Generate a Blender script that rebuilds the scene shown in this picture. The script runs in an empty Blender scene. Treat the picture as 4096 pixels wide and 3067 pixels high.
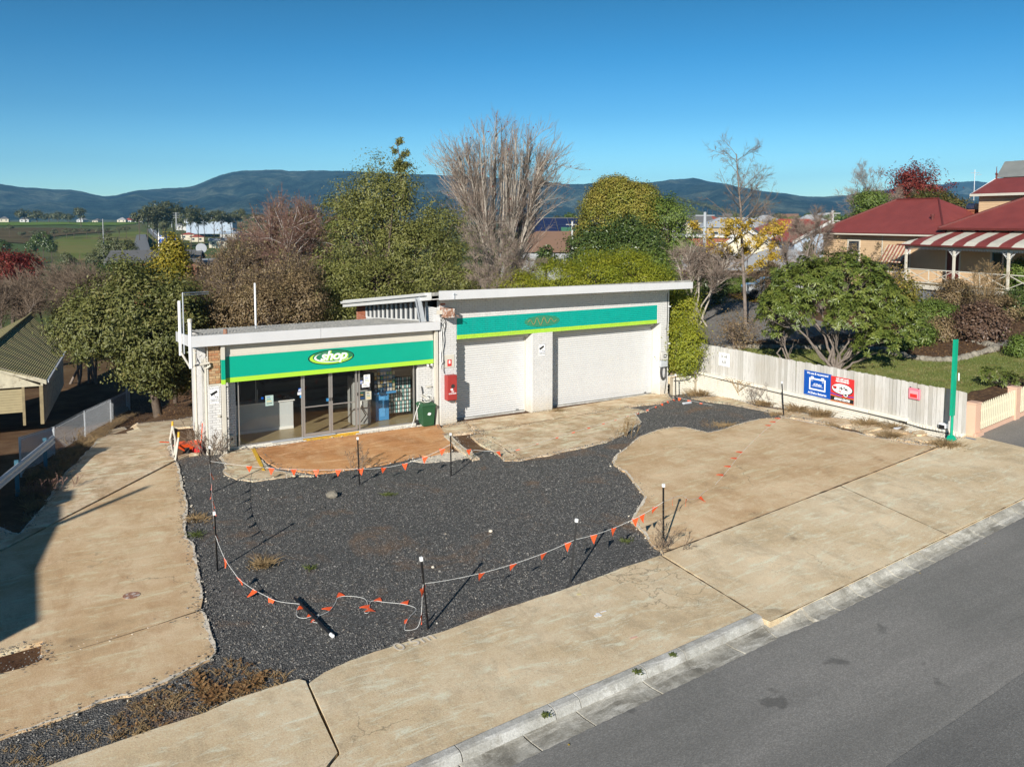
import bpy, bmesh, math, random
import numpy as np
from mathutils import Vector, Matrix, noise as mnoise
V_ = Vector; MT = Matrix.Translation; MR = Matrix.Rotation
from mathutils.geometry import delaunay_2d_cdt
random.seed(7)
rng = np.random.default_rng(7)
R = math.radians
sc = bpy.context.scene
COL = sc.collection
# ---------------------------------------------------------------- camera
F_PX = 3324.0; YAW = R(30.2); TILT = R(4.2); CAM_H = 8.0
cd = bpy.data.cameras.new('camera'); cam = bpy.data.objects.new('camera', cd); COL.objects.link(cam)
cam.location = (0,0, CAM_H); cam.rotation_euler = (R(90) - TILT,0,-YAW)
cd.sensor_width = 36; cd.lens = F_PX / 4096 * 36
CYP = 880 + F_PX * math.tan(TILT)
cd.shift_y = -(1533.5 - CYP) / 4096
cd.clip_start = .1; cd.clip_end = 30000
sc.camera = cam
# ---------------------------------------------------------------- sky, sun, exposure
SUN_AZ = R(41.5); SUN_EL = R(23.5)          # shadows run towards SUN_AZ measured from +X
w = bpy.data.worlds.new('World'); sc.world = w; w.use_nodes = True
wn = w.node_tree.nodes; wl = w.node_tree.links
bg = wn['Background']; sky = wn.new('ShaderNodeTexSky'); sky.sky_type = 'NISHITA'
sky.sun_disc = False; sky.sun_elevation = SUN_EL
sx, sy = -math.cos(SUN_AZ),-math.sin(SUN_AZ)
sky.sun_rotation = math.atan2(sx, sy)
sky.air_density = 1.0; sky.dust_density = 0.0; sky.ozone_density = 3.0; sky.altitude = 200
gm = wn.new('ShaderNodeGamma'); gm.inputs['Gamma'].default_value = 1.6
hs = wn.new('ShaderNodeHueSaturation'); hs.inputs['Saturation'].default_value = 1.0
tn = wn.new('ShaderNodeMix'); tn.data_type = 'RGBA'; tn.blend_type = 'MULTIPLY'; tn.inputs[0].default_value = 1; tn.inputs[7].default_value = (.225,.315,.31,1)
wl.new(sky.outputs[0], hs.inputs['Color']); wl.new(hs.outputs[0], gm.inputs['Color']); wl.new(gm.outputs[0], tn.inputs[6]);
tc = wn.new('ShaderNodeTexCoord'); sx_ = wn.new('ShaderNodeSeparateXYZ'); wl.new(tc.outputs['Generated'], sx_.inputs[0])
cr = wn.new('ShaderNodeValToRGB'); wl.new(sx_.outputs['Z'], cr.inputs[0])
_st = [(0,(.85,.85,1)),(.042,(.84,.84,1)),(.072,(.70,.74,.85)),(.12,(.42,.58,.68)),(.19,(.20,.52,.61)),(.27,(.13,.46,.49)),(1,(.1,.38,.42))]
while len(cr.color_ramp.elements) < len(_st): cr.color_ramp.elements.new(.5)
for e_,(p_, c_) in zip(cr.color_ramp.elements, _st): e_.position = p_; e_.color = (*c_,1)
t2 = wn.new('ShaderNodeMix'); t2.data_type = 'RGBA'; t2.blend_type = 'MULTIPLY'; t2.inputs[0].default_value = 1
wl.new(tn.outputs[2], t2.inputs[6]); wl.new(cr.outputs[0], t2.inputs[7]); wl.new(t2.outputs[2], bg.inputs['Color'])
bg.inputs['Strength'].default_value = .1
sd = bpy.data.lights.new('sun', 'SUN'); sun = bpy.data.objects.new('sun', sd); COL.objects.link(sun)
sd.energy = 5.0; sd.angle = R(.5); sd.color = (1,.95,.87)
sdir = V_((sx * math.cos(SUN_EL), sy * math.cos(SUN_EL), math.sin(SUN_EL)))
sun.rotation_euler = sdir.to_track_quat('Z', 'Y').to_euler(); sun.location = sdir * 60
sc.view_settings.view_transform = 'Standard'; sc.view_settings.look = 'None'
sc.view_settings.exposure = .6; sc.view_settings.gamma = 1
sc.cycles.max_bounces = 6; sc.cycles.transparent_max_bounces = 12; sc.cycles.diffuse_bounces = 3
sc.cycles.volume_bounces = 0; sc.cycles.use_denoising = True
# ---------------------------------------------------------------- where the ground lies
def sst(a, b, x):
 t = np.clip((x - a) / (b - a),0,1); return t * t * (3 - 2 * t)
FA = np.array([-.75,29.2]); FB = np.array([3.6,38.2])      # foot of the mesh fence
_fd = (FB - FA) / np.linalg.norm(FB - FA); _fn = np.array([-_fd[1], _fd[0]])
def z_far(r, az):
 """open country: height by distance and bearing (degrees clockwise from +Y)"""
 left = 1 - sst(14,24, az)
 zl = np.interp(r, [0,60,120,250,380,600,900,1000,1300,2500,4000], [-2,-2.5,-5,-10,-10.5,-3.5,5.6,5.8,-4,5,20])
 zr = np.interp(r, [0,60,110,200,400,900,1500,2500,4000], [0,0,0.5,-2,-4,-6,-2,5,20])
 knoll = 46 * np.exp(-((az - 40.5) / 3.2) ** 2 - ((r - 1650) / 260) ** 2) + 18 * np.exp(-((az - 36) / 3.0) ** 2 - ((r - 1500) / 260) ** 2)
 return zl * left + zr * (1 - left) + knoll
def zt(x, y):
 x = np.asarray(x, float); y = np.asarray(y, float)
 k = np.clip((28.5 - y) / 12.5,0,1)
 xx = np.minimum(x,60)
 ramp = .055 * np.log1p(np.exp(np.clip((xx - 12) * 1.2,-30,60))) / 1.2
 z = ramp * k
 # neighbour's yard on the right
 yard = 1.0 + .075 * (np.minimum(x,52) - 26.6)
 yy = sst(15.5,20, y)
 z = z + (yard - .12 - z) * sst(27,33, x) * yy
 # bank beside and behind the shop
 z = z - .11 * np.clip(y - 31,0,25) * (1 - sst(9,14, x))
 s = (x - FA[0]) * _fn[0] + (y - FA[1]) * _fn[1]
 z = z - (2.2 - .11 * np.clip(y - 31,0,12)) * sst(.2,1.8, s) * sst(29.6,32.5, y)
 r = np.hypot(x, y); az = np.degrees(np.arctan2(x, np.maximum(y,1e-3)))
 t = sst(52,100, r)
 return z * (1 - t) + z_far(r, az) * t
_fw2 = np.array([math.sin(YAW), math.cos(YAW),0]); _rt = np.array([math.cos(YAW),-math.sin(YAW),0])
_fw = _fw2 * math.cos(TILT) + np.array([0,0,-math.sin(TILT)]); _up = np.cross(_rt, _fw)
CAMP = np.array([0,0, CAM_H])
def ray(x, y): return _fw + _rt * ((x - 2048) / F_PX) - _up * ((y - CYP) / F_PX)
def G(q, h=0.0, fn=None):
 """ground point seen at sheet coordinate q (4096 wide), h above the ground"""
 fn = fn or zt
 d = ray(*q); t = (0 - CAM_H) / min(d[2],-1e-4); z = 0
 for _ in range(40):
  p = CAMP + d * t
  z = float(fn(p[0], p[1])) + h
  t = .5 * t + .5 * (z - CAM_H) / min(d[2],-1e-4)
 p = CAMP + d * t
 return V_((p[0], p[1], z))
def AT(q, depth):
 d = ray(*q); k = depth / float(d @ _fw2); p = CAMP + d * k; return V_(p)
def PY(q, Y): d = ray(*q); return V_(CAMP + d * (Y / d[1]))
def PX(q, X): d = ray(*q); return V_(CAMP + d * (X / d[0]))
def D(x, y): return (x * 1.85172, y * 1.85172)
def Z1(x, y): return (x * .49729,900 + y * .49729)
def Z2(x, y): return (650 + x * .5425,1050 + y * .5425)
def Z3(x, y): return (1700 + x * .49729,1050 + y * .49729)
def Z4(x, y): return (2700 + x * .6311,1300 + y * .6311)
def Z5(x, y): return (x * .4973,1500 + y * .4973)
def Z6(x, y): return (x * .6329,2200 + y * .6329)
def Z7(x, y): return (700 + x * .5877,1700 + y * .5877)
def Z8(x, y): return (3200 + x * .453,600 + y * .453)
def Z9(x, y): return (1600 + x * .6442,2000 + y * .6442)
def ZA(x, y): return (2700 + x * .7047,1900 + y * .7047)
def ZB(x, y): return (3400 + x * .3146,1550 + y * .3146)
# ---------------------------------------------------------------- materials
def new_mat(name):
 m = bpy.data.materials.new(name); m.use_nodes = True
 nt = m.node_tree; b = nt.nodes['Principled BSDF']; return m, nt, b
def nd(nt, t, **kw):
 n = nt.nodes.new(t)
 for k, v in kw.items(): setattr(n, k, v)
 return n
def pos(nt, scale=(1,1,1)):
 g = nd(nt, 'ShaderNodeNewGeometry'); mp = nd(nt, 'ShaderNodeMapping'); mp.inputs['Scale'].default_value = scale
 nt.links.new(g.outputs['Position'], mp.inputs['Vector']); return mp.outputs[0]
def noise_tex(nt, vec, scale, detail=4, rough=.55, dist=0):
 n = nd(nt, 'ShaderNodeTexNoise'); n.inputs['Scale'].default_value = scale; n.inputs['Detail'].default_value = detail
 n.inputs['Roughness'].default_value = rough; n.inputs['Distortion'].default_value = dist
 nt.links.new(vec, n.inputs['Vector']); return n.outputs['Fac']
def ramp(nt, fac, stops):
 r = nd(nt, 'ShaderNodeValToRGB'); el = r.color_ramp.elements
 while len(el) < len(stops): el.new(.5)
 for e,(p, c) in zip(el, stops):
  e.position = p; e.color = (*c,1) if len(c) == 3 else c
 nt.links.new(fac, r.inputs[0]); return r.outputs[0]
def mixc(nt, fac, a, b, mode='MIX'):
 m = nd(nt, 'ShaderNodeMix', data_type='RGBA', blend_type=mode)
 for s, v in ((0, fac),(6, a),(7, b)):
  if isinstance(v, bpy.types.NodeSocket): nt.links.new(v, m.inputs[s])
  elif s == 0: m.inputs[0].default_value = v
  else: m.inputs[s].default_value = (*v,1)
 return m.outputs[2]
def bump(nt, b, h, strength, dist=.02):
 n = nd(nt, 'ShaderNodeBump'); n.inputs['Strength'].default_value = strength; n.inputs['Distance'].default_value = dist
 nt.links.new(h, n.inputs['Height']); nt.links.new(n.outputs[0], b.inputs['Normal'])
def bw(v): return (v, v, v)
def simple(name, col, rough=.6, var=.12, scale=3.0, metal=0, bmp=0, bscale=60, spec=.5, dirt=None, dscale=1.2, dlo=.55, dhi=.7):
 m, nt, b = new_mat(name); v = pos(nt)
 n = noise_tex(nt, v, scale,6)
 c = ramp(nt, n, [(.25, tuple(max(0, x * (1 - var)) for x in col)),(.75, tuple(min(1, x * (1 + var)) for x in col))])
 if dirt:
  n2 = noise_tex(nt, v, dscale,8,.65)
  f = ramp(nt, n2, [(dlo, bw(0)),(dhi, bw(1))])
  c = mixc(nt, f, c, dirt)
 nt.links.new(c, b.inputs['Base Color']); b.inputs['Roughness'].default_value = rough
 b.inputs['Metallic'].default_value = metal; b.inputs['Specular IOR Level'].default_value = spec
 if bmp: bump(nt, b, noise_tex(nt, v, bscale,4), bmp)
 return m
def leaf_mat(name, cols, rough=.45, trans=.25, spec=.4, scale=.9):
 """leaf colours picked leaf by leaf, with slow drifts over the crown"""
 m, nt, b = new_mat(name)
 a = nd(nt, 'ShaderNodeAttribute'); a.attribute_name = 'rnd'
 n = noise_tex(nt, pos(nt), scale,3)
 ad = nd(nt, 'ShaderNodeMath', operation='MULTIPLY_ADD'); nt.links.new(n, ad.inputs[0]); ad.inputs[1].default_value = .7
 mu = nd(nt, 'ShaderNodeMath', operation='MULTIPLY_ADD'); nt.links.new(a.outputs['Fac'], mu.inputs[0]); mu.inputs[1].default_value = .62; mu.inputs[2].default_value = -.17
 nt.links.new(mu.outputs[0], ad.inputs[2])
 k = len(cols)
 c = ramp(nt, ad.outputs[0], [(i / (k - 1) * .9 + .05, cc) for i, cc in enumerate(cols)])
 nt.links.new(c, b.inputs['Base Color']); b.inputs['Roughness'].default_value = rough
 b.inputs['Specular IOR Level'].default_value = spec
 tr = nd(nt, 'ShaderNodeBsdfTranslucent'); nt.links.new(c, tr.inputs['Color'])
 mx = nd(nt, 'ShaderNodeMixShader'); mx.inputs[0].default_value = trans
 nt.links.new(b.outputs[0], mx.inputs[1]); nt.links.new(tr.outputs[0], mx.inputs[2])
 nt.links.new(mx.outputs[0], nt.nodes['Material Output'].inputs['Surface'])
 return m
# ---------------------------------------------------------------- mesh building
WM = {}
def wm(o): return WM.get(o.name, Matrix())
def tag(o, label=None, cat=None, group=None, kind=None):
 if label: o['label'] = label
 if cat: o['category'] = cat
 if group: o['group'] = group
 if kind: o['kind'] = kind
 return o
def thing(name, label, cat, loc=(0,0,0), rz=0, group=None):
 o = bpy.data.objects.new(name, None); COL.objects.link(o); o.empty_display_size = .2
 o.location = loc; o.rotation_euler = (0,0, rz)
 WM[o.name] = MT(V_(loc)) @ MR(rz,4, 'Z')
 return tag(o, label, cat, group)
class MB:
 """collects shapes for one mesh object"""
 def __init__(s): s.v = []; s.f = []; s.m = []; s.mi = 0; s.smooth = False
 def add(s, vs, fs):
  o = len(s.v); s.v += [tuple(v) for v in vs]; s.f += [tuple(i + o for i in f) for f in fs]; s.m += [s.mi] * len(fs); return s
 def hexa(s, p): return s.add(p, [(0,3,2,1),(4,5,6,7),(0,1,5,4),(1,2,6,5),(2,3,7,6),(3,0,4,7)])
 def box(s, x0, y0, z0, x1, y1, z1, M=None):
  p = [(x0, y0, z0),(x1, y0, z0),(x1, y1, z0),(x0, y1, z0),(x0, y0, z1),(x1, y0, z1),(x1, y1, z1),(x0, y1, z1)]
  if M: p = [M @ V_(q) for q in p]
  return s.hexa(p)
 def bevbox(s, x0, y0, z0, x1, y1, z1, b=.01, M=None):
  a = [(x0, x1),(y0, y1),(z0, z1)]; vs = []; idx = {}
  for ix in (0,1):
   for iy in (0,1):
    for iz in (0,1):
     i = (ix, iy, iz)
     for ax in range(3):
      p = [a[k][i[k]] for k in range(3)]
      for k in range(3):
       if k != ax: p[k] += b if i[k] == 0 else -b
      idx[(i, ax)] = len(vs); vs.append(V_(p))
  fs = []
  for ax in range(3):
   o1, o2 = [k for k in range(3) if k != ax]
   for sd_ in (0,1):
    q = []
    for u, v in ((0,0),(1,0),(1,1),(0,1)):
     c = [0,0,0]; c[ax] = sd_; c[o1] = u; c[o2] = v; q.append(idx[(tuple(c), ax)])
    fs.append(tuple(q))
  for ax in range(3):
   o1, o2 = [k for k in range(3) if k != ax]
   for u in (0,1):
    for v in (0,1):
     c0 = [0,0,0]; c1 = [0,0,0]; c0[ax] = 0; c1[ax] = 1
     for c in (c0, c1): c[o1] = u; c[o2] = v
     fs.append((idx[(tuple(c0), o1)], idx[(tuple(c1), o1)], idx[(tuple(c1), o2)], idx[(tuple(c0), o2)]))
  for i in [(x, y, z) for x in (0,1) for y in (0,1) for z in (0,1)]:
   fs.append((idx[(i,0)], idx[(i,1)], idx[(i,2)]))
  if M: vs = [M @ v for v in vs]
  return s.add(vs, fs)
 def tube(s, pts, rad, n=8, cap=True):
  pts = [V_(p) for p in pts]; k = len(pts)
  if not hasattr(rad, '__len__'): rad = [rad] * k
  vs = []; up = V_((0,0,1)); prev = None
  for i, p in enumerate(pts):
   t = (pts[min(i + 1, k - 1)] - pts[max(i - 1,0)])
   t = t.normalized() if t.length > 1e-9 else V_((0,0,1))
   if prev is None:
    a = t.orthogonal().normalized()
   else:
    a = (prev - t * prev.dot(t)); a = a.normalized() if a.length > 1e-6 else t.orthogonal().normalized()
   prev = a; b_ = t.cross(a)
   for j in range(n):
    an = 2 * math.pi * j / n; vs.append(p + (a * math.cos(an) + b_ * math.sin(an)) * rad[i])
  fs = [(i * n + j, i * n + (j + 1) % n,(i + 1) * n + (j + 1) % n,(i + 1) * n + j) for i in range(k - 1) for j in range(n)]
  if cap: fs += [tuple(range(n))[::-1], tuple((k - 1) * n + j for j in range(n))]
  return s.add(vs, fs)
 def prism(s, poly, ex):
  """flat polygon (3D points) pushed along ex"""
  ex = V_(ex); n = len(poly); p = [V_(q) for q in poly]
  return s.add(p + [q + ex for q in p], [tuple(range(n))[::-1], tuple(range(n,2 * n))] + [(i,(i + 1) % n, n + (i + 1) % n, n + i) for i in range(n)])
 def lathe(s, prof, c, n=20):
  c = V_(c); k = len(prof); vs = [c + V_((r * math.cos(2 * math.pi * j / n), r * math.sin(2 * math.pi * j / n), z)) for r, z in prof for j in range(n)]
  fs = [(i * n + j, i * n + (j + 1) % n,(i + 1) * n + (j + 1) % n,(i + 1) * n + j) for i in range(k - 1) for j in range(n)]
  return s.add(vs, fs + [tuple(range(n))[::-1], tuple((k - 1) * n + j for j in range(n))])
 def build(s, name, mat, parent=None, local=False, smooth=False, mods=None):
  me = bpy.data.meshes.new(name)
  vs = s.v
  if parent is not None and not local:
   inv = wm(parent).inverted(); vs = [inv @ V_(v) for v in vs]
  me.from_pydata([tuple(v) for v in vs], [], s.f)
  for m in (mat if isinstance(mat,(list, tuple)) else [mat]): me.materials.append(m)
  if any(s.m): me.polygons.foreach_set('material_index', s.m)
  o = link(name, me, parent)
  bm = bmesh.new(); bm.from_mesh(me); bmesh.ops.recalc_face_normals(bm, faces=bm.faces); bm.to_mesh(me); bm.free()
  if smooth: me.polygons.foreach_set('use_smooth', [True] * len(me.polygons))
  return o
def link(name, me, parent=None):
 o = bpy.data.objects.new(name, me); COL.objects.link(o)
 if parent is not None:
  o.parent = parent; WM[o.name] = wm(parent)
 return o
def B(name, mat, parent, *boxes, bev=0):
 m = MB()
 for b in boxes: (m.bevbox(*b, b=bev) if bev else m.box(*b))
 return m.build(name, mat, parent)
def np_mesh(name, verts, faces_flat, nper, mat, parent=None, rnd=None, smooth=False, local=False):
 verts = np.asarray(verts, np.float32)
 if parent is not None and not local:
  inv = np.array(wm(parent).inverted(), np.float32); verts = verts @ inv[:3, :3].T + inv[:3,3]
 me = bpy.data.meshes.new(name); nv = len(verts); nf = len(faces_flat) // nper
 me.vertices.add(nv); me.vertices.foreach_set('co', verts.ravel())
 me.loops.add(len(faces_flat)); me.loops.foreach_set('vertex_index', np.asarray(faces_flat, np.int32))
 me.polygons.add(nf); me.polygons.foreach_set('loop_start', np.arange(nf, dtype=np.int32) * nper)
 me.update(calc_edges=True)
 for m in (mat if isinstance(mat,(list, tuple)) else [mat]): me.materials.append(m)
 if rnd is not None:
  at = me.attributes.new('rnd', 'FLOAT', 'POINT'); at.data.foreach_set('value', np.asarray(rnd, np.float32))
 if smooth: me.polygons.foreach_set('use_smooth', np.ones(nf, bool))
 return link(name, me, parent)
def pip(px, py, poly):
 poly = np.asarray(poly); inside = np.zeros(len(px), bool); j = len(poly) - 1
 for i in range(len(poly)):
  xi, yi = poly[i]; xj, yj = poly[j]
  c = ((yi > py) != (yj > py)) & (px < (xj - xi) * (py - yi) / (yj - yi + 1e-12) + xi)
  inside ^= c; j = i
 return inside
RIMF = []
def rough_edge(pts, step=.18, amp=.03, seed=0, which=None):
 out = []; RIMF.clear(); n = len(pts)
 for i in range(n):
  a = V_(pts[i][:2]); b = V_(pts[(i + 1) % n][:2]); L = (b - a).length; k = max(1, int(L / step))
  nr = V_((-(b - a).y,(b - a).x)) / max(L,1e-6); am = amp if which is None or i in which else 0
  for j in range(k):
   p = a + (b - a) * j / k
   d = am * (mnoise.noise(V_((p.x * 1.7, p.y * 1.7, seed))) * 1.3 + mnoise.noise(V_((p.x * 6, p.y * 6, seed + 5))) * .7) if j else 0
   out.append(p + nr * d); RIMF.append(am > 0)
 return out
def sheet(name, pts, lift, mat, thick=0, grid=1.0, fn=None, parent=None, edge=(.2,0), seed=0, which=None, kind='structure'):
 """ground-following sheet or slab inside the outline pts"""
 fn = fn or zt
 rim = rough_edge(pts, edge[0], edge[1], seed, which); n = len(rim); flg = list(RIMF)
 P = np.array([(p.x, p.y) for p in rim]); x0, y0 = P.min(0); x1, y1 = P.max(0)
 gx, gy = np.meshgrid(np.arange(x0 + grid / 2, x1, grid), np.arange(y0 + grid / 2, y1, grid)); gx = gx.ravel(); gy = gy.ravel()
 ok = pip(gx, gy, P); co = [V_((a, b)) for a, b in P] + [V_((a, b)) for a, b in zip(gx[ok], gy[ok])]
 vs, es, fs, *_ = delaunay_2d_cdt(co, [(i,(i + 1) % n) for i in range(n)], [],1,1e-5)
 V = np.array([(v.x, v.y) for v in vs]); Zz = fn(V[:,0], V[:,1]) + lift
 vv = [(a, b, c) for (a, b), c in zip(V, Zz)]; ff = []
 for f in fs:
  a, b, c = [V_(vv[i]) for i in f[:3]]
  ff.append(tuple(f) if (b - a).cross(c - a).z > 0 else tuple(f[::-1]))
 if thick:
  cnt = {}
  for f in ff:
   for i in range(len(f)): cnt[(f[i], f[(i + 1) % len(f)])] = 1
  for (a, b) in list(cnt):
   if (b, a) not in cnt:
    i = len(vv); va, vb = vv[a], vv[b]
    vv += [(va[0], va[1], va[2] - thick),(vb[0], vb[1], vb[2] - thick)]; ff.append((b, a, i, i + 1))
 me = bpy.data.meshes.new(name)
 if parent is not None:
  inv = wm(parent).inverted(); vv = [tuple(inv @ V_(v)) for v in vv]
 me.from_pydata(vv, [], ff); me.materials.append(mat)
 o = link(name, me, parent)
 if kind: o['kind'] = kind
 if thick == .12 and edge[1] >= .03:   # the pale broken rim of an old slab
  ar = sum(rim[i].x * rim[(i + 1) % n].y - rim[(i + 1) % n].x * rim[i].y for i in range(n)); sg = 1 if ar > 0 else -1; vs2 = []; fs2 = []
  for i in range(n):
   j = (i + 1) % n
   if not flg[i]: continue
   for p in (rim[i], rim[j]):
    q0, q1 = rim[i], rim[j]; k = rim.index(p); t_ = (rim[(k + 1) % n] - rim[k - 1]); t_ = t_.normalized() if t_.length > 1e-6 else V_((1,0)); nn = V_((-t_.y, t_.x)) * sg
    w_ = max(0,.05 + .09 * mnoise.noise(V_((p.x * 1.9, p.y * 1.9,7))) + .05 * mnoise.noise(V_((p.x * 8, p.y * 8,2)))); a = p - nn * .004; b = p + nn * w_
    for c_ in (a, b): vs2.append((c_.x, c_.y, float(fn(c_.x, c_.y)) + lift + .004))
   fs2.append((len(vs2) - 4, len(vs2) - 2, len(vs2) - 1, len(vs2) - 3))
  me2 = bpy.data.meshes.new('slab_edge'); me2.from_pydata(vs2, [], fs2); me2.materials.append(bpy.data.materials['broken_concrete']); link('slab_edge', me2, o)
 return o
def text_mesh(body, size=1, shear=0, bold=0, ex=.002, spacing=1.0, align='CENTER'):
 cu = bpy.data.curves.new('txt', 'FONT'); cu.body = body; cu.size = size; cu.shear = shear; cu.offset = bold
 cu.extrude = ex; cu.align_x = align; cu.space_character = spacing; cu.resolution_u = 3; cu.space_line = .8
 o = bpy.data.objects.new('txt', cu); COL.objects.link(o)
 bpy.context.view_layer.update()
 dg = bpy.context.evaluated_depsgraph_get(); me = bpy.data.meshes.new_from_object(o.evaluated_get(dg))
 bpy.data.objects.remove(o); bpy.data.curves.remove(cu); return me
def put_text(name, body, origin, xdir, zdir, size, mat, parent, sx=1.0, **kw):
 """lettering standing on a wall: origin = baseline centre, xdir along the line, zdir up"""
 me = text_mesh(body, size, **kw); X = V_(xdir).normalized(); Zd = V_(zdir).normalized(); N = X.cross(Zd)
 M = MT(V_(origin)) @ Matrix((( X.x * sx, Zd.x, N.x,0),(X.y * sx, Zd.y, N.y,0),(X.z * sx, Zd.z, N.z,0),(0,0,0,1)))
 me.transform(wm(parent).inverted() @ M); me.materials.clear(); me.materials.append(mat); me.name = name
 return link(name, me, parent)
def copy_tree(o, parent=None):
 c = o.copy(); COL.objects.link(c)
 if parent is not None: c.parent = parent
 for ch in list(o.children): copy_tree(ch, c)
 return c
# ---------------------------------------------------------------- materials of the place
def concrete(name, a, b, c_dirt, pit=.5, scuff=.5, scale=.35):
 m, nt, bs = new_mat(name); v = pos(nt)
 big = noise_tex(nt, v, scale * 1.3,10,.68,.2)
 col = ramp(nt, big, [(.34, tuple(min(.8, x * 1.12) for x in a)),(.44, a),(.56, b),(.66, tuple(x * .78 for x in b))])
 st = noise_tex(nt, pos(nt,(1,.45,1)),1.6,10,.75,.35)
 col = mixc(nt, ramp(nt, st, [(.48, bw(0)),(.7, bw(.85))]), col, c_dirt)
 oil = noise_tex(nt, v,.9,5,.55,.3)
 col = mixc(nt, ramp(nt, oil, [(.66, bw(0)),(.74, bw(.55))]), col, tuple(x * .45 for x in c_dirt))
 # pale scuffs
 sc1 = noise_tex(nt, pos(nt,(.6,2.0,1)),2.0,10,.8,.7)
 col = mixc(nt, ramp(nt, sc1, [(.51, bw(0)),(.63, bw(scuff))]), col, tuple(min(.78, x * 1.25 + .12) for x in a))
 # pits
 vo = nd(nt, 'ShaderNodeTexVoronoi'); vo.inputs['Scale'].default_value = 26; nt.links.new(v, vo.inputs['Vector'])
 pm = noise_tex(nt, v,.8,5,.6)
 pf = nd(nt, 'ShaderNodeMath', operation='MULTIPLY')
 nt.links.new(ramp(nt, vo.outputs['Distance'], [(.12, bw(1)),(.22, bw(0))]), pf.inputs[0]); nt.links.new(ramp(nt, pm, [(.45, bw(0)),(.62, bw(pit))]), pf.inputs[1])
 col = mixc(nt, pf.outputs[0], col, tuple(x * .35 for x in a))
 # hairline cracks here and there
 vc = nd(nt, 'ShaderNodeTexVoronoi', feature='DISTANCE_TO_EDGE'); vc.inputs['Scale'].default_value = .22
 wv = nd(nt, 'ShaderNodeVectorMath', operation='ADD'); nn = nd(nt, 'ShaderNodeTexNoise'); nn.inputs['Scale'].default_value = 1.1; nn.inputs['Detail'].default_value = 6
 nt.links.new(v, nn.inputs['Vector']); s1 = nd(nt, 'ShaderNodeVectorMath', operation='SCALE'); s1.inputs['Scale'].default_value = 1.6
 nt.links.new(nn.outputs['Color'], s1.inputs[0]); nt.links.new(v, wv.inputs[0]); nt.links.new(s1.outputs[0], wv.inputs[1]); nt.links.new(wv.outputs[0], vc.inputs['Vector'])
 ck0 = ramp(nt, vc.outputs['Distance'], [(.0, bw(.7)),(.003, bw(0))]); ckm = nd(nt, 'ShaderNodeMath', operation='MULTIPLY'); nt.links.new(ck0, ckm.inputs[0]); nt.links.new(ramp(nt, noise_tex(nt, v,.3,2), [(.5, bw(0)),(.6, bw(1))]), ckm.inputs[1]); ck = ckm.outputs[0]
 col = mixc(nt, ck, col, tuple(x * .3 for x in a))
 fine = noise_tex(nt, v,38,3,.8)
 col = mixc(nt,.5, col, ramp(nt, fine, [(.3, bw(.25)),(.7, bw(.75))]), 'OVERLAY')
 nt.links.new(col, bs.inputs['Base Color']); bs.inputs['Roughness'].default_value = .88; bs.inputs['Specular IOR Level'].default_value = .25
 bump(nt, bs, noise_tex(nt, v,30,6,.7),.35,.012); return m
m_conc = concrete('concrete_tan',(.68,.51,.32),(.60,.42,.24),(.47,.29,.15))
m_conc_path = concrete('concrete_path',(.71,.575,.385),(.65,.505,.315),(.44,.35,.23), pit=1, scuff=.72)
m_conc_grey = concrete('concrete_grey',(.50,.49,.455),(.42,.41,.37),(.24,.22,.18), pit=.8, scuff=.6, scale=.8)
m_conc_chan = concrete('concrete_channel',(.46,.44,.38),(.33,.31,.26),(.13,.12,.095), pit=1, scuff=.8, scale=1.2)
m_conc_shop = concrete('concrete_ochre',(.60,.30,.125),(.50,.23,.09),(.62,.38,.2), pit=.4, scuff=.8)
m_conc_old = concrete('concrete_worn',(.68,.53,.36),(.55,.39,.23),(.34,.22,.12), pit=.8, scuff=.9, scale=1.1)
m_conc_edge = simple('broken_concrete',(.70,.62,.50),.9,.25,9, bmp=.5)
def mat_gravel():
 m, nt, b = new_mat('gravel_bed'); v = pos(nt)
 vo = nd(nt, 'ShaderNodeTexVoronoi'); vo.inputs['Scale'].default_value = 34; nt.links.new(v, vo.inputs['Vector'])
 sep = nd(nt, 'ShaderNodeSeparateColor'); nt.links.new(vo.outputs['Color'], sep.inputs[0])
 c = ramp(nt, sep.outputs[0], [(0,(.05,.048,.046)),(.6,(.11,.106,.10)),(.93,(.15,.147,.14)),(.97,(.4,.38,.34))])
 d = noise_tex(nt, v,.42,8,.7,.8)
 c = mixc(nt, ramp(nt, d, [(.54, bw(0)),(.66, bw(.7))]), c,(.2,.125,.075))
 nt.links.new(c, b.inputs['Base Color']); b.inputs['Roughness'].default_value = .75; b.inputs['Specular IOR Level'].default_value = .35
 bump(nt, b, vo.outputs['Distance'],.9,.03); return m
m_gravel = mat_gravel()
def mat_stones():
 m, nt, b = new_mat('gravel_stones'); a = nd(nt, 'ShaderNodeAttribute'); a.attribute_name = 'rnd'
 c = ramp(nt, a.outputs['Fac'], [(0,(.10,.097,.092)),(.5,(.175,.17,.163)),(.86,(.25,.242,.23)),(.97,(.26,.22,.17)),(.997,(.55,.53,.48))])
 d = noise_tex(nt, pos(nt),.42,8,.7,.8)
 c = mixc(nt, ramp(nt, d, [(.54, bw(0)),(.66, bw(.6))]), c,(.23,.15,.095))
 nt.links.new(c, b.inputs['Base Color']); b.inputs['Roughness'].default_value = .85; b.inputs['Specular IOR Level'].default_value = .15; return m
m_stones = mat_stones()
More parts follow.
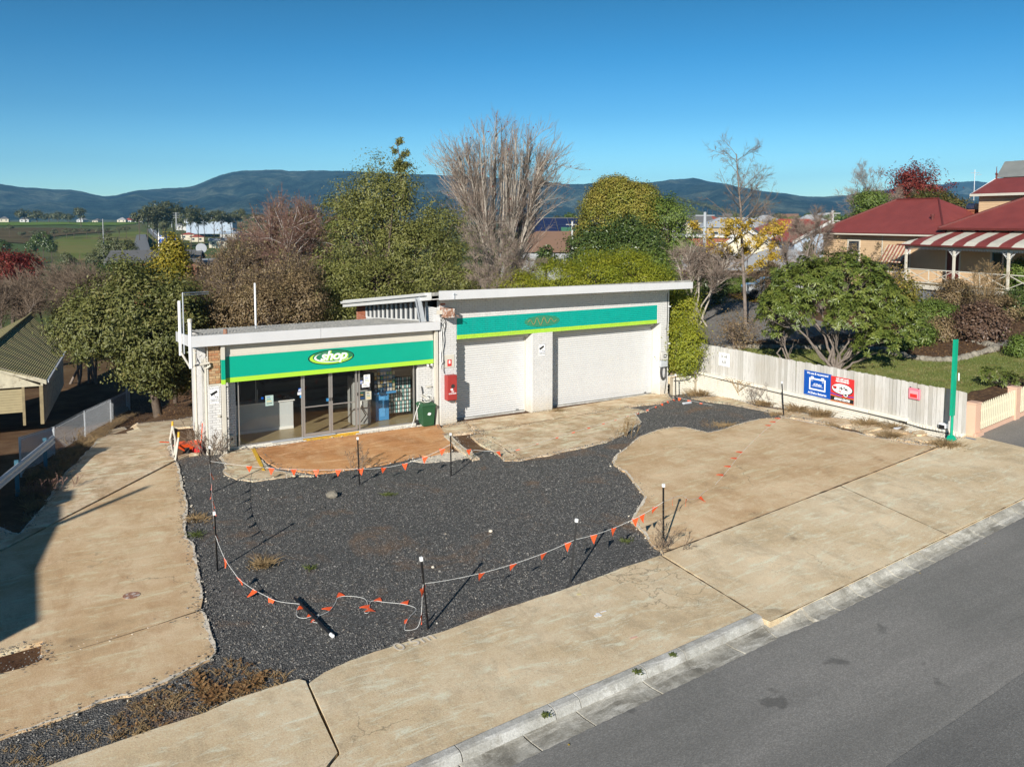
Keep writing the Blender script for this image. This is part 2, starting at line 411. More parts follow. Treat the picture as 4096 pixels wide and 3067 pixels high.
def mat_asphalt(name, a, b_, var=1.0):
 m, nt, b = new_mat(name); v = pos(nt)
 big = noise_tex(nt, v,.25,8,.6,.5); c = ramp(nt, big, [(.35, a),(.65, b_)])
 vo = nd(nt, 'ShaderNodeTexVoronoi'); vo.inputs['Scale'].default_value = 55; nt.links.new(v, vo.inputs['Vector'])
 sep = nd(nt, 'ShaderNodeSeparateColor'); nt.links.new(vo.outputs['Color'], sep.inputs[0])
 c = mixc(nt,.55, c, ramp(nt, sep.outputs[0], [(0, bw(.3)),(.6, bw(.5)),(1, bw(.78))]), 'OVERLAY')
 st = noise_tex(nt, v,1.1,4,.5)
 wr_ = noise_tex(nt, pos(nt,(.12,1.6,1)),.9,6,.6)
 c = mixc(nt, ramp(nt, wr_, [(.42, bw(0)),(.62, bw(.3))]), c, tuple(x * .62 for x in a))
 c = mixc(nt, ramp(nt, st, [(.66, bw(0)),(.70, bw(.55))]), c, tuple(x * .4 for x in a))
 ch = noise_tex(nt, pos(nt,(1.2,3,1)),1.2,8,.7,2)
 c = mixc(nt, ramp(nt, ch, [(.70, bw(0)),(.78, bw(.35))]), c,(.3,.29,.27))
 nt.links.new(c, b.inputs['Base Color']); b.inputs['Roughness'].default_value = .8; b.inputs['Specular IOR Level'].default_value = .3
 bump(nt, b, vo.outputs['Distance'],.35,.01); return m
m_asph = mat_asphalt('asphalt',(.20,.195,.18),(.25,.24,.222))
m_asph2 = mat_asphalt('asphalt_patch',(.16,.157,.148),(.195,.19,.178))
m_asph_old = mat_asphalt('asphalt_old',(.20,.19,.175),(.27,.25,.225))
def mat_ground():
 """earth near by, pasture and scrub further off"""
 m, nt, b = new_mat('ground_cover'); v = pos(nt)
 n1 = noise_tex(nt, v,.5,8,.65)
 earth = ramp(nt, n1, [(.3,(.07,.035,.02)),(.5,(.13,.075,.042)),(.7,(.2,.13,.075))])
 n2 = noise_tex(nt, v,14,5,.7); earth = mixc(nt,.4, earth, ramp(nt, n2, [(.3, bw(.2)),(.7, bw(.8))]), 'OVERLAY')
 g1 = noise_tex(nt, v,.006,5,.6,.4)
 past = ramp(nt, g1, [(.38,(.085,.115,.028)),(.48,(.125,.125,.045)),(.56,(.07,.11,.028)),(.66,(.13,.12,.05))])
 g2 = noise_tex(nt, v,.022,8,.7,.6)
 past = mixc(nt, ramp(nt, g2, [(.56, bw(0)),(.63, bw(.85))]), past,(.05,.045,.022))
 g3 = noise_tex(nt, v,.15,6,.7); past = mixc(nt,.5, past, ramp(nt, g3, [(.3, bw(.32)),(.7, bw(.68))]), 'OVERLAY')
 ln = nd(nt, 'ShaderNodeVectorMath', operation='LENGTH'); nt.links.new(v, ln.inputs[0])
 mr = nd(nt, 'ShaderNodeMapRange'); mr.inputs['From Min'].default_value = 60; mr.inputs['From Max'].default_value = 130
 nt.links.new(ln.outputs['Value'], mr.inputs['Value'])
 nt.links.new(mixc(nt, mr.outputs[0], earth, past), b.inputs['Base Color']); b.inputs['Roughness'].default_value = .95; b.inputs['Specular IOR Level'].default_value = .1
 bump(nt, b, n2,.5,.03); return m
m_ground = mat_ground()
m_soil = simple('garden_soil',(.09,.055,.035),.95,.35,4, bmp=.6, bscale=20, dirt=(.2,.12,.06), dscale=6, dlo=.5, dhi=.65, spec=.1)
m_lawn = simple('lawn_turf',(.15,.19,.05),.95,.25,1.0, bmp=.6, bscale=40, dirt=(.27,.24,.10), dscale=.9, dlo=.45, dhi=.68, spec=.1)
def mat_paintbrick(name, col, dirt=(.5,.42,.28), low=True, d=.5):
 m, nt, b = new_mat(name); v = pos(nt)
 c = ramp(nt, noise_tex(nt, v,5,6), [(.3, tuple(x * .93 for x in col)),(.7, tuple(min(.9, x * 1.04) for x in col))])
 st = noise_tex(nt, pos(nt,(3.5,3.5,.5)),1.2,8,.7)
 sf = ramp(nt, st, [(.55, bw(0)),(.78, bw(d * .5))])
 c = mixc(nt, sf, c, dirt)
 if low:  # splashed earth on the lowest courses
  sp = nd(nt, 'ShaderNodeSeparateXYZ'); nt.links.new(v, sp.inputs[0])
  mr = nd(nt, 'ShaderNodeMapRange'); mr.inputs['From Min'].default_value = .75; mr.inputs['From Max'].default_value = .0
  nt.links.new(sp.outputs['Z'], mr.inputs['Value'])
  mm = nd(nt, 'ShaderNodeMath', operation='MULTIPLY'); nt.links.new(mr.outputs[0], mm.inputs[0]); nt.links.new(noise_tex(nt, v,2.5,6,.7), mm.inputs[1])
  c = mixc(nt, mm.outputs[0], c,(.55,.44,.26))
 nt.links.new(c, b.inputs['Base Color']); b.inputs['Roughness'].default_value = .55; b.inputs['Specular IOR Level'].default_value = .35
 bump(nt, b, noise_tex(nt, v,70,4),.25,.006); return m
m_wbrick = mat_paintbrick('white_brick_paint',(.64,.63,.61))
m_teal = mat_paintbrick('teal_brick_paint',(.0,.36,.29),(.03,.33,.3), False,1.0)
m_lime = mat_paintbrick('lime_brick_paint',(.42,.68,.06),(.55,.6,.2), False)
m_wallold = mat_paintbrick('old_white_brick',(.74,.70,.60),(.36,.27,.17), False,1.3)
m_mortar = simple('painted_mortar',(.57,.56,.54),.8,.1)
m_mortar_t = simple('painted_mortar_teal',(.0,.27,.22),.8,.1)
m_mortar_l = simple('painted_mortar_lime',(.32,.52,.05),.8,.1)
m_mortar_old = simple('old_mortar',(.36,.31,.23),.95,.3)
m_white = simple('white_trim',(.62,.62,.6),.4,.05,2, dirt=(.55,.52,.45), dscale=2.5, dlo=.6, dhi=.85)
m_cream = simple('cream_trim',(.60,.565,.48),.5,.06, dirt=(.5,.45,.33), dscale=3, dlo=.58, dhi=.8)
m_fascia = simple('fascia_white',(.62,.62,.62),.35,.04,1.5, dirt=(.62,.6,.55), dscale=1.4, dlo=.6, dhi=.85)
m_soffit = simple('soffit',(.66,.65,.62),.7,.05)
m_teal_sm = simple('teal_panel',(.0,.36,.235),.38,.03)
m_lime_sm = simple('lime_panel',(.40,.70,.05),.38,.03)
m_dgreen = simple('emblem_green',(.02,.2,.09),.4,.1)
m_black = simple('black_plastic',(.012,.012,.013),.4,.1)
m_whitep = simple('white_print',(.85,.85,.84),.4,.02)
m_rubber = simple('rubber',(.02,.02,.02),.8)
m_alu = simple('aluminium',(.42,.40,.37),.35,.06,4, metal=.55)
m_galv = simple('galvanised',(.50,.53,.56),.5,.12,6, metal=.15, spec=.5)
m_yellow = simple('yellow_paint',(.72,.42,.03),.6,.1,4, dirt=(.45,.3,.12), dscale=6, dlo=.55, dhi=.75)
m_red = simple('red_paint',(.35,.035,.03),.45,.08)
m_redbright = simple('red_print',(.62,.03,.03),.4,.05)
m_orange = simple('orange_plastic',(.85,.11,.025),.5,.08)
m_rust = simple('rust',(.32,.16,.1),.85,.3,12, dirt=(.6,.55,.5), dscale=8, dlo=.5, dhi=.6)
m_roller = simple('roller_door',(.60,.595,.58),.35,.03,2, dirt=(.62,.6,.54), dscale=.9, dlo=.6, dhi=.9)
m_rawbrick = [simple('raw_brick_%s' % n, c,.85,.2,14, bmp=.4, bscale=50) for n, c in (('tan',(.42,.24,.12)),('orange',(.40,.18,.08)),('pale',(.5,.33,.18)))]
m_redbrick = simple('red_brick',(.33,.11,.055),.85,.25,9, bmp=.3)
m_corr = simple('weathered_sheet',(.26,.255,.235),.8,.3,4, dirt=(.42,.4,.35), dscale=3, dlo=.5, dhi=.65)
m_gbin = simple('bin_green',(.02,.085,.035),.45,.08)
m_string = simple('white_string',(.75,.75,.72),.7)
m_greenpole = simple('green_pole_paint',(.0,.33,.19),.4,.08,3, dirt=(.3,.16,.06), dscale=5, dlo=.68, dhi=.72)
m_pink = simple('faded_pink_plastic',(.72,.2,.26),.4,.06)
m_pinkpost = simple('pink_render',(.66,.42,.3),.8,.06)
m_picket = simple('picket_cream',(.78,.72,.52),.5,.05)
m_blue = simple('sign_blue',(.0,.075,.38),.4,.05)
m_bluebox = simple('display_blue',(.05,.28,.6),.4,.05)
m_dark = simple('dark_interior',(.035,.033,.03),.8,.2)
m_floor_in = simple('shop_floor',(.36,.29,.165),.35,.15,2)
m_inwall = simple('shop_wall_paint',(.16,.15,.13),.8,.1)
m_bark = simple('bark_brown',(.11,.085,.065),.9,.4,7, bmp=.7, bscale=25, spec=.1)
m_bark_pale = simple('bark_pale',(.36,.32,.27),.9,.35,6, bmp=.5, bscale=25, spec=.1)
m_bark_grey = simple('bark_grey',(.20,.165,.14),.9,.3,5, bmp=.4, spec=.1)
m_birch = simple('bark_birch',(.52,.48,.44),.8,.4,9, spec=.1)
m_twig_red = simple('twigs_reddish',(.25,.15,.12),.9,.3, spec=.1)
m_twig_brn = simple('twigs_brown',(.22,.165,.12),.9,.3, spec=.1)
m_twig_grey = simple('twigs_grey',(.30,.235,.19),.9,.3, spec=.1)
m_dry = simple('dry_stems',(.30,.21,.11),.9,.35,9, spec=.1)
m_rock = simple('garden_rock',(.24,.215,.17),.9,.3,5, bmp=.6, bscale=12)
m_timber = simple('raw_timber',(.26,.21,.12),.85,.25,6)
m_wire = simple('cable_dark',(.03,.03,.03),.6)
def mat_paling():
 m, nt, b = new_mat('weathered_paling')
 oi = nd(nt, 'ShaderNodeObjectInfo')
 c = ramp(nt, oi.outputs['Random'], [(0,(.42,.405,.37)),(.5,(.52,.505,.47)),(1,(.60,.585,.555))])
 gr = noise_tex(nt, pos(nt,(16,16,1.1)),2.2,7,.7)
 c = mixc(nt, ramp(nt, gr, [(.5, bw(0)),(.72, bw(.7))]), c,(.3,.28,.24))
 bl = noise_tex(nt, pos(nt,(1,1,1)),.7,4)
 c = mixc(nt, ramp(nt, bl, [(.5, bw(0)),(.7, bw(.4))]), c,(.42,.37,.29))
 nt.links.new(c, b.inputs['Base Color']); b.inputs['Roughness'].default_value = .85; b.inputs['Specular IOR Level'].default_value = .2
 bump(nt, b, gr,.4,.01); return m
m_paling = mat_paling()
def mat_glass(name, tint=.8, refl=1.0):
 m, nt, b = new_mat(name); nt.nodes.remove(b); out = nt.nodes['Material Output']
 t = nd(nt, 'ShaderNodeBsdfTransparent'); t.inputs[0].default_value = (tint, tint * 1.0, tint * .98,1)
 g = nd(nt, 'ShaderNodeBsdfGlossy'); g.inputs['Roughness'].default_value = .01; g.inputs[0].default_value = (refl, refl, refl,1)
 lw = nd(nt, 'ShaderNodeLayerWeight'); lw.inputs[0].default_value = .5
 pw = nd(nt, 'ShaderNodeMath', operation='POWER'); nt.links.new(lw.outputs['Facing'], pw.inputs[0]); pw.inputs[1].default_value = 3.5
 f = nd(nt, 'ShaderNodeMath', operation='MULTIPLY_ADD'); nt.links.new(pw.outputs[0], f.inputs[0]); f.inputs[1].default_value = .6; f.inputs[2].default_value = .04
 mx = nd(nt, 'ShaderNodeMixShader'); nt.links.new(f.outputs[0], mx.inputs[0]); nt.links.new(t.outputs[0], mx.inputs[1]); nt.links.new(g.outputs[0], mx.inputs[2])
 nt.links.new(mx.outputs[0], out.inputs[0]); return m
m_glass = mat_glass('shop_glass',.95)
m_glass_dark = simple('dark_window_glass',(.03,.04,.05),.06,.2, spec=.9)
def mat_corrugate(name, col, freq=76, axis=0, stripe=None, rough=.5, dirt=None, ang=0):
 """sheet roofing: fine ribs as relief along one direction"""
 m, nt, b = new_mat(name); tc = nd(nt, 'ShaderNodeTexCoord'); v = tc.outputs['Object']
 sp = nd(nt, 'ShaderNodeSeparateXYZ'); nt.links.new(v, sp.inputs[0])
 mu = nd(nt, 'ShaderNodeMath', operation='MULTIPLY'); nt.links.new(sp.outputs[axis], mu.inputs[0]); mu.inputs[1].default_value = 2 * math.pi / .1
 sn = nd(nt, 'ShaderNodeMath', operation='SINE'); nt.links.new(mu.outputs[0], sn.inputs[0])
 c = ramp(nt, noise_tex(nt, v,1.2,7,.6), [(.3, tuple(x * .85 for x in col)),(.7, tuple(min(.9, x * 1.12) for x in col))])
 if dirt: c = mixc(nt, ramp(nt, noise_tex(nt, v,2,8,.7), [(.5, bw(0)),(.7, bw(.8))]), c, dirt)
 nt.links.new(c, b.inputs['Base Color']); b.inputs['Roughness'].default_value = rough
 bump(nt, b, sn.outputs[0],.6,.02); return m
m_redroof = mat_corrugate('red_iron_roof',(.235,.05,.042))
m_redroof_y = mat_corrugate('red_iron_roof_side',(.235,.05,.042), axis=1)
m_whiteroof = mat_corrugate('cream_iron_roof',(.62,.59,.5))
m_greyroof = mat_corrugate('grey_iron_roof',(.27,.28,.26))
m_mossroof = mat_corrugate('mossy_roof',(.26,.235,.10), axis=1, rough=.95, dirt=(.3,.2,.12))
m_board = simple('weatherboard',(.60,.42,.25),.6,.08,2)
m_shedboard = simple('shed_wall_paint',(.50,.46,.34),.8,.2,4, dirt=(.25,.2,.13), dscale=3)
m_shedroll = simple('shed_roller_beige',(.36,.30,.17),.6,.1)
def mat_mount():
 m, nt, b = new_mat('forested_slopes'); v = pos(nt)
 n = noise_tex(nt, v,.003,10,.7,.3); c = ramp(nt, n, [(.4,(.015,.035,.03)),(.5,(.05,.075,.055)),(.6,(.16,.18,.12))])
 n2 = noise_tex(nt, v,.012,10,.85); c = mixc(nt,1.0, c, ramp(nt, n2, [(.36, bw(.05)),(.64, bw(.95))]), 'OVERLAY')
 nt.links.new(c, b.inputs['Base Color']); b.inputs['Roughness'].default_value = 1; b.inputs['Specular IOR Level'].default_value = 0
 bump(nt, b, n2,1.0,90); return m
m_mount = mat_mount()
# ---------------------------------------------------------------- ground
def build_ground():
 rs = np.concatenate([[0.5,3,6], np.arange(8,60,1.0), np.arange(60,120,4), np.geomspace(124,3800,90)])
 az = np.concatenate([np.arange(-12,72,.8), np.arange(72,348,4)])
 A, Rr = np.meshgrid(np.radians(az), rs); X = Rr * np.sin(A); Y = Rr * np.cos(A)
 Z = zt(X, Y)
 behind = sst(2,-10, Y)  # street side keeps its level
 n, k = X.shape; V = np.stack([X, Y, Z],-1).reshape(-1,3)
 i = np.arange(n - 1)[:, None] * k; j = np.arange(k); j2 = (j + 1) % k
 F = np.stack([i + j, i + k + j, i + k + j2, i + j2],-1).reshape(-1)
 # under the road and footpath the earth lies lower
 low = 1 - sst(14.2,15.4, V[:,1] - .13 * V[:,0])
 V[:,2] -= .03 + .22 * low
 o = np_mesh('ground', V, F,4, m_ground, smooth=True); o['kind'] = 'structure'
build_ground()
# mountain ranges
SKY = [(-420,400),(-200,385),(0,398),(40,404),(75,405),(110,408),(160,410),(190,416),(225,424),(255,421),(290,412),(340,408),(400,404),(420,400),(450,387),(475,377),(500,370),(535,366),(600,366),(640,369),(680,367),(750,367),(800,370),(900,375),(1000,379),(1080,384),(1150,390),(1220,396),(1255,397),(1290,394),(1340,392),(1400,394),(1450,388),(1500,384),(1530,391),(1580,399),(1640,411),(1700,417),(1745,424),(1790,424),(1830,421),(1860,414),(1900,410),(1950,412),(2050,418),(2212,425),(2600,415)]
SKY2 = [(1700,440),(1800,432),(1900,412),(1950,404),(2000,400),(2035,398),(2060,392),(2110,390),(2150,396),(2212,392),(2500,400)]
def range_mesh(name, prof, r0, r1, zbase, seed, foot, n_az=420, label=None):
 us = np.linspace(prof[0][0], prof[-1][0], n_az); vv = np.interp(us, [p[0] for p in prof], [p[1] for p in prof])
 nr = 34; V = []
 for u, v in zip(us, vv):
  d = ray(*D(u, v)); hd = np.hypot(d[0], d[1]); ux, uy = d[0] / hd, d[1] / hd
  v2 = v + .5 * mnoise.fractal(V_((u * .06, seed,0)),.6,2,5) * 2.2
  top = CAM_H + ray(*D(u, v2))[2] / hd * r1
  for q in range(nr):
   t = q / (nr - 1)
   if t <= .8:
    s = t / .8; r = r0 + (r1 - r0) * s
    prof_h = s ** 1.15
    x, y = ux * r, uy * r
    ridge = mnoise.fractal(V_((x * .0011, y * .0011, seed)),.7,2,5)
    rid2 = 1 - abs(mnoise.fractal(V_((x * .0016, y * .0016, seed + 9)),.8,2,4)) * 1.5
    h = zbase + (top - zbase) * (prof_h + math.sin(math.pi * s) * (.26 * ridge + .26 * rid2 - .2))
   else:
    s = (t - .8) / .2; r = r1 + 1200 * s; x, y = ux * r, uy * r; h = top - (top - zbase) * .7 * s
   V.append((x, y, h))
 V = np.array(V); i = np.arange(n_az - 1)[:, None] * nr; j = np.arange(nr - 1)
 F = np.stack([i + j, i + nr + j, i + nr + j + 1, i + j + 1],-1).reshape(-1)
 o = np_mesh(name, V, F,4, m_mount, smooth=True); o['kind'] = 'structure'; return o
range_mesh('mountains', SKY,2600,4600,4,3.3,0)
range_mesh('mountains', SKY2,5200,7000,10,8.1,0, n_az=120)
# ---------------------------------------------------------------- the lot
gr_poly = [G(q) for q in [D(384,985), D(480,960), D(960,990), D(1240,940), D(1330,875), D(1400,852), D(1455,842), D(1500,846), D(1560,862), D(1740,915), D(1700,960), D(1480,1190), D(1430,1212), D(1351,1232), D(1212,1284), D(1080,1326), D(958,1373), D(864,1400), D(756,1437), D(664,1486), D(646,1476), D(513,1519), D(444,1550), D(318,1591), D(123,1662), D(-60,1735), D(-300,1840), D(-300,1700), D(0,1590), D(300,1470), D(430,1400), D(400,1300), D(385,1200)]]
gravel = sheet('gravel_bed', gr_poly,.018, m_gravel, grid=.5, edge=(.3,.05), kind='structure')
SLABS = []
def slab(name, qs, lift, mat, amp=.02, thick=.12, grid=1.2, seed=0, edge_rim=None, which=None, parent=None):
 pts = [q if isinstance(q, Vector) else G(q) for q in qs]
 SLABS.append(np.array([(p.x, p.y) for p in pts]))
 return sheet(name, pts, lift, mat, thick=thick, grid=grid, edge=(.12, amp), seed=seed, which=which, parent=parent)
# drive beside the shop
m_joint = simple('joint_dirt',(.10,.07,.045),.95,.5,8, spec=.1)
def joint(qs, w_=.03, lift=.073, seed=0):
 P = [G(q) for q in qs]; m = MB(); r = random.Random(seed); vs = []
 for a, b in zip(P, P[1:]):
  n = max(2, int((b - a).length / .15)); d = (b - a).normalized(); nn = V_((-d.y, d.x,0))
  for k in range(n + 1):
   p = a + (b - a) * k / n; ww = w_ * (.4 + .9 * r.random()) * (.6 + .8 * abs(mnoise.noise(p * 1.3))) / 2
   for s_ in (-1,1):
    q = p + nn * ww * s_; vs.append((q.x, q.y, float(zt(q.x, q.y)) + lift))
 m.add(vs, [(2 * i,2 * i + 1,2 * i + 3,2 * i + 2) for i in range(len(vs) // 2 - 1)])
 o = m.build('joint', m_joint); o['kind'] = 'structure'; return o
joint([D(1433,1200), D(1640,1121.5), D(1812,1054.5), D(2030,968)],.07, seed=1); joint([D(1816,1055), D(2045,1159.5)],.035, seed=2)
joint([D(1428,1206), D(1630,1331)],.05, seed=3); joint([D(1640,1339), D(1664,1349), D(1900,1235), D(2212,1081)],.03, seed=4)
joint([Z6(1270,393), Z6(1000,485), Z6(700,582), Z6(275,706)],.025,.058, seed=5); joint([Z3(415,1370), Z3(800,1308), Z3(1300,1225), Z3(1640,1170)],.03,.063, seed=6); joint([Z3(446,1384), Z3(635,1503), Z3(768,1603)],.04,.058, seed=7)
J1 = [Z5(1418,697), Z5(0,1432)]
slab('driveway', [Z5(870,452), Z5(1000,424), Z5(1120,398), Z5(1250,385), Z5(1400,372), Z5(1545,345), Z5(1560,420), Z5(1400,430), Z5(1375,520), Z5(1372,620), Z5(1416,690), Z5(0,1424), Z5(-300,1580), Z5(-300,1330), Z5(0,1235), Z5(150,1290), Z5(330,1090), Z5(430,930), Z5(480,850), Z5(560,760), Z5(640,690), Z5(760,560)],.05, m_conc_old,.04, which=set(range(0,10)) | set(range(14,22)))
slab('driveway', [Z5(1422,703), Z5(1440,760), Z5(1462,840), Z5(1470,900), Z5(1490,960), Z5(1512,1080), Z5(1505,1140), Z5(1490,1250), Z5(1500,1330), Z5(1568,1388), Z5(1575,1480), Z6(1235,40), Z6(1245,95), Z6(1262,200), Z6(1283,320), Z6(1268,388), Z6(1000,480), Z6(700,578), Z6(275,702), Z6(258,640), Z6(270,590), Z6(0,665), Z6(-400,800), Z5(-300,1600), Z5(0,1440)],.055, m_conc,.035, which=set(range(0,14)))
slab('driveway', [Z6(1272,398), Z6(1305,430), Z6(1325,500), Z6(1350,580), Z6(1365,660), Z6(1330,705), Z6(1200,765), Z6(1060,845), Z6(950,890), Z6(830,935), Z6(700,955), Z6(510,1025), Z6(330,1098), Z6(0,1210), Z6(-400,1350), Z6(-400,960), Z6(0,797), Z6(130,765), Z6(262,712)],.055, m_conc,.045, which=set(range(0,14)))
# concrete around the shop front
slab('shop_forecourt_slab', [Z2(655,1387), Z2(1045,1330), Z2(1440,1278), Z2(1870,1222), Z2(2040,1200), Z2(2062,1245), Z2(2140,1330), Z2(2128,1400), Z2(1960,1440), Z7(1683,215), Z7(1543,250), Z7(1403,280), Z7(1250,300), Z7(1107,325), Z7(960,340), Z7(800,318), Z7(700,300), Z7(640,270), Z7(600,235)],.06, m_conc_shop,.02, seed=2, which=set(range(5,19)))
slab('worn_slab', [Z7(345,186), Z7(512,163), Z7(592,245), Z7(640,300), Z7(700,318), Z7(800,332), Z7(960,356), Z7(800,355), Z7(620,378), Z7(530,392), Z7(420,378), Z7(345,345), Z7(325,320), Z7(345,300), Z7(330,262), Z7(300,230)],.045, m_conc_old,.035, seed=4, which=set(range(2,16)))
# apron before the garage doors
slab('garage_apron', [Z3(148,1318), Z3(260,1296), Z3(820,1222), Z3(1035,1192), Z3(1830,1064), Z3(1950,1064), Z3(1985,1110), Z3(1880,1142), Z3(1640,1168), Z3(1300,1222), Z3(800,1305), Z3(415,1368), Z3(340,1290), Z3(160,1325)],.06, m_conc_old,.012, seed=5, which={5,6,7})
slab('garage_apron', [Z3(455,1366), Z3(800,1312), Z3(1300,1229), Z3(1640,1173), Z3(1770,1204), Z3(1690,1225), Z3(1740,1290), Z3(1722,1312), Z3(1640,1370), Z3(1590,1395), Z3(1480,1445), Z3(1350,1480), Z3(1250,1502), Z3(1100,1530), Z3(1000,1560), Z3(900,1572), Z3(770,1602), Z3(640,1500), Z3(446,1380)],.055, m_conc_old,.04, seed=6, which=set(range(3,16)))
slab('garage_apron', [Z3(438,1384), Z3(630,1505), Z3(762,1602), Z3(640,1602), Z3(590,1560), Z3(530,1515), Z3(440,1465), Z3(365,1402)],.05, m_conc_old,.02, seed=7)
slab('garage_apron', [Z3(90,1358), Z3(152,1330), Z3(330,1296), Z3(408,1368), Z3(300,1382), Z3(180,1395)],.05, m_conc_old,.02, seed=8)
slab('broken_kerb_slab', [Z3(150,1410), Z3(200,1400), Z3(300,1490), Z3(440,1590), Z3(380,1600), Z3(240,1490)],.07, m_conc_old,.03, seed=9)
slab('broken_slab', [Z7(1680,235), Z7(1880,190), Z7(2000,200), Z7(2010,225), Z7(1900,245), Z7(1700,262), Z7(1600,250)],.035, m_conc_edge,.05, seed=10)
# big apron on the right
slab('forecourt_slab', [D(1693,905), D(1730,912), D(1780,922), D(1830,934), D(1900,950), D(1960,962), D(2032,969), D(1816,1054.5), D(1640,1121.5), D(1433,1201), Z9(1612,322), Z9(1580,305), Z9(1560,290), Z9(1500,205), Z9(1432,145), Z9(1465,90), Z9(1500,25), D(1395,1078), D(1376,1055), D(1366,1042), D(1350,1022), D(1326,1008), D(1322,1000), D(1332,985), D(1358,967), D(1380,947), D(1420,932), D(1455,926), D(1480,926), D(1500,931), D(1530,938), D(1560,931), D(1590,921), D(1640,908)],.07, m_conc,.045, seed=11, which=set(range(0,6)) | set(range(9,33)))
# worn strip along the retaining wall
slab('worn_slab', [Z4(100,468), Z4(300,452), Z4(520,520), Z4(700,545), Z4(900,575), Z4(1100,605), Z4(1300,650), Z4(1500,690), Z4(1700,725), Z4(1810,722), Z4(1740,770), Z4(1600,765), Z4(1450,735), Z4(1300,700), Z4(1120,655), Z4(900,618), Z4(760,592), Z4(690,588), Z4(560,548), Z4(330,505), Z4(200,490)],.04, m_conc_old,.05, seed=12, which=set(range(0,21)))
for k,(pts) in enumerate([[(980,625),(1080,605),(1180,632),(1050,652)], [(1100,650),(1240,635),(1340,660),(1200,690)], [(1200,700),(1350,672),(1440,700),(1320,715)], [(1500,690),(1570,680),(1600,705),(1530,712)], [(1340,668),(1480,690),(1470,700),(1350,690)], [(1520,735),(1620,722),(1690,745),(1600,755)]]):
 slab('broken_concrete_piece', [Z4(*p) for p in pts],.075 + .006 * k, m_conc_old,.05, thick=.08, seed=20 + k)
# painted stripe on the slab edge before the shop
slab('yellow_line', [Z2(655,1385), Z2(680,1380), Z2(730,1480), Z2(755,1545), Z2(735,1545), Z2(700,1480)],.068, m_yellow,.008, thick=.01, seed=13)
# ---------------------------------------------------------------- footpath, kerb, channel, road
KB = [G(D(u, v)) for u, v in ((380,1889),(899,1656),(1222,1513),(1566,1361),(1631,1332))]
LB = [G(D(u, v)) for u, v in ((1645,1340),(1664,1349),(1900,1235),(2212,1082),(2600,900))]
def path_slab(qs, seed, mat=None, which=None, lift=.07): return slab('footpath_slab', qs, lift, mat or m_conc_path,.018, seed=seed, thick=.15, which=which)
path_slab([D(-400,1860), D(-60,1728), D(123,1656), D(318,1588), D(444,1547), D(513,1516), D(646,1474), D(660,1478), D(690,1550), D(729,1634), D(708,1660), D(640,1772), KB[0], D(-300,2200)],30, which={0,1,2,3,4,5})
path_slab([D(668,1483), D(700,1460), D(756,1434), D(864,1397), D(958,1370.6), D(1080,1323.6), D(1212,1282), D(1351,1230), D(1427,1205), D(1630,1331), KB[3], KB[2], KB[1], D(650,1768), D(716,1660), D(736,1636), D(700,1552)],31, which=set(range(0,8)))
path_slab([D(1430,1202), D(1640,1121.5), D(1816,1055), D(2045,1159.5), D(1900,1234.5), LB[1], D(1641,1339), D(1630,1331)],32)
path_slab([D(1816,1055), D(2034,970.5), D(2076,949), D(2091,942), D(2212,971), D(2500,1030), D(2700,1080), D(2600,898), D(2212,1080), D(2045,1159.5)],33, which={2})
KDIR = (KB[3] - KB[1]).normalized()
def along(poly, s):
 for a, b in zip(poly, poly[1:]):
  L = (b - a).length
  if s <= L or b is poly[-1]: return a + (b - a) * (s / L),(b - a).normalized()
  s -= L
def strip_piece(name, poly, s0, s1, prof, mat, parent=None, gap=.008, seed=0, PF=None):
 """piece of kerb or channel: prof = (offset towards the road, height) outline, swept between s0 and s1"""
 m = MB(); n = max(2, int((s1 - s0) / .25) + 1); np_ = len(prof)
 vs = []
 for i in range(n):
  if PF: prof = PF(s0 + (s1 - s0) * i / (n - 1))
  s = s0 + gap + (s1 - s0 - 2 * gap) * i / (n - 1); p, d = along(poly, s); nr = V_((d.y,-d.x,0)).normalized()
  for k,(o, h) in enumerate(prof):
   q = p + nr * o; ww = .006 * mnoise.noise(V_((s * 3, k, seed)))
   vs.append((q.x, q.y, float(zt(q.x, q.y)) + h + ww))
 fs = [(i * np_ + k, i * np_ + (k + 1) % np_,(i + 1) * np_ + (k + 1) % np_,(i + 1) * np_ + k) for i in range(n - 1) for k in range(np_)]
 fs += [tuple(range(np_)), tuple((n - 1) * np_ + k for k in range(np_))[::-1]]
 m.add(vs, fs); return m.build(name, mat, parent)
kerb_t = tag(strip_piece('kerb', KB,0.0,.01, [(0,-.3),(.01,-.3),(.01,-.29),(0,-.29)], m_conc_grey, gap=0), kind='structure')
Lk = sum((b - a).length for a, b in zip(KB, KB[1:]))
kprof = [(0,-.25),(0,.085),(.02,.092),(.14,.088),(.19,.07),(.225,.02),(.25,-.05),(.26,-.25)]
s = 0; i = 0
cuts = sorted([0,1.6,3.2] + [(G(Z9(*q)) - KB[1]).length + (KB[1] - KB[0]).length for q in ((330,1545),(920,1300),(1080,1235),(1490,1055),(1730,950))] + [Lk])
for a, b in zip(cuts, cuts[1:]):
 if b - a > .15: strip_piece('kerb_stone', KB, a, b, kprof, m_conc_grey, kerb_t, seed=i, gap=.012); i += 1
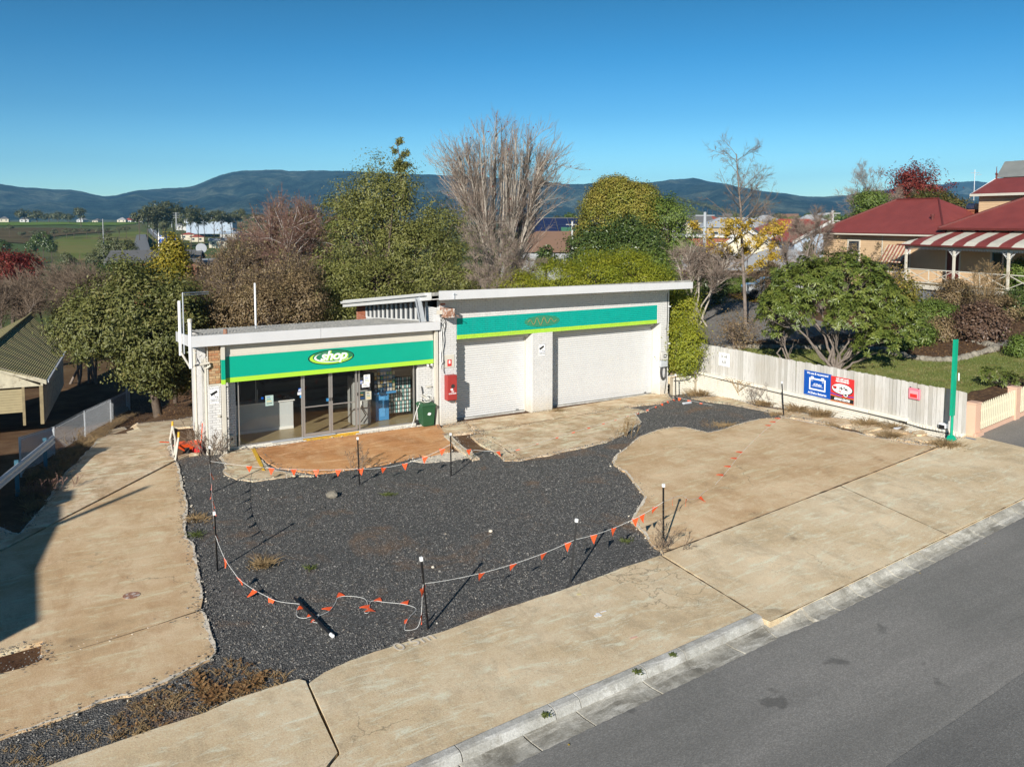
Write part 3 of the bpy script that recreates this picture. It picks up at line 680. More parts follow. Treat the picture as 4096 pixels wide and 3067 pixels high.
# the channel runs on past the crossing
GB = KB[:-1] + [G(D(1618,1338)), G(D(1730,1317)), LB[2], LB[3], LB[4]]
Lg = sum((b - a).length for a, b in zip(GB, GB[1:]))
chan = tag(strip_piece('channel', GB,0.0,.01, [(0,-.3),(.01,-.3),(.01,-.29),(0,-.29)], m_conc_grey, gap=0), kind='structure')
s = 0.0; i = 0; rr = random.Random(4)
gp = [(.235,-.2),(.236,-.1),(.237,-.052),(.3,-.062),(.45,-.072),(.74,-.058),(.76,-.2)]
gp2 = [(0.01,-.2),(.01,.05),(.09,.02),(.18,-.035),(.28,-.06),(.44,-.05),(.46,-.2)]
La = sum((b - a).length for a, b in zip(GB[:4], GB[1:5])); LJ = La + (GB[5] - GB[4]).length
lk = lambda s_: float(np.clip((s_ - La) / (LJ - La),0,1))
def GPF(s_): k_ = lk(s_); return [(a * (1 - k_) + c * k_, b * (1 - k_) + d_ * k_) for (a, b),(c, d_) in zip(gp, gp2)]
while s < Lg:
 L = rr.uniform(1.0,2.3) if s < Lk else rr.uniform(.55,1.15); e = min(Lg, s + L)
 if s < Lk < e: e = Lk
 strip_piece('channel_piece', GB, s, e, gp, m_conc_chan, chan, seed=50 + i, gap=.02, PF=GPF); s = e; i += 1
# road: from the channel lip out past the camera
lip = []
n_l = 300
for k in range(0,301):
 p, d = along(GB, Lg * k / n_l); nr = V_((d.y,-d.x,0)).normalized(); lip.append(p + nr * (.75 - .3 * lk(Lg * k / n_l) + .008 * math.sin(k * 2.3)))
rd = lip + [lip[-1] + V_((40,3,0)), lip[-1] + V_((40,-14,0)), V_((20,-3,0)), V_((-6,-6,0)), V_((-30,-9,0)), lip[0] + V_((-30,-3,0))]
sheet('road', rd,-.048, m_asph, thick=.05, grid=1.2, edge=(.3,.012), which=set(range(0,300)))
sm = [G(ZA(*q)) for q in ((1130,1690),(1400,1500),(1700,1300),(1981,1108),(2300,890))]
sm2 = sm + [sm[-1] + V_((12,-3,0)), V_((22,-1,0)), V_((9,-1,0))]
sheet('road_patch', sm2,-.040, m_asph2, thick=.02, grid=1.2, edge=(.3,.02), which={0,1,2,3})
# loose stones on the gravel
def stones():
 P = np.array([(p.x, p.y) for p in gr_poly]); x0, y0 = P.min(0); x1, y1 = P.max(0)
 n = 150000; x = rng.uniform(x0, x1, n); y = rng.uniform(y0, y1, n)
 dist = np.hypot(x, y); keep = pip(x, y, P) & (rng.random(n) < np.clip(1.6 - dist / 26,.3,1)) & (x > -1.5)
 for S in SLABS: keep &= ~pip(x, y, S)
 pa = np.array([mnoise.noise(V_((a * .55, b * .55,3))) for a, b in zip(x[keep], y[keep])])
 idx = np.flatnonzero(keep); idx = idx[pa < rng.normal(.35,.12, len(idx))]
 x = x[idx]; y = y[idx]; n = len(x)
 es = []
 for S in SLABS[:13]:
  for i in range(len(S)):
   a_, b_ = S[i], S[(i + 1) % len(S)]; L_ = np.hypot(*(b_ - a_)); k_ = int(min(L_,2) * 55) if L_ < 3 else 0
   es.append(a_ + (b_ - a_) * rng.random((k_,1)) + rng.normal(0,.13,(k_,2)))
 es = np.concatenate(es); allin = np.ones(len(es), bool)
 for ox, oy in ((.2,.2),(-.2,.2),(.2,-.2),(-.2,-.2)):
  ins = np.zeros(len(es), bool)
  for S in SLABS: ins |= pip(es[:,0] + ox, es[:,1] + oy, S)
  allin &= ins
 es = es[~allin]; x = np.concatenate([x, es[:,0]]); y = np.concatenate([y, es[:,1]]); n2_ = n; n = len(x)
 s = .011 + .013 * rng.random(n) ** 2; s[rng.random(n) < .015] *= 1.9
 base = np.array([(1,0,-.3),(-.4,.9,-.3),(-.6,-.8,-.3),(.25,.15,.8),(-.3,-.1,.65)])
 tri = np.array([(0,1,3),(1,4,3),(1,2,4),(2,0,3),(2,3,4)])
 a = rng.uniform(0,2 * np.pi, n); ca, sa = np.cos(a), np.sin(a)
 jit = rng.normal(0,.22,(n,5,3)); b = base[None] + jit
 V = np.empty((n,5,3)); V[...,0] = (b[...,0] * ca[:, None] - b[...,1] * sa[:, None]); V[...,1] = (b[...,0] * sa[:, None] + b[...,1] * ca[:, None]); V[...,2] = b[...,2] * .75
 V *= s[:, None, None]; V[...,0] += x[:, None]; V[...,1] += y[:, None]; V[...,2] += (zt(x, y) + np.where(np.arange(n) < n2_,.024,.07))[:, None]
 F = (tri[None] + (np.arange(n) * 5)[:, None, None]).reshape(-1)
 o = np_mesh('gravel', V.reshape(-1,3), F,3, m_stones, rnd=np.repeat(rng.random(n),5))
 tag(o, 'dark blue grey crushed stone loose over the fenced-off ground', 'gravel', kind='stuff')
 print('stones', n)
stones()
# chips of concrete along the broken slab edges
def chips():
 m = MB(); r = random.Random(3)
 for S in SLABS[:12]:
  for i in range(len(S)):
   a, b = S[i], S[(i + 1) % len(S)]; L = np.hypot(*(b - a))
   if L > 3.0: continue
   for _ in range(int(L * 5)):
    t = r.random(); p = a + (b - a) * t + np.array([r.gauss(0,.08), r.gauss(0,.08)]); sz = r.uniform(.008,.028); z = float(zt(p[0], p[1])) + .04
    M = MT((p[0], p[1], z)) @ MR(r.uniform(0,6),4,(r.random(), r.random(),1)); m.box(-sz,-sz * .7,-sz * .5, sz, sz * .7, sz * .5, M)
 o = m.build('rubble', m_conc_edge); tag(o, 'crumbs of broken concrete along the ragged slab edges', 'rubble', kind='stuff')
chips()
# ================================================================ the service station
YF = 28.97; YD = 29.54; YS = 29.38
ROOF_K = .115
TW = .235; CH = .0862   # brick module
def brick_mesh(name, L, H, T, b, mat):
 m = MB(); m.bevbox(0,0,0, L, T, H, b=b); me = bpy.data.meshes.new(name)
 me.from_pydata([tuple(v) for v in m.v], [], m.f); me.materials.append(mat)
 bm = bmesh.new(); bm.from_mesh(me); bmesh.ops.recalc_face_normals(bm, faces=bm.faces); bm.to_mesh(me); bm.free(); return me
BR_CACHE = {}
def bricks(parent, org, xd, W, z0, z1, mat_of, seed=0, own=False, proud=.008, gap=.011, holes=(), tname='brickwork', off=0):
 """stretcher-bond facing from org along xd (unit, horizontal); outward normal = (xd.y,-xd.x).
 own: each brick an object; otherwise one joined mesh per paint colour. holes: (u0,u1,za,zb)"""
 r = random.Random(seed); xd = V_((xd[0], xd[1],0)).normalized(); nrm = V_((xd.y,-xd.x,0)); org = V_(org)
 acc = {}; nrow = int(round((z1 - z0) / CH)); ch = (z1 - z0) / max(nrow,1)
 ang = math.atan2(xd.y, xd.x); inv = wm(parent).inverted()
 for i in range(nrow):
  za = z0 + i * ch; u = -(TW / 2 if (i + off) % 2 else 0)
  while u < W - .01:
   a = max(u,0); b = min(u + TW, W); u += TW
   if b - a < .04: continue
   segs = [(a, b)]
   for (h0, h1, ha, hb) in holes:
    if za + ch / 2 > ha and za + ch / 2 < hb:
     ns = []
     for (p, q) in segs:
      if h1 <= p or h0 >= q: ns.append((p, q)); continue
      if p < h0: ns.append((p, h0))
      if q > h1: ns.append((h1, q))
     segs = ns
   for (p, q) in segs:
    if q - p < .035: continue
    m = mat_of(za + ch / 2,(p + q) / 2, r); d = proud + r.uniform(-.003,.003)
    if m is None: continue
    L = q - p - gap; H = ch - gap
    o_ = org + xd * (p + gap / 2) + nrm * d; o_.z = za + gap / 2
    if own:
     key = (round(L,2), round(H,3), m.name)
     if key not in BR_CACHE: BR_CACHE[key] = brick_mesh('brick', key[0], key[1],.03,.004, m)
     ob = bpy.data.objects.new('brick', BR_CACHE[key]); COL.objects.link(ob); ob.parent = parent
     ob.matrix_local = inv @ MT(o_) @ MR(ang,4, 'Z') @ MR(r.uniform(-.004,.004),4, 'Y')
    else:
     mb = acc.setdefault(m.name,(m, MB()))[1]
     M = MT(o_) @ MR(ang,4, 'Z'); bb = .004
     # front face with chamfer, sides
     v = [(0,0.03,0),(L,.03,0),(L,.03, H),(0,.03, H),(0, bb,0),(L, bb,0),(L, bb, H),(0, bb, H),(bb,0, bb),(L - bb,0, bb),(L - bb,0, H - bb),(bb,0, H - bb)]
     mb.add([M @ V_(t) for t in v], [(8,9,10,11),(4,5,9,8),(5,6,10,9),(6,7,11,10),(7,4,8,11),(0,1,5,4),(1,2,6,5),(2,3,7,6),(3,0,4,7)])
 for m, mb in acc.values():
  o = mb.build(tname, m, parent); o['kind'] = 'stuff'
def band_mat(z, u, r):
 if 3.34 < z < 3.505: return m_lime
 if 3.505 < z < 4.165: return m_teal
 return m_wbrick
gar = thing('garage', 'white painted brick garage with two wide roller doors and a teal and lime band', 'garage',(13.63, YF,0))
GX0, GX1 = 13.63,25.15; YB = 38.4
def roofz(y): return 5.36 - ROOF_K * (y - 27.95)
# walls: cores set just behind the brick faces
for a, b in ((GX0 + .01,14.35),(17.84,18.82),(24.66, GX1 - .01)): B('wall', m_mortar, gar,(a, YF + .012,0, b,29.9,3.34))
top = MB()
top.prism([(GX0 + .01, YF + .012,4.165),(GX1 - .01, YF + .012,4.165),(GX1 - .01, YF + .012,5.05),(GX0 + .01, YF + .012,5.05)],(0,.25,0)); top.build('wall', m_mortar, gar)
B('wall', m_mortar_t, gar,(14.37, YF + .012,3.508,24.46, YF + .25,4.162)); B('wall', m_mortar_l, gar,(14.37, YF + .012,3.342,24.46, YF + .25,3.505))
B('wall', m_mortar, gar,(GX0 + .01, YF + .012,3.342,14.368, YF + .25,4.162)); B('wall', m_mortar, gar,(24.462, YF + .012,3.342, GX1 - .01, YF + .25,4.162))
B('lintel', m_cream, gar,(14.37, YF + .25,3.2,24.46,29.88,3.34))
sw = MB()  # side and back walls
for x0, x1 in ((GX1 - .25, GX1 - .01), ):
 sw.prism([(x0,29.9,0),(x0, YB,0),(x0, YB, roofz(YB) - .3),(x0,29.9, roofz(29.9) - .3)],(x1 - x0,0,0))
B('wall', m_mortar, gar,(GX0, YB - .2,0, GX1 - .26, YB, roofz(YB) - .3))
sw.prism([(GX1 - .25, YF + .26,0),(GX1 - .25,29.9,0),(GX1 - .25,29.9,5.0),(GX1 - .25, YF + .26,5.0)],(.24,0,0))
sw.build('wall', m_mortar, gar)
lw = MB(); lw.prism([(GX0 + .01, YF + .26,0),(GX0 + .01, YB,0),(GX0 + .01, YB,3.5),(GX0 + .01, YF + .26,3.5)],(.22,0,0))
lw.build('wall', m_mortar, gar)
# brick faces: the pier and the pillar brick by brick, the rest joined
bricks(gar,(GX0, YF,0),(1,0),.73,0,3.34, lambda z, u, r: m_wbrick,1, own=True)
bricks(gar,(17.83, YF,0),(1,0),1.0,0,3.34, lambda z, u, r: m_wbrick,2, own=False)
bricks(gar,(24.66, YF,0),(1,0),.49,0,3.34, lambda z, u, r: m_wbrick,3)
def bm_band(z, u, r):
 x = GX0 + u
 if x < 14.36 or x > 24.47: return m_wbrick
 return band_mat(z, u, r)
bricks(gar,(GX0, YF,0),(1,0),11.52,3.34,4.165, lambda z, u, r: bm_band(z, u, r),4, holes=[(.72,.76,0,9),(10.82,10.84,0,9)])
bricks(gar,(GX0, YF,0),(1,0),11.52,4.165,5.03, lambda z, u, r: m_wbrick,5)
bricks(gar,(17.83,29.5,0),(0,-1),.5,0,3.34, lambda z, u, r: m_wbrick,6); bricks(gar,(24.66,29.5,0),(0,-1),.5,0,3.34, lambda z, u, r: m_wbrick,7)
bricks(gar,(GX0, YS + .2,0),(0,-1),.58,0,4.3, lambda z, u, r: m_wbrick,8)
# a few bricks bared to the red by the left corner
for k,(x, z) in enumerate(((13.66,4.72),(13.66,4.55),(13.84,4.46))): B('brick', m_redbrick, gar,(x, YF - .018, z, x + .2, YF, z + .075))
# roof
rf = MB(); y0, y1 = 27.98, YB + .4
rf.hexa([(13.16, y0, roofz(y0) - .16),(25.54, y0, roofz(y0) - .16),(25.54, y1, roofz(y1) - .16),(13.16, y1, roofz(y1) - .16),(13.16, y0, roofz(y0) - .03),(25.54, y0, roofz(y0) - .03),(25.54, y1, roofz(y1) - .03),(13.16, y1, roofz(y1) - .03)])
roof = rf.build('roof', m_corr, gar)
so = MB(); so.hexa([(13.16, y0, roofz(y0) - .30),(25.54, y0, roofz(y0) - .36),(25.54, y1, roofz(y1) - .3),(13.16, y1, roofz(y1) - .3),(13.16, y0, roofz(y0) - .27),(25.54, y0, roofz(y0) - .30),(25.54, y1, roofz(y1) - .27),(13.16, y1, roofz(y1) - .27)]); so.build('soffit', m_soffit, gar)
# front fascia in two lengths with a dented joint
def fascia(name, x0, x1, y, zt0, zt1, zb0, zb1, t=.04, mat=None, par=None):
 m = MB(); m.hexa([(x0, y, zb0),(x1, y, zb1),(x1, y + t, zb1),(x0, y + t, zb0),(x0, y, zt0),(x1, y, zt1),(x1, y + t, zt1),(x0, y + t, zt0)])
 return m.build(name, mat or m_fascia, par or gar)
def fz(x, a, b): return a + (b - a) * (x - 13.13) / (25.57 - 13.13)
fascia('fascia',13.13,22.15,27.93, fz(13.13,5.37,5.24), fz(22.15,5.37,5.24), fz(13.13,5.03,4.95), fz(22.15,5.03,4.95))
fascia('fascia',22.165,25.57,27.928, fz(22.165,5.37,5.24),5.24, fz(22.165,5.03,4.95),4.95)
fp = MB(); fp.hexa([(25.572,27.93,4.95),(25.61,27.93,4.95),(25.61, y1, roofz(y1) - .3),(25.572, y1, roofz(y1) - .3),(25.572,27.93,5.24),(25.61,27.93,5.24),(25.61, y1, roofz(y1)),(25.572, y1, roofz(y1))]); fp.build('fascia', m_fascia, gar)
fp = MB(); yl = 28.6
fp.hexa([(13.08, yl, roofz(yl) - .31),(13.125, yl, roofz(yl) - .31),(13.125, y1, roofz(y1) - .33),(13.08, y1, roofz(y1) - .33),(13.08, yl, roofz(yl) - .02),(13.125, yl, roofz(yl) - .02),(13.125, y1, roofz(y1)),(13.08, y1, roofz(y1))]); fp.build('fascia', m_white, gar)
gut = MB(); gut.hexa([(12.98, yl + .3, roofz(yl) - .16),(13.078, yl + .3, roofz(yl) - .16),(13.078, y1, roofz(y1) - .16),(12.98, y1, roofz(y1) - .16),(12.96, yl + .3, roofz(yl) - .05),(13.078, yl + .3, roofz(yl) - .05),(13.078, y1, roofz(y1) - .05),(12.96, y1, roofz(y1) - .05)]); gut.build('gutter', m_white, gar)
B('bracket', m_galv, gar,(13.72,27.90,5.06,13.76,27.928,5.27),(13.70,27.90,5.2,13.84,27.928,5.23))
for x in (15.35,18.0,20.55): B('soffit_light', m_soffit, gar,(x,28.3,4.93, x + 1.25,28.42,4.985), bev=.01)
B('soffit_light', m_soffit, gar,(23.2,28.25,4.9,24.2,28.37,4.955), bev=.01)
# high louvred windows in the left wall over the shop roof
LX = GX0
frame = MB(); zb_, = (3.78,)
ya, yb = 30.2,37.0
wtop = lambda y: roofz(y) - .34
wbot = lambda y: 4.14 - .085 * (y - 28.9)
frame.prism([(LX - .03, ya, wbot(ya) - .1),(LX - .03, yb, wbot(yb) - .1),(LX - .03, yb, wbot(yb)),(LX - .03, ya, wbot(ya))],(.1,0,0))
louvre = frame.build('window_frame', m_white, gar)
nmul = 13
for k in range(nmul + 1):
 y = ya + (yb - ya) * k / nmul
 mm = MB(); mm.prism([(LX - .04, y - .035, wbot(y) + .002),(LX - .04, y + .035, wbot(y) + .002),(LX - .04, y + .035, wtop(y)),(LX - .04, y - .035, wtop(y))],(.09,0,0)); mm.build('mullion', m_white, gar)
 if k < nmul:
  yn = ya + (yb - ya) * (k + 1) / nmul
  pp = MB(); pp.prism([(LX + .02, y + .04, wbot(y)),(LX + .02, yn - .04, wbot(yn)),(LX + .02, yn - .04, wtop(yn)),(LX + .02, y + .04, wtop(y))],(.012,0,0)); pp.build('window_pane', m_glass_dark, gar)
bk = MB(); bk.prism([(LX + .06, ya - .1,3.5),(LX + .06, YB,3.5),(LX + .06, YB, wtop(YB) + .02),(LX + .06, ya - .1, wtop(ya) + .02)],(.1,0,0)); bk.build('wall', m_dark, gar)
bricks(gar,(LX, YB,0),(0,-1), YB - yb - .04,3.2,3.95, lambda z, u, r: m_redbrick,11)
bricks(gar,(LX, ya - .04,0),(0,-1), ya - YF - .04,3.6,4.6, lambda z, u, r: m_wbrick,12)
# roller doors, each slat a piece of its own
def roller(x0, x1, seed):
 zs = .05; n = 36; h = (3.36 - zs) / n; r = random.Random(seed); base = B('roller_door', m_roller, gar,(x0, YD + .045,.04, x1, YD + .06,3.34))
 prof = []
 for k in range(7):
  t = k / 6; prof.append((-.013 * math.sin(math.pi * min(1, t * 1.25)) if t < .8 else .004, t * h * .985))
 me = None
 vs = [(0, o, z) for o, z in prof] + [(x1 - x0, o, z) for o, z in prof]; k = len(prof)
 fs = [(i, k + i, k + i + 1, i + 1) for i in range(k - 1)]
 me = bpy.data.meshes.new('slat'); me.from_pydata(vs, [], fs); me.materials.append(m_roller)
 inv = wm(base).inverted()
 for i in range(n):
  o = bpy.data.objects.new('slat', me); COL.objects.link(o); o.parent = base
  o.matrix_local = inv @ MT((x0, YD + .03 + r.uniform(-.0015,.0015), zs + i * h))
 B('bottom_rail', m_alu, base,(x0 + .02, YD + .0,.012, x1 - .02, YD + .044,.048))
 B('lift_handle', m_black, base,(x1 - .45, YD - .03,.09, x1 - .33, YD - .002,.115)); return base
roller(14.37,17.82,1); roller(18.84,24.65,2)
for x in (14.36,17.79,18.835,24.62): B('door_track', m_cream, gar,(x, YD - .035,.02, x + .04, YD + .03,3.3))
for a, b in ((14.37,17.82),(18.84,24.65)): B('door_sill', m_conc_grey, gar,(a, YD - .02,-.05, b, YD + .3,.035))
# the ghost of the old emblem on the painted bricks
def disc(cx, cz, rx, rz, y, t, n=40):
 return [(cx + rx * math.cos(2 * math.pi * k / n), y, cz + rz * math.sin(2 * math.pi * k / n)) for k in range(n)]
e = MB(); c0 = PY(Z3(942,470), YF); EX, EZ = c0.x, c0.z
e.prism(disc(EX, EZ,.86,.235, YF - .014,0),(0,.004,0)); emb = e.build('emblem', simple('old_emblem_green',(.03,.22,.12),.6,.2,20), gar)
wv = MB(); pts = []
for k in range(90):
 t = k / 89; x = EX - .72 + 1.44 * t; amp = .17 * math.sin(math.pi * min(1, max(0, t)) ) ** .5 * (1 if t < .6 else .75)
 pts.append((x, YF - .019, EZ + amp * math.sin(t * 2 * math.pi * 4.2 - .6) * .9))
wv.tube(pts,.011,5); wv.build('emblem_trace', simple('glue_trace',(.32,.22,.08),.8,.3,20), emb)
# notices
def camera_notice(pos, w=.32, h=.5, cat_label=''):
 x, y, z = pos; s = thing('security_sign', cat_label, 'sign',(x, y, z))
 B('panel', m_whitep, s,(x - w / 2, y, z - h / 2, x + w / 2, y + .006, z + h / 2))
 put_text('lettering', 'SECURITY NOTICE',(x, y - .002, z + h * .40),(1,0,0),(0,0,1),.05, m_black, s, sx=.75, ex=.001)
 M = MT((x + .0, y - .004, z + .08)) @ MR(R(-28),4, 'Y')
 c = MB(); c.box(-.11,-.002,-.035,.1,.002,.045, M); c.box(-.135,-.002,-.045,-.11,.002,.055, M); c.tube([(x, y - .004, z + .03),(x + .02, y - .004, z - .07),(x + .11, y - .004, z - .07)],.007,5); c.box(x + .1, y - .006, z - .1, x + .115, y - .002, z - .04)
 c.build('camera_symbol', m_black, s)
 B('divider', m_blue, s,(x - w * .44, y - .003, z - .115, x + w * .44, y - .001, z - .11),(x - w * .44, y - .003, z + h * .37, x + w * .44, y - .001, z + h * .375))
 put_text('lettering', 'SURVEILLANCE',(x, y - .002, z - .165),(1,0,0),(0,0,1),.052, m_black, s, sx=.78, ex=.001)
 put_text('lettering', 'CAMERAS IN USE',(x, y - .002, z - .218),(1,0,0),(0,0,1),.05, m_black, s, sx=.75, ex=.001)
 return s
q = PY(Z3(941,699), YF - .02); camera_notice((q.x, YF - .022, q.z),.30,.52, 'white security notice with a camera symbol on the pillar between the roller doors')
q = PY(Z3(196,792), YF - .02)
s = thing('wall_sign', 'square cream plate with a small red fire extinguisher symbol on the garage pier', 'sign',(q.x, YF - .025, q.z))
B('panel', m_cream, s,(q.x - .21, YF - .03, q.z - .25, q.x + .21, YF - .02, q.z + .25), bev=.006)
B('symbol', m_redbright, s,(q.x - .09, YF - .036, q.z - .2, q.x + .09, YF - .031, q.z + .06)); B('symbol_bottle', m_whitep, s,(q.x - .035, YF - .04, q.z - .1, q.x + .035, YF - .037, q.z + .02),(q.x - .012, YF - .04, q.z + .02, q.x + .012, YF - .037, q.z + .04))
# red extinguisher cabinet
x0, z0 = PY(Z3(143,1128), YF - .35).x, PY(Z3(143,1128), YF - .35).z
s = thing('fire_extinguisher_cabinet', 'red steel fire extinguisher cabinet with round window fixed to the garage pier', 'cabinet',(14.0, YF - .02,1.0))
xa, xb = 13.80,14.22; za, zb2 = 1.02,2.0
B('case', m_red, s,(xa, YF - .3, za, xb, YF - .02, zb2), bev=.012)
dr = B('door', m_red, s,(xa + .02, YF - .315, za + .03, xb - .02, YF - .302, zb2 - .03), bev=.004)
wn_ = MB(); wn_.prism([(14.03 + .08 * math.cos(k * .393), YF - .322,1.58 + .08 * math.sin(k * .393)) for k in range(16)],(0,.006,0)); wn_.build('round_window', m_dark, dr)
B('label_plate', m_whitep, dr,(13.93, YF - .319,1.42,14.03, YF - .316,1.49))
put_text('lettering', 'FIRE',(14.02, YF - .317,1.345),(1,0,0),(0,0,1),.075, m_whitep, dr, sx=.8, ex=.001, bold=.002)
put_text('lettering', 'EXTINGUISHER',(14.01, YF - .317,1.27),(1,0,0),(0,0,1),.065, m_whitep, dr, sx=.72, ex=.001, bold=.002)
# tap under it
t = MB(); t.tube([(14.2, YF - .02,.95),(14.2, YF - .12,.95),(14.22, YF - .17,.93),(14.22, YF - .17,.86)],.016,6); t.tube([(14.2, YF - .08,.95),(14.2, YF - .08,1.0)],.01,6); t.box(14.15, YF - .09,1.0,14.25, YF - .07,1.012); tag(t.build('garden_tap', m_rust), 'small rusty tap below the red extinguisher cabinet', 'tap')
# rusted floodlight box at the corner
s = thing('rusted_light_box', 'rusted open steel light box hanging from the garage corner under the roof', 'light box',(13.7, YF - .3,4.4))
B('case', m_rust, s,(13.62, YF - .55,4.28,14.02, YF - .02,4.62), bev=.01); B('face_plate', m_cream, s,(13.36, YF - .30,4.40,13.60, YF - .27,4.56));
c = MB(); c.tube([(13.62, YF - .3,4.62),(13.5, YF - .2,4.75)],.012); c.box(13.64, YF - .57,4.36,13.98, YF - .552,4.58); c.tube([(14.02, YF - .3,4.4),(14.2, YF - .55,4.3)],.012); c.build('bracket', m_rust, s)
# loose bundle of cables down the corner
s = thing('cable_bundle', 'tangled black and white cables hanging down the garage corner beside the shop', 'cable',(13.6, YF - .05,2.0))
for k,(mt, pts) in enumerate(((m_wire, [(13.66,4.5),(13.86,4.1),(13.78,3.4),(13.74,2.6),(13.8,2.05)]),(m_string, [(13.55,4.55),(13.7,4.05),(13.68,3.3),(13.63,2.5),(13.66,2.25)]),(m_wire, [(13.62,4.3),(13.75,3.8),(13.7,3.1),(13.76,2.4)]),(m_string, [(13.6,4.4),(13.78,3.95),(13.74,3.2),(13.68,2.45)]))):
 c = MB(); P = []
 for a, b in zip(pts, pts[1:]):
  for t in range(6): f = t / 6; P.append((a[0] + (b[0] - a[0]) * f + .02 * math.sin(t + k), YF - .05 - .015 * k, a[1] + (b[1] - a[1]) * f))
 P.append((pts[-1][0], YF - .05, pts[-1][1])); c.tube(P,.011,5); c.build('cable', mt, s)
# leaning piece of flashing on the shop roof
c = MB(); M = MT((13.25, YF + .75,3.9)) @ MR(R(-14),4, 'Y') @ MR(R(8),4, 'X')
c.box(-.13,-.015,-.05,.13,0,1.15, M); c.box(-.13,-.08,-.05,-.115,-.015,1.15, M); tag(c.build('metal_flashing', m_galv), 'loose grey strip of metal flashing leaning against the high louvred windows', 'flashing')
# meter box, hose and cable on the right pier
s = thing('meter_box', 'grey electricity meter box on the right end of the garage', 'meter box',(24.95, YF - .03,1.9))
q = PY(Z3(1919,780), YF - .1); mx_, mz_ = q.x, q.z
B('case', m_galv, s,(mx_ - .2, YF - .16, mz_ - .33, mx_ + .2, YF - .02, mz_ - .03), bev=.01); B('cover', m_conc_grey, s,(mx_ - .19, YF - .2, mz_ - .02, mx_ + .19, YF - .02, mz_ + .36), bev=.02)
B('dial', m_black, s,(mx_ - .08, YF - .206, mz_ + .1, mx_ + .08, YF - .201, mz_ + .24)); B('dial_plate', m_whitep, s,(mx_ - .05, YF - .21, mz_ + .15, mx_ + .05, YF - .207, mz_ + .2))
s = thing('coiled_hose', 'grey hose coiled over a hook below the meter box', 'hose',(24.95, YF - .1,1.2))
q = PY(Z3(1922,878), YF - .12)
for k in range(6):
 c = MB(); c.tube([(q.x + (.17 - .012 * k) * math.cos(a_ / 24 * 2 * math.pi), YF - .06 - .02 * (k % 3), q.z + (.38 - .02 * k) * math.sin(a_ / 24 * 2 * math.pi)) for a_ in range(25)],.014,6); c.build('hose_loop', simple('hose_grey',(.06,.06,.06),.5) if k == 0 else bpy.data.materials['hose_grey'], s)
B('hook', m_galv, s,(q.x - .03, YF - .12, q.z + .33, q.x + .03, YF - .02, q.z + .36))
c = MB(); P = [(25.02, YF - .03,4.7),(25.03, YF - .03,3.6),(25.0, YF - .03,3.0),(25.04, YF - .03,2.3),(25.02, YF - .03,1.5),(25.0, YF - .04,.7),(24.9, YF - .05,.1)]
c.tube(P,.014,5); tag(c.build('wall_cable', m_wire), 'thin black cable running down the right edge of the garage', 'cable')
B('wall_bracket', m_whitep, gar,(25.06, YF - .06,4.05,25.2, YF - .02,4.1),(25.06, YF - .06,2.35,25.2, YF - .02,2.42))
# ================================================================ the shop
SX0, SX1 = 5.08,13.62; SB = 35.1; SB1 = 32.05; IX = 5.75
shop = thing('shop', 'single storey white brick shop with teal sign band and wide glazed front', 'shop',(SX0, YS,0))
def sroof(y): return 4.13 - .08 * (y - 28.87)
# floor and slab
sheet_floor = B('floor', m_floor_in, shop,(IX, YS + .12,-.3, SX1 - .02, SB - .2,.14))
B('base_wall', m_mortar, shop,(6.005, YS + .012,-.1,13.6, YS + .118,.125))
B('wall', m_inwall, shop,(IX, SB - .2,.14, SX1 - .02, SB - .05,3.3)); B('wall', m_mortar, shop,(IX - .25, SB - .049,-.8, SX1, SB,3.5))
B('wall', m_inwall, shop,(SX1 - .06, YS + .2,.14, SX1 - .02, SB - .2,2.9))
B('wall', m_mortar, shop,(SX0 + .01, SB1 - .2,-.9, IX - .24, SB1,3.5)); B('wall', m_mortar, shop,(IX - .24, SB1 - .1,-.9, IX - .02, SB - .2,3.3))
wl_ = MB(); wl_.prism([(SX0 + .01, YS + .2,-.9),(SX0 + .01, SB1 - .21,-.9),(SX0 + .01, SB1 - .21,3.56),(SX0 + .01, YS + .2,3.75)],(.23,0,0)); wl_.build('wall', m_mortar, shop)
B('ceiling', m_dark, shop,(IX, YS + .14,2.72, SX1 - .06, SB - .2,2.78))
# left pier: painted bricks below, bare bricks above
YP = 29.16
B('wall', m_mortar, shop,(SX0 + .01, YP + .012,-.1,5.5, YS + .2,2.42)); B('wall', simple('bare_mortar',(.3,.24,.18),.95,.2), shop,(SX0 + .01, YP + .02,2.44,5.5, YS + .2,3.8)); B('wall', m_mortar, shop,(5.51, YS + .012,-.1,6.0, YS + .2,3.8))
bricks(shop,(SX0, YP,0),(1,0),.42,.0,2.415, lambda z, u, r: m_wbrick,21)
bricks(shop,(SX0 + .02, YP + .01,0),(1,0),.40,2.46,3.76, lambda z, u, r: r.choice(m_rawbrick),22, own=True, proud=.006)
B('brick_panel_frame', m_cream, shop,(SX0 - .0, YP - .03,2.40,5.5, YP - .005,2.45),(SX0 - .01, YP - .02,2.45, SX0 + .02, YP - .002,3.78))
bricks(shop,(SX0, SB1,0),(0,-1), SB1 - YP - .02,-.75,3.4, lambda z, u, r: m_wbrick,23)
bricks(shop,(6.0, YS,0),(1,0),7.6,-.1,.12, lambda z, u, r: m_yellow if 2.38 < u < 4.43 else m_wallold,24, holes=[(7.2,7.6,.0,9)])
bricks(shop,(12.85, YS,0),(1,0),.62,.0,2.45, lambda z, u, r: m_wbrick,25); B('wall', m_mortar, shop,(12.86, YS + .012,-.1,13.6, YS + .2,2.6))
bricks(shop,(5.6, YS - .01,0),(1,0),.42,.0,2.45, lambda z, u, r: m_wbrick,26)
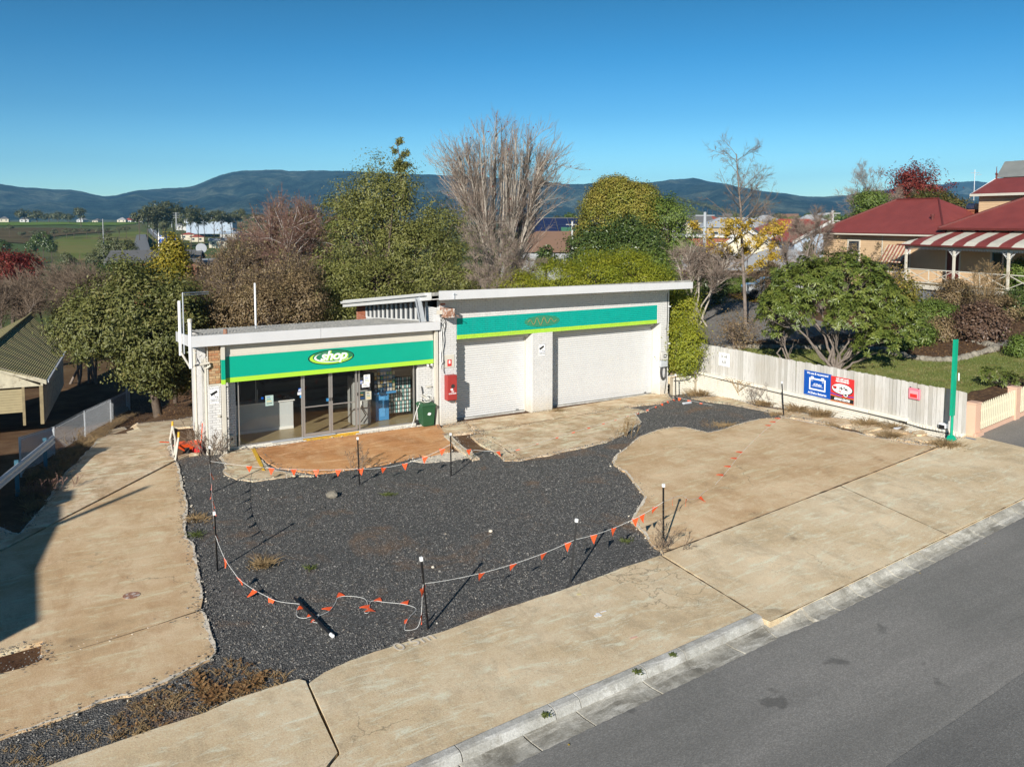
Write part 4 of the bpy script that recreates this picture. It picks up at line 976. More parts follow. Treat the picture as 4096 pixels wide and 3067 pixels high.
# window strip in the left side wall
swn = B('side_window', m_cream, shop,(SX0 - .03,29.62,.95, SX0 - .012,30.15,3.2)); B('window_pane', m_conc_grey, swn,(SX0 - .036,29.68,1.02, SX0 - .031,30.09,3.12))
# posts at both ends and the sign
post = MB(); px0, px1 = 5.50,5.62; PYF = 28.98
POSTS = [(px0, px1),(13.44,13.56)]
for a, b in POSTS:
 B('post', m_cream, shop,(a, PYF,-.05, b, PYF + .14,2.44)); B('post', m_lime_sm, shop,(a, PYF,2.442, b, PYF + .14,2.60)) if a < 6 else None
 if a < 6: B('post', m_teal_sm, shop,(a, PYF,2.602, b, PYF + .14,3.28)); B('post', m_cream, shop,(a, PYF,3.282, b, PYF + .14,3.78))
 else: B('post', m_cream, shop,(a, PYF,2.442, b, PYF + .14,3.78))
YG = 29.14   # face of the sign band
sb = B('sign_band', m_cream, shop,(5.63, YG + .005,3.355,13.43, YG + .06,3.42))
B('sign_panel', m_teal_sm, sb,(5.63, YG,2.625,9.6, YG + .1,3.352)); B('sign_panel', m_teal_sm, sb,(9.603, YG,2.625,13.43, YG + .1,3.352))
B('sign_panel', m_lime_sm, sb,(5.63, YG - .001,2.46,9.6, YG + .1,2.622)); B('sign_panel', m_lime_sm, sb,(9.603, YG - .001,2.46,13.43, YG + .1,2.622))
B('wall', m_cream, shop,(5.63, YG + .03,3.422,13.43, YG + .12,3.8))
# emblem with the word shop
c0 = PY(Z2(1245,697), YG); EX, EZ = c0.x, c0.z
em = MB(); em.prism(disc(EX, EZ,.86,.27, YG - .006,0,48),(0,.004,0)); em = em.build('emblem', m_black, sb)
a = MB(); a.prism(disc(EX, EZ,.825,.245, YG - .009,0,48),(0,.002,0)); a.build('emblem_ring', m_dgreen, em)
def crescent(cx, cz, rx, rz, dx, dz, k, y, a0=R(150), a1=R(345), n=30):
 o = [(cx + rx * math.cos(a0 + (a1 - a0) * i / n), y, cz + rz * math.sin(a0 + (a1 - a0) * i / n)) for i in range(n + 1)]
 i_ = [(cx + dx + rx * k * math.cos(a0 + (a1 - a0) * i / n), y, cz + dz + rz * k * math.sin(a0 + (a1 - a0) * i / n)) for i in range(n + 1)]
 m = MB()
 for i in range(n): m.hexa([o[i], o[i + 1], i_[i + 1], i_[i], *[(p[0], p[1] + .002, p[2]) for p in (o[i], o[i + 1], i_[i + 1], i_[i])]])
 return m
crescent(EX, EZ,.80,.235,.05,.03,.93, YG - .012).build('emblem_swoosh', m_lime_sm, em)
crescent(EX + .04, EZ + .01,.68,.19,.04,.02,.95, YG - .0125, R(110), R(330)).build('emblem_swoosh', m_whitep, em)
put_text('lettering', 'shop',(EX + .10, YG - .016, EZ - .10),(1,0,0),(0,0,1),.46, m_lime_sm, em, sx=1.15, shear=.3, bold=.022, ex=.001, spacing=.95)
put_text('lettering', 'shop',(EX + .07, YG - .020, EZ - .085),(1,0,0),(0,0,1),.46, m_whitep, em, sx=1.15, shear=.3, bold=.012, ex=.001, spacing=.95)
# roof of ribbed sheets
rx0, rx1 = 4.58,13.58
for rx0, rx1, yb_ in ((4.58,5.46,32.0),(5.46,13.58,35.5)):
  rv = []; nx = int((rx1 - rx0) / .04)
  for i in range(nx + 1):
      x = rx0 + (rx1 - rx0) * i / nx; h = .024 * math.sin(2 * math.pi * (x - 4.58) / .146)
      rv.append((x,28.92, sroof(28.92) - .06 + h)); rv.append((x, yb_, sroof(yb_) - .06 + h))
  me = bpy.data.meshes.new('roof'); me.from_pydata(rv, [], [(2 * i,2 * i + 2,2 * i + 3,2 * i + 1) for i in range(nx)]); me.materials.append(m_corr); me.transform(wm(shop).inverted()); link('roof', me, shop)
so = MB(); so.hexa([(4.6,28.92,3.80),(13.4,28.92,3.78),(13.4,32.0,3.55),(4.6,32.0,3.6),(4.6,28.92,3.83),(13.4,28.92,3.81),(13.4,32.0,3.58),(4.6,32.0,3.63)]); so.build('soffit', m_soffit, shop)
fascia('fascia',4.55,8.9,28.85,4.17,4.15,3.80,3.795, par=shop); fascia('fascia',8.91,13.6,28.85,4.15,4.10,3.795,3.78, par=shop)
fs_ = MB(); fs_.hexa([(4.51,28.85,3.8),(4.55,28.85,3.8),(4.55,32.0,3.62),(4.51,32.0,3.62),(4.51,28.85,4.17),(4.55,28.85,4.17),(4.55,32.0,3.97),(4.51,32.0,3.97)]); fs_.build('fascia', m_fascia, shop)
# roof things
def pole(name, label, x, y, z0, z1, r, mat, cat='pole'):
 m = MB(); m.lathe([(r, z0),(r, z1),(r * .6, z1 + .01)],(x, y,0),12); return tag(m.build(name, mat), label, cat)
q = AT(Z2(686,482),31.5)
p_ = PY(Z2(688,480),33.2); p1 = PY(Z2(688,153),33.2); pole('roof_pole', 'tall slim white pole standing on the shop roof', p_.x,33.2, sroof(33.2) - .1, p1.z,.038, m_whitep)
p_ = PY(Z2(463,492),29.5); m = MB(); m.lathe([(.075, sroof(29.5) - .05),(.07, p_.z),(.055, p_.z + .01)],(p_.x,29.5,0),12); tag(m.build('vent_pipe', m_rust), 'short rusty vent pipe through the front of the shop roof', 'pipe')
# white posts and downpipe at the roof corner
yA = 30.6; pa = PY(Z2(123,284), yA); pole('roof_post', 'tall white round post at the back of the shop roof corner', pa.x, yA,3.3, pa.z,.055, m_whitep)
yB = 28.9; pb = PY(Z2(200,415), yB); s = thing('roof_post', 'shorter white post with a cap at the front roof corner of the shop', 'pole',(pb.x, yB,3.0))
m = MB(); m.lathe([(.06,3.1),(.06, pb.z - .1)],(pb.x, yB,0),12); m.build('shaft', m_whitep, s); m = MB(); m.lathe([(.075, pb.z - .12),(.08, pb.z - .02),(.05, pb.z)],(pb.x, yB,0),12); m.build('cap', m_cream, s)
pc = PY(Z2(148,225),30.2)
s = thing('antenna_mast', 'thin grey mast with a long level arm at the shop roof corner', 'antenna',(pc.x,30.2,3.4))
m = MB(); m.tube([(pc.x,30.2,3.4),(pc.x,30.2, pc.z)],.022,6); m.tube([(pc.x + .1,30.2,3.45),(pc.x + .35,29.9,3.45)],.012,6); m.build('mast', m_galv, s)
pd = PY(Z2(340,216),32.2); m = MB(); m.tube([(pc.x,30.2, pc.z),(pd.x,32.2, pd.z)],.018,6); m.tube([(pc.x,30.2, pc.z - .08),(pd.x,32.2, pd.z - .07)],.012,6); m.build('arm', m_galv, s)
dp = MB(); zz = 3.25
dp.tube([(pa.x, yA,3.42),(pb.x, yB + .25,3.12),(SX0 + .05, YP - .08,3.2),(SX0 + .08, YP - .06,3.1),(SX0 - .04, YP - .06,3.02)],.04,8); dp.tube([(SX0 - .05, YP + .1,3.35),(SX0 - .05, YP + .1,.0)],.04,8); dp.tube([(SX0 - .06,31.3,3.35),(SX0 - .06,31.3,-.15),(SX0 - .2,31.3,-.25)],.045,8); dp.build('downpipe', m_cream, shop)
B('pipe_shoe', m_conc_old, shop,(SX0 - .35,31.15,-.35, SX0 - .05,31.5,-.2))
# glazing: sill rail, frames, doors
gy = YS + .06; gz0 = .17; gz1 = 2.5
def gx(u, v): return PY(Z2(u, v), gy).x
x_l, x_d0, x_dm, x_d1, x_r0, x_r1 = 6.09, gx(1040,1300), gx(1243,1280), gx(1437,1260), gx(1449,1250), gx(1858,1180)
def bay(x0, x1, name='shop_window'):
 fr = B(name, m_alu, shop,(x0, gy - .03, gz0 - .05, x1, gy + .03, gz0),(x0, gy - .03, gz1, x1, gy + .03, gz1 + .06),(x0, gy - .03, gz0, x0 + .05, gy + .03, gz1),(x1 - .05, gy - .03, gz0, x1, gy + .03, gz1))
 B('glass', m_glass, fr,(x0 + .052, gy - .004, gz0 + .002, x1 - .052, gy + .004, gz1 - .002)); return fr
bay(x_l, x_d0 - .01); bay(x_r0, x_r1)
for x0, x1, side in ((x_d0, x_dm - .004,1),(x_dm + .004, x_d1,-1)):
 fr = B('glass_door', m_alu, shop,(x0, gy - .045,.16, x1, gy + .02,.27),(x0, gy - .045,2.42, x1, gy + .02,2.5),(x0, gy - .045,.27, x0 + .065, gy + .02,2.42),(x1 - .065, gy - .045,.27, x1, gy + .02,2.42))
 B('glass', m_glass, fr,(x0 + .067, gy - .016,.272, x1 - .067, gy - .008,2.418))
 B('push_bar', m_alu, fr,(x0 + .066, gy - .05,1.22, x1 - .066, gy - .02,1.26)); B('lock', m_black, fr,((x1 - .05, gy - .06,1.38, x1 - .02, gy - .046,1.5) if side > 0 else (x0 + .02, gy - .06,1.38, x0 + .05, gy - .046,1.5)))
B('door_track', m_galv, shop,(7.2, YS - .06,.125,9.55, YS + .02,.15)); B('window_head', m_galv, shop,(7.4, YS - .03,2.44,9.45, YS + .02,2.47))
# stickers on the glass
for (u, v, w_, h_, mt, lab, txt) in ((1017,938,.15,.13, m_blue, 'small blue and white security sticker beside the door', 'ADT'),(1011,965,.15,.1, m_whitep, 'round white sticker on the shop window', ''),(1022,987,.09,.1, m_bluebox, 'light blue sticker on the shop window edge', ''),(1216,1011,.09,.11, m_bluebox, 'light blue square sticker on the left glass door', ''),(736,1000,.07,.08, m_blue, 'tiny blue sticker on the left shop window', ''),(1507,858,.25,.33, m_whitep, 'white poster at the top of the right shop window', ''),(1460,882,.14,.13, m_blue, 'dark blue sticker at the edge of the right shop window', 'ADT'),(1473,982,.22,.32, simple('poster_dark',(.03,.05,.06),.4), 'dark poster low in the right shop window', ''),(1519,980,.22,.32, simple('poster_cream',(.6,.58,.45),.4), 'cream poster with a badge low in the right shop window', ''),(1498,905,.3,.14, m_whitep, 'white opening hours notice in the right shop window', ''),(788,1017,.28,.37, simple('poster_pale_green',(.42,.55,.5),.4), 'pale green poster in the left shop window', '')):
 p = PY(Z2(u, v), gy - .006); s = thing('window_sticker' if w_ < .2 else 'window_poster', lab, 'sticker' if w_ < .2 else 'poster',(p.x, gy - .006, p.z))
 B('sheet', mt, s,(p.x - w_ / 2, gy - .008, p.z - h_ / 2, p.x + w_ / 2, gy - .0055, p.z + h_ / 2))
 if txt: put_text('lettering', txt,(p.x, gy - .010, p.z - .04),(1,0,0),(0,0,1),.1, m_whitep, s, sx=.8, shear=.2, bold=.004, ex=.001)
 if w_ >= .2:
  for k in range(4): B('print', [m_blue, m_dgreen, m_yellow, m_black][(k + int(u)) % 4], s,(p.x - w_ * .35, gy - .0105, p.z + h_ * (.3 - .2 * k), p.x + w_ * (.1 + .08 * k), gy - .009, p.z + h_ * (.36 - .2 * k)))
# inside
def inbox(name, label, cat, x0, x1, y0, y1, z0, z1, mat):
 o = B(name, mat, None,(x0, y0, z0, x1, y1, z1), bev=.01); return tag(o, label, cat)
m_incount = simple('counter_white',(.60,.63,.65),.5,.06)
s = thing('shop_counter', 'long white shop counter inside the left window', 'counter',(6.5,30.6,.14))
B('front_panel', m_incount, s,(5.75,31.0,.2,8.45,31.05,1.2)); B('top', m_whitep, s,(5.72,30.95,1.2,8.5,31.6,1.24)); B('side_panel', m_incount, s,(8.40,31.051,.16,8.45,31.6,1.19)); B('kick', m_whitep, s,(5.75,30.98,.14,8.45,30.998,.24)); B('card_terminal', m_black, s,(8.1,31.05,1.241,8.3,31.3,1.4))
for k, z in enumerate((.7,1.15,1.6)):
 if k == 0: s = thing('wall_shelves', 'long grey shelves on the back wall of the shop', 'shelves',(9.6, SB - .6,.14))
 B('shelf', simple('shelf_grey',(.16,.155,.14),.6) if k == 0 else bpy.data.materials['shelf_grey'], s,(8.2, SB - .75, z,12.0, SB - .22, z + .12))
B('kick', bpy.data.materials['shelf_grey'], s,(8.2, SB - .75,.15,12.0, SB - .22,.38))
ax = gx(1505,1150) + .05
m_mach = simple('machine_grey',(.36,.37,.37),.45,.05)
s = thing('dispenser_machine', 'tall grey dispensing machine inside the right shop window', 'machine',(ax,30.3,.14))
B('body', m_mach, s,(ax - .32,30.1,.15, ax + .38,30.8,2.0), bev=.02); B('screen', m_black, s,(ax - .05,30.085,1.5, ax + .28,30.098,1.72)); B('keypad', m_black, s,(ax - .2,30.085,1.3, ax + .05,30.098,1.42))
h = MB(); h.tube([(ax - .05,30.06,1.05),(ax - .03,30.0,.8),(ax + .1,29.95,.55),(ax - .1,29.95,.3)],.02,6); h.build('hose', m_rubber, s); B('nozzle', m_whitep, s,(ax - .1,30.02,.8, ax - .02,30.08,1.1))
bx = gx(1628,1150) + .35
s = thing('display_stand', 'bright blue cardboard display stand hung with small packets', 'display stand',(bx,30.6,.14))
B('column', m_bluebox, s,(bx - .28,30.4,.15, bx + .26,30.9,1.25)); B('header', m_bluebox, s,(bx - .05,30.5,1.25, bx + .42,30.85,2.25)); B('plinth', simple('display_blue_pale',(.1,.38,.75),.4), s,(bx - .12,30.385,.3, bx + .1,30.398,1.1))
r_ = random.Random(8); pal = [simple('packet_%d' % k, c,.4) for k, c in enumerate(((.5,.45,.3),(.1,.2,.3),(.45,.3,.1),(.6,.6,.58),(.1,.3,.12)))]
for row in range(5):
 for cc in range(7): x = bx - .33 + cc * .125; B('packet', r_.choice(pal), s,(x,30.36 + .02 * r_.random(),1.3 + row * .16, x + .09,30.38 + .02 * r_.random(),1.42 + row * .16))
B('tray', m_bluebox, s,(bx - .36,30.34,1.2, bx + .55,30.5,1.28))
kx = gx(1778,1100) + .35
s = thing('filter_rack', 'black rack filled with rows of white and teal price cards', 'rack',(kx,30.7,.14))
B('back_board', m_black, s,(kx - .55,30.78,.2, kx + .55,30.85,1.75)); B('header', simple('rack_grey',(.12,.12,.12),.5), s,(kx - .57,30.7,1.76, kx + .57,30.86,2.05))
pc_ = simple('card_teal',(.25,.5,.52),.4)
for row in range(9):
 for cc in range(11):
  x = kx - .52 + cc * .095; B('card', m_whitep if (cc + row // 3) % 2 else pc_, s,(x,30.74,.3 + row * .16, x + .06,30.755,.42 + row * .16))
pull = MB(); p = PY(Z2(682,880),30.4); pull.tube([(6.9,30.2,2.7),(6.9,30.2,1.9),(6.88,30.2,1.45),(6.93,30.2,1.4),(6.95,30.2,1.9)],.008,5); tag(pull.build('blind_cord', m_string), 'white looped cord hanging inside the left shop window', 'cord')
# small fixtures outside
q = PY(Z2(507,1332), YP - .02); s = thing('power_outlet', 'weathered white outdoor power outlet low on the shop front', 'power outlet',(5.9, YS - .05,.4))
B('case', m_cream, s,(5.78, YS - .11,.22,5.92, YS - .022,.58), bev=.015); m = MB(); m.lathe([(.045,0),(.045,.02)],(0,0,0),12)
B('socket', m_black, s,(5.81, YS - .125,.42,5.88, YS - .111,.5), bev=.01)
camera_notice((SX0 + .2, YP - .022,2.07),.30,.56, 'white security notice with a camera symbol on the shop corner below the bare bricks')
q = PY(Z2(1965,745), YS - .1); s = thing('security_camera', 'small cream security light under the right end of the sign band', 'security camera',(q.x, YS - .02, q.z))
B('mount', m_cream, s,(q.x - .1, YS - .1, q.z - .05, q.x + .12, YS - .02, q.z + .05), bev=.01); m = MB(); m.tube([(q.x - .06, YS - .1, q.z),(q.x - .1, YS - .22, q.z - .05)],.045,10); m.tube([(q.x + .07, YS - .1, q.z),(q.x + .09, YS - .22, q.z - .05)],.045,10); m.build('lamp_head', m_whitep, s)
B('wall_bracket', m_cream, shop,(13.2, YS - .08,1.5,13.42, YS - .02,1.55)); B('wall_bracket', m_cream, shop,(5.36, YP - .09,1.32,5.44, YP - .02,1.38))
# wheelie bin
q = G(Z2(1965,1222)); BX, BY = q.x, q.y + .28; bz = .06
s = thing('wheelie_bin', 'dark green wheelie bin with hoses piled on its lid beside the shop', 'bin',(BX, BY, bz))
m = MB(); m.hexa([(BX - .22, BY - .24, bz + .03),(BX + .22, BY - .24, bz + .03),(BX + .22, BY + .2, bz + .1),(BX - .22, BY + .2, bz + .1),(BX - .27, BY - .3, bz + .8),(BX + .27, BY - .3, bz + .8),(BX + .27, BY + .28, bz + .8),(BX - .27, BY + .28, bz + .8)]); m.build('body', m_gbin, s)
m = MB(); m.bevbox(BX - .3, BY - .33, bz + .80, BX + .3, BY + .32, bz + .84, b=.012); m.hexa([(BX - .285, BY - .33, bz + .84),(BX + .285, BY - .33, bz + .84),(BX + .285, BY + .3, bz + .84),(BX - .285, BY + .3, bz + .84),(BX - .24, BY - .2, bz + .90),(BX + .24, BY - .2, bz + .90),(BX + .24, BY + .26, bz + .91),(BX - .24, BY + .26, bz + .91)]); m.build('lid', m_gbin, s)
for sx_ in (-.3,.24):
 m = MB(); m.tube([(BX + sx_, BY + .24, bz + .1),(BX + sx_ + .06, BY + .24, bz + .1)],.1,14); m.build('wheel', m_rubber, s)
m = MB(); m.prism([(BX + .02 + .07 * math.cos(k * .5236) * (1 + .2 * math.sin(k * 2.1)), BY - .285, bz + .5 + .055 * math.sin(k * .5236)) for k in range(12)],(0,.008,0)); m.build('paint_mark', m_whitep, s)
B('bin_rim', m_gbin, s,(BX - .28, BY - .315, bz + .74, BX + .28, BY - .295, bz + .79)); m = MB(); m.tube([(BX - .2, BY + .36, bz + .82),(BX + .2, BY + .36, bz + .82)],.015,8); m.build('handle', m_gbin, s)
s = thing('hose_pile', 'loose loops of white and grey hose lying on the green bin lid', 'hose',(BX, BY, bz + .9))
r_ = random.Random(5)
for k in range(6):
 m = MB(); cx, cy = BX + r_.uniform(-.08,.08), BY + r_.uniform(-.08,.08); rr_ = r_.uniform(.12,.22); ph = r_.uniform(0,6); tl = r_.uniform(.15,.9)
 m.tube([(cx + rr_ * math.cos(ph + a_ * .35), cy + rr_ * math.sin(ph + a_ * .35) * .8, bz + .93 + .02 * k + tl * .16 * (1 + math.sin(a_ * .35))) for a_ in range(18)],.011,6); m.build('hose_loop', m_string if k % 2 else m_cream, s)
m = MB(); m.tube([(BX - .1, BY + .1, bz + .92),(BX - .05, BY + .18, bz + 1.2),(BX - .09, BY + .2, bz + 1.5)],.018,6); m.build('nozzle', m_wire, s)
m = MB(); m.tube([(BX - .25, BY, bz + .9),(BX - .38, BY + .05, bz + .6),(BX - .45, BY + .1, bz + .3),(BX - .6, BY,.08),(BX - .75, BY + .15,.08)],.012,6); m.build('hose_tail', m_string, s)
# ================================================================ retaining wall and paling fence
WX = 26.5; WT = 1.08
WY1 = 28.55; WY0 = 15.95
rw = thing('retaining_wall', 'low white painted brick retaining wall below the grey paling fence', 'wall',(WX,22,0))
c = MB(); c.prism([(WX + .02, WY0,.3),(WX + .02, WY1 + .2,-.4),(WX + .02, WY1 + .2, WT - .16),(WX + .02,18.2, WT - .2),(WX + .02,18.2, WT - .30),(WX + .02, WY0, WT - .30)],(.22,0,0)); c.build('wall_core', m_mortar_old, rw)
bricks(rw,(WX, WY1,0),(0,-1), WY1 - 18.2,-.25, WT - .17, lambda z, u, r: m_wallold if z > float(zt(WX - .1, WY1 - u)) - .12 else None,31, own=True, proud=.009)
bricks(rw,(WX,18.2,0),(0,-1),18.2 - WY0,.25, WT - .26, lambda z, u, r: m_wallold if z > float(zt(WX - .1,18.2 - u)) - .12 else None,32, own=True, proud=.009)
cap = MB()
y = WY1 + .2; r_ = random.Random(9)
while y > 17.9:
 L = r_.uniform(1.2,2.2); y2 = max(17.9, y - L); dz = r_.uniform(-.006,.006)
 m = MB(); m.bevbox(WX - .05, y2 + .006, WT - .165 + dz, WX + .26, y - .006, WT - .03 + dz, b=.02); m.build('capping', m_wallold, rw); y = y2
k = 0; y = 17.88
while y > WY0 + .02:
 m = MB(); dz = r_.uniform(-.008,.008); m.bevbox(WX - .06, y - .108, WT - .265 + dz, WX + .2, y - .012, WT - .13 + dz, b=.012); m.build('capping_brick', m_wallold, rw); y -= .118
# return wall to the garage corner and the little platform behind
rt_ = thing('return_wall', 'short cream stained brick wall joining the garage corner to the retaining wall', 'wall',(25.8, WY1 + .15,0))
B('wall_core', m_mortar_old, rt_,(25.2, WY1 + .14,-.3, WX + .02, WY1 + .36,.80)); bricks(rt_,(25.2, WY1 + .13,0),(1,0), WX - 25.2,-.2,.72, lambda z, u, r: m_wallold,33, own=True); bricks(rt_,(25.2, WY1 + .11,0),(1,0), WX - 25.2,.72,.82, lambda z, u, r: m_wallold,34, own=True)
B('platform', m_conc_old, rt_,(25.2, WY1 + .37,.5, WX + .3, WY1 + 3.2,.84)); B('edge_strip', m_galv, rt_,(25.2, WY1 + .4,.841, WX + .1, WY1 + .46,.88))
c = MB(); c.tube([(25.2, WY1 + .08,.70),(25.7, WY1 + .08,.66),(26.1, WY1 + .08,.68),(26.3, WY1 + .06,.8),(26.42, WY1 - .1,.95),(26.46, WY1 - .4,.93),(26.46, WY1 - 2,.905),(26.46, WY1 - 5,.9),(26.46, WY1 - 9,.905),(26.44,18.4,.9),(26.4,17.2,.85),(26.42,16.2,.88),(26.44,16.0,.6)],.016,6)
tag(c.build('conduit', m_wire), 'black cable clipped along the top of the white brick wall', 'cable')
# palings
pf = thing('paling_fence', 'weathered grey timber paling fence above the white brick wall', 'fence',(WX + .12,22, WT))
PXX = WX + .10; r_ = random.Random(12); y = 28.95; k = 0
while y > WY0 - .02:
 w_ = r_.choice([.145,.15,.155]); h = 1.27 + r_.uniform(-.02,.02) - .0 * (29 - y); zt_ = 2.34 + r_.uniform(-.018,.018); z0 = WT - .04
 if 18.05 < y < 18.12: pass
 if y < 18.15: zt_ -= .02; z0 = .93
 g = .013 if r_.random() < .8 else .028
 if 18.86 < y - w_ < 19.0: g = .05
 M = MT((PXX, y - w_ / 2, z0)) @ MR(r_.uniform(-.008,.008),4, 'X')
 m = MB(); hh = zt_ - z0; a = w_ / 2 - g / 2; th = .018 + r_.uniform(0,.006); e1 = r_.uniform(-.012,.012)
 m.hexa([M @ V_(q) for q in ((0,-a,0),(th,-a,0),(th, a,0),(0, a,0),(0,-a, hh + e1),(th,-a, hh + e1),(th, a, hh - e1),(0, a, hh - e1))])
 o = m.build('paling', m_paling, pf); y -= w_; k += 1
for z in (1.35,2.0): B('rail', m_timber, pf,(PXX + .03, WY0, z, PXX + .08,28.95, z + .08))
for y in np.arange(16.1,28.9,2.4): B('post', m_timber, pf,(PXX + .085, y,.6, PXX + .18, y + .1,2.2))
# signs on the fence: board plane just in front of the palings
SXF = PXX - .012
def fence_rect(q0, q1):  # top-left and bottom-right as seen -> y,z extents
 a = PX(q0, SXF); b = PX(q1, SXF); return a.y, a.z, b.y, b.z
XD = (0,-1,0); ZD = (0,0,1)
ya, za, yb, zb = fence_rect(Z4(278,170), Z4(345,272)); za -= 0; zb += .03
s = thing('air_sign', 'plain white sign reading 24 HR AIR near the far end of the paling fence', 'sign',(SXF,(ya + yb) / 2,(za + zb) / 2))
B('board', m_whitep, s,(SXF - .006, yb, zb, SXF, ya, za))
h_ = za - zb; yc = (ya + yb) / 2
put_text('lettering', '24 HR',(SXF - .007, yc, za - h_ * .40), XD, ZD, h_ * .33, m_black, s, sx=.82, ex=.001); put_text('lettering', 'AIR',(SXF - .007, yc, za - h_ * .83), XD, ZD, h_ * .36, m_black, s, sx=.9, ex=.001)
# battery sign
ya, za, yb, zb = fence_rect(Z4(820,282), Z4(988,472)); zb += .0
yc = (ya + yb) / 2; W_ = ya - yb; H_ = za - zb
s = thing('battery_sign', 'blue battery service sign with a white battery outline on the paling fence', 'sign',(SXF, yc,(za + zb) / 2))
B('board', m_blue, s,(SXF - .008, yb, zb, SXF, ya, za))
put_text('lettering', 'We use & recommend',(SXF - .009, yc, za - H_ * .13), XD, ZD, H_ * .12, m_whitep, s, sx=.95, bold=.003, ex=.001)
b = MB(); yl, yr, zt0, zb0 = ya - W_ * .2, yb + W_ * .2, za - H_ * .27, zb + H_ * .24; t_ = W_ * .045
for (p, q, r0, s0) in ((yr, yl, zt0 - t_, zt0),(yr, yl, zb0, zb0 + t_)): b.box(SXF - .010, p, r0, SXF - .0082, q, s0)
for (p, q) in ((yl - t_, yl),(yr, yr + t_)): b.box(SXF - .010, p, zb0 + t_, SXF - .0082, q, zt0 - t_)
for p in (yl - W_ * .16, yr + W_ * .06): b.box(SXF - .010, p, zt0 + .001, SXF - .0082, p + W_ * .1, zt0 + H_ * .06)
b.box(SXF - .010, yl - W_ * .14, zt0 - H_ * .12, SXF - .0082, yl - W_ * .06, zt0 - H_ * .105); b.box(SXF - .010, yr + W_ * .06, zt0 - H_ * .12, SXF - .0082, yr + W_ * .14, zt0 - H_ * .105); b.box(SXF - .010, yr + W_ * .093, zt0 - H_ * .15, SXF - .0082, yr + W_ * .107, zt0 - H_ * .075)
b.build('battery_outline', m_whitep, s)
put_text('lettering', 'ACDelco',(SXF - .009, yc, za - H_ * .56), XD, ZD, H_ * .12, m_whitep, s, sx=.9, shear=.3, bold=.004, ex=.001); B('underline', m_whitep, s,(SXF - .009, yc - W_ * .2, za - H_ * .6, SXF - .0085, yc + W_ * .2, za - H_ * .585))
put_text('lettering', 'ACDelco Batteries',(SXF - .009, yc, zb + H_ * .07), XD, ZD, H_ * .125, m_whitep, s, sx=.95, bold=.003, ex=.001)
# oil sign
ya, za, yb, zb = fence_rect(Z4(990,320), Z4(1133,508)); yc = (ya + yb) / 2; W_ = ya - yb; H_ = za - zb
s = thing('oil_sign', 'red oil sign with a white oval and black service centre strip on the paling fence', 'sign',(SXF, yc,(za + zb) / 2))
B('board', m_redbright, s,(SXF - .009, yb, zb, SXF - .001, ya, za))
B('bottom_strip', m_black, s,(SXF - .011, yb + .005, zb + H_ * .03, SXF - .0095, ya - .005, zb + H_ * .2)); B('gold_line', m_yellow, s,(SXF - .011, yb, zb + H_ * .205, SXF - .0095, ya, zb + H_ * .215),(SXF - .011, yb, zb + H_ * .01, SXF - .0095, ya, zb + H_ * .02))
put_text('lettering', 'SERVICE CENTRE',(SXF - .012, yc, zb + H_ * .07), XD, ZD, H_ * .13, m_whitep, s, sx=.74, shear=.2, bold=.006, ex=.001)
put_text('lettering', 'WE USE AND',(SXF - .010, yc, za - H_ * .11), XD, ZD, H_ * .10, m_whitep, s, sx=1.0, bold=.004, ex=.001); put_text('lettering', 'RECOMMEND',(SXF - .010, yc, za - H_ * .2), XD, ZD, H_ * .10, m_whitep, s, sx=1.0, bold=.004, ex=.001)
def yz_disc(cy, cz, ry, rz, n=36): return [(SXF, cy + ry * math.cos(2 * math.pi * k / n), cz + rz * math.sin(2 * math.pi * k / n)) for k in range(n)]
def yzd(name, cy, cz, ry, rz, x, mt, par):
 m = MB(); m.prism([(x, p[1], p[2]) for p in yz_disc(cy, cz, ry, rz)],(-.0015,0,0)); return m.build(name, mt, par)
cz = za - H_ * .47
yzd('oval', yc, cz, W_ * .46, H_ * .225, SXF - .0095, m_black, s); yzd('oval', yc + .01, cz + .01, W_ * .43, H_ * .2, SXF - .0115, m_whitep, s)
put_text('lettering', 'Hi-Tec',(SXF - .0135, yc - W_ * .06, cz - H_ * .02), XD, ZD, H_ * .17, m_black, s, sx=.82, bold=.008, ex=.001); put_text('lettering', 'Oils',(SXF - .0135, yc + W_ * .1, cz - H_ * .13), XD, ZD, H_ * .11, m_redbright, s, sx=.8, bold=.003, ex=.001)
B('flag_mark', m_redbright, s,(SXF - .0135, yc + W_ * .24, cz - H_ * .01, SXF - .0132, yc + W_ * .4, cz + H_ * .09)); B('flag_mark', m_black, s,(SXF - .014, yc + W_ * .27, cz - H_ * .03, SXF - .0138, yc + W_ * .34, cz + H_ * .02))
yzd('badge', yc - W_ * .16, cz - H_ * .2, W_ * .115, H_ * .085, SXF - .0135, m_black, s); yzd('badge', yc - W_ * .16, cz - H_ * .2, W_ * .095, H_ * .07, SXF - .0155, m_whitep, s); yzd('badge', yc - W_ * .16, cz - H_ * .2, W_ * .06, H_ * .04, SXF - .0172, m_black, s)
rb = MB()
for k in range(12):
 t0, t1 = k / 12,(k + 1) / 12; f = lambda t: zb + H_ * (.29 - .05 * math.sin(math.pi * t))
 if .48 < t0 < .72: continue
 rb.hexa([(SXF - .012, ya - W_ * t0, f(t0)),(SXF - .0095, ya - W_ * t0, f(t0)),(SXF - .0095, ya - W_ * t1, f(t1)),(SXF - .012, ya - W_ * t1, f(t1)),(SXF - .012, ya - W_ * t0, f(t0) + H_ * .04),(SXF - .0095, ya - W_ * t0, f(t0) + H_ * .04),(SXF - .0095, ya - W_ * t1, f(t1) + H_ * .04),(SXF - .012, ya - W_ * t1, f(t1) + H_ * .04)])
rb.build('blue_ribbon', m_blue, s)
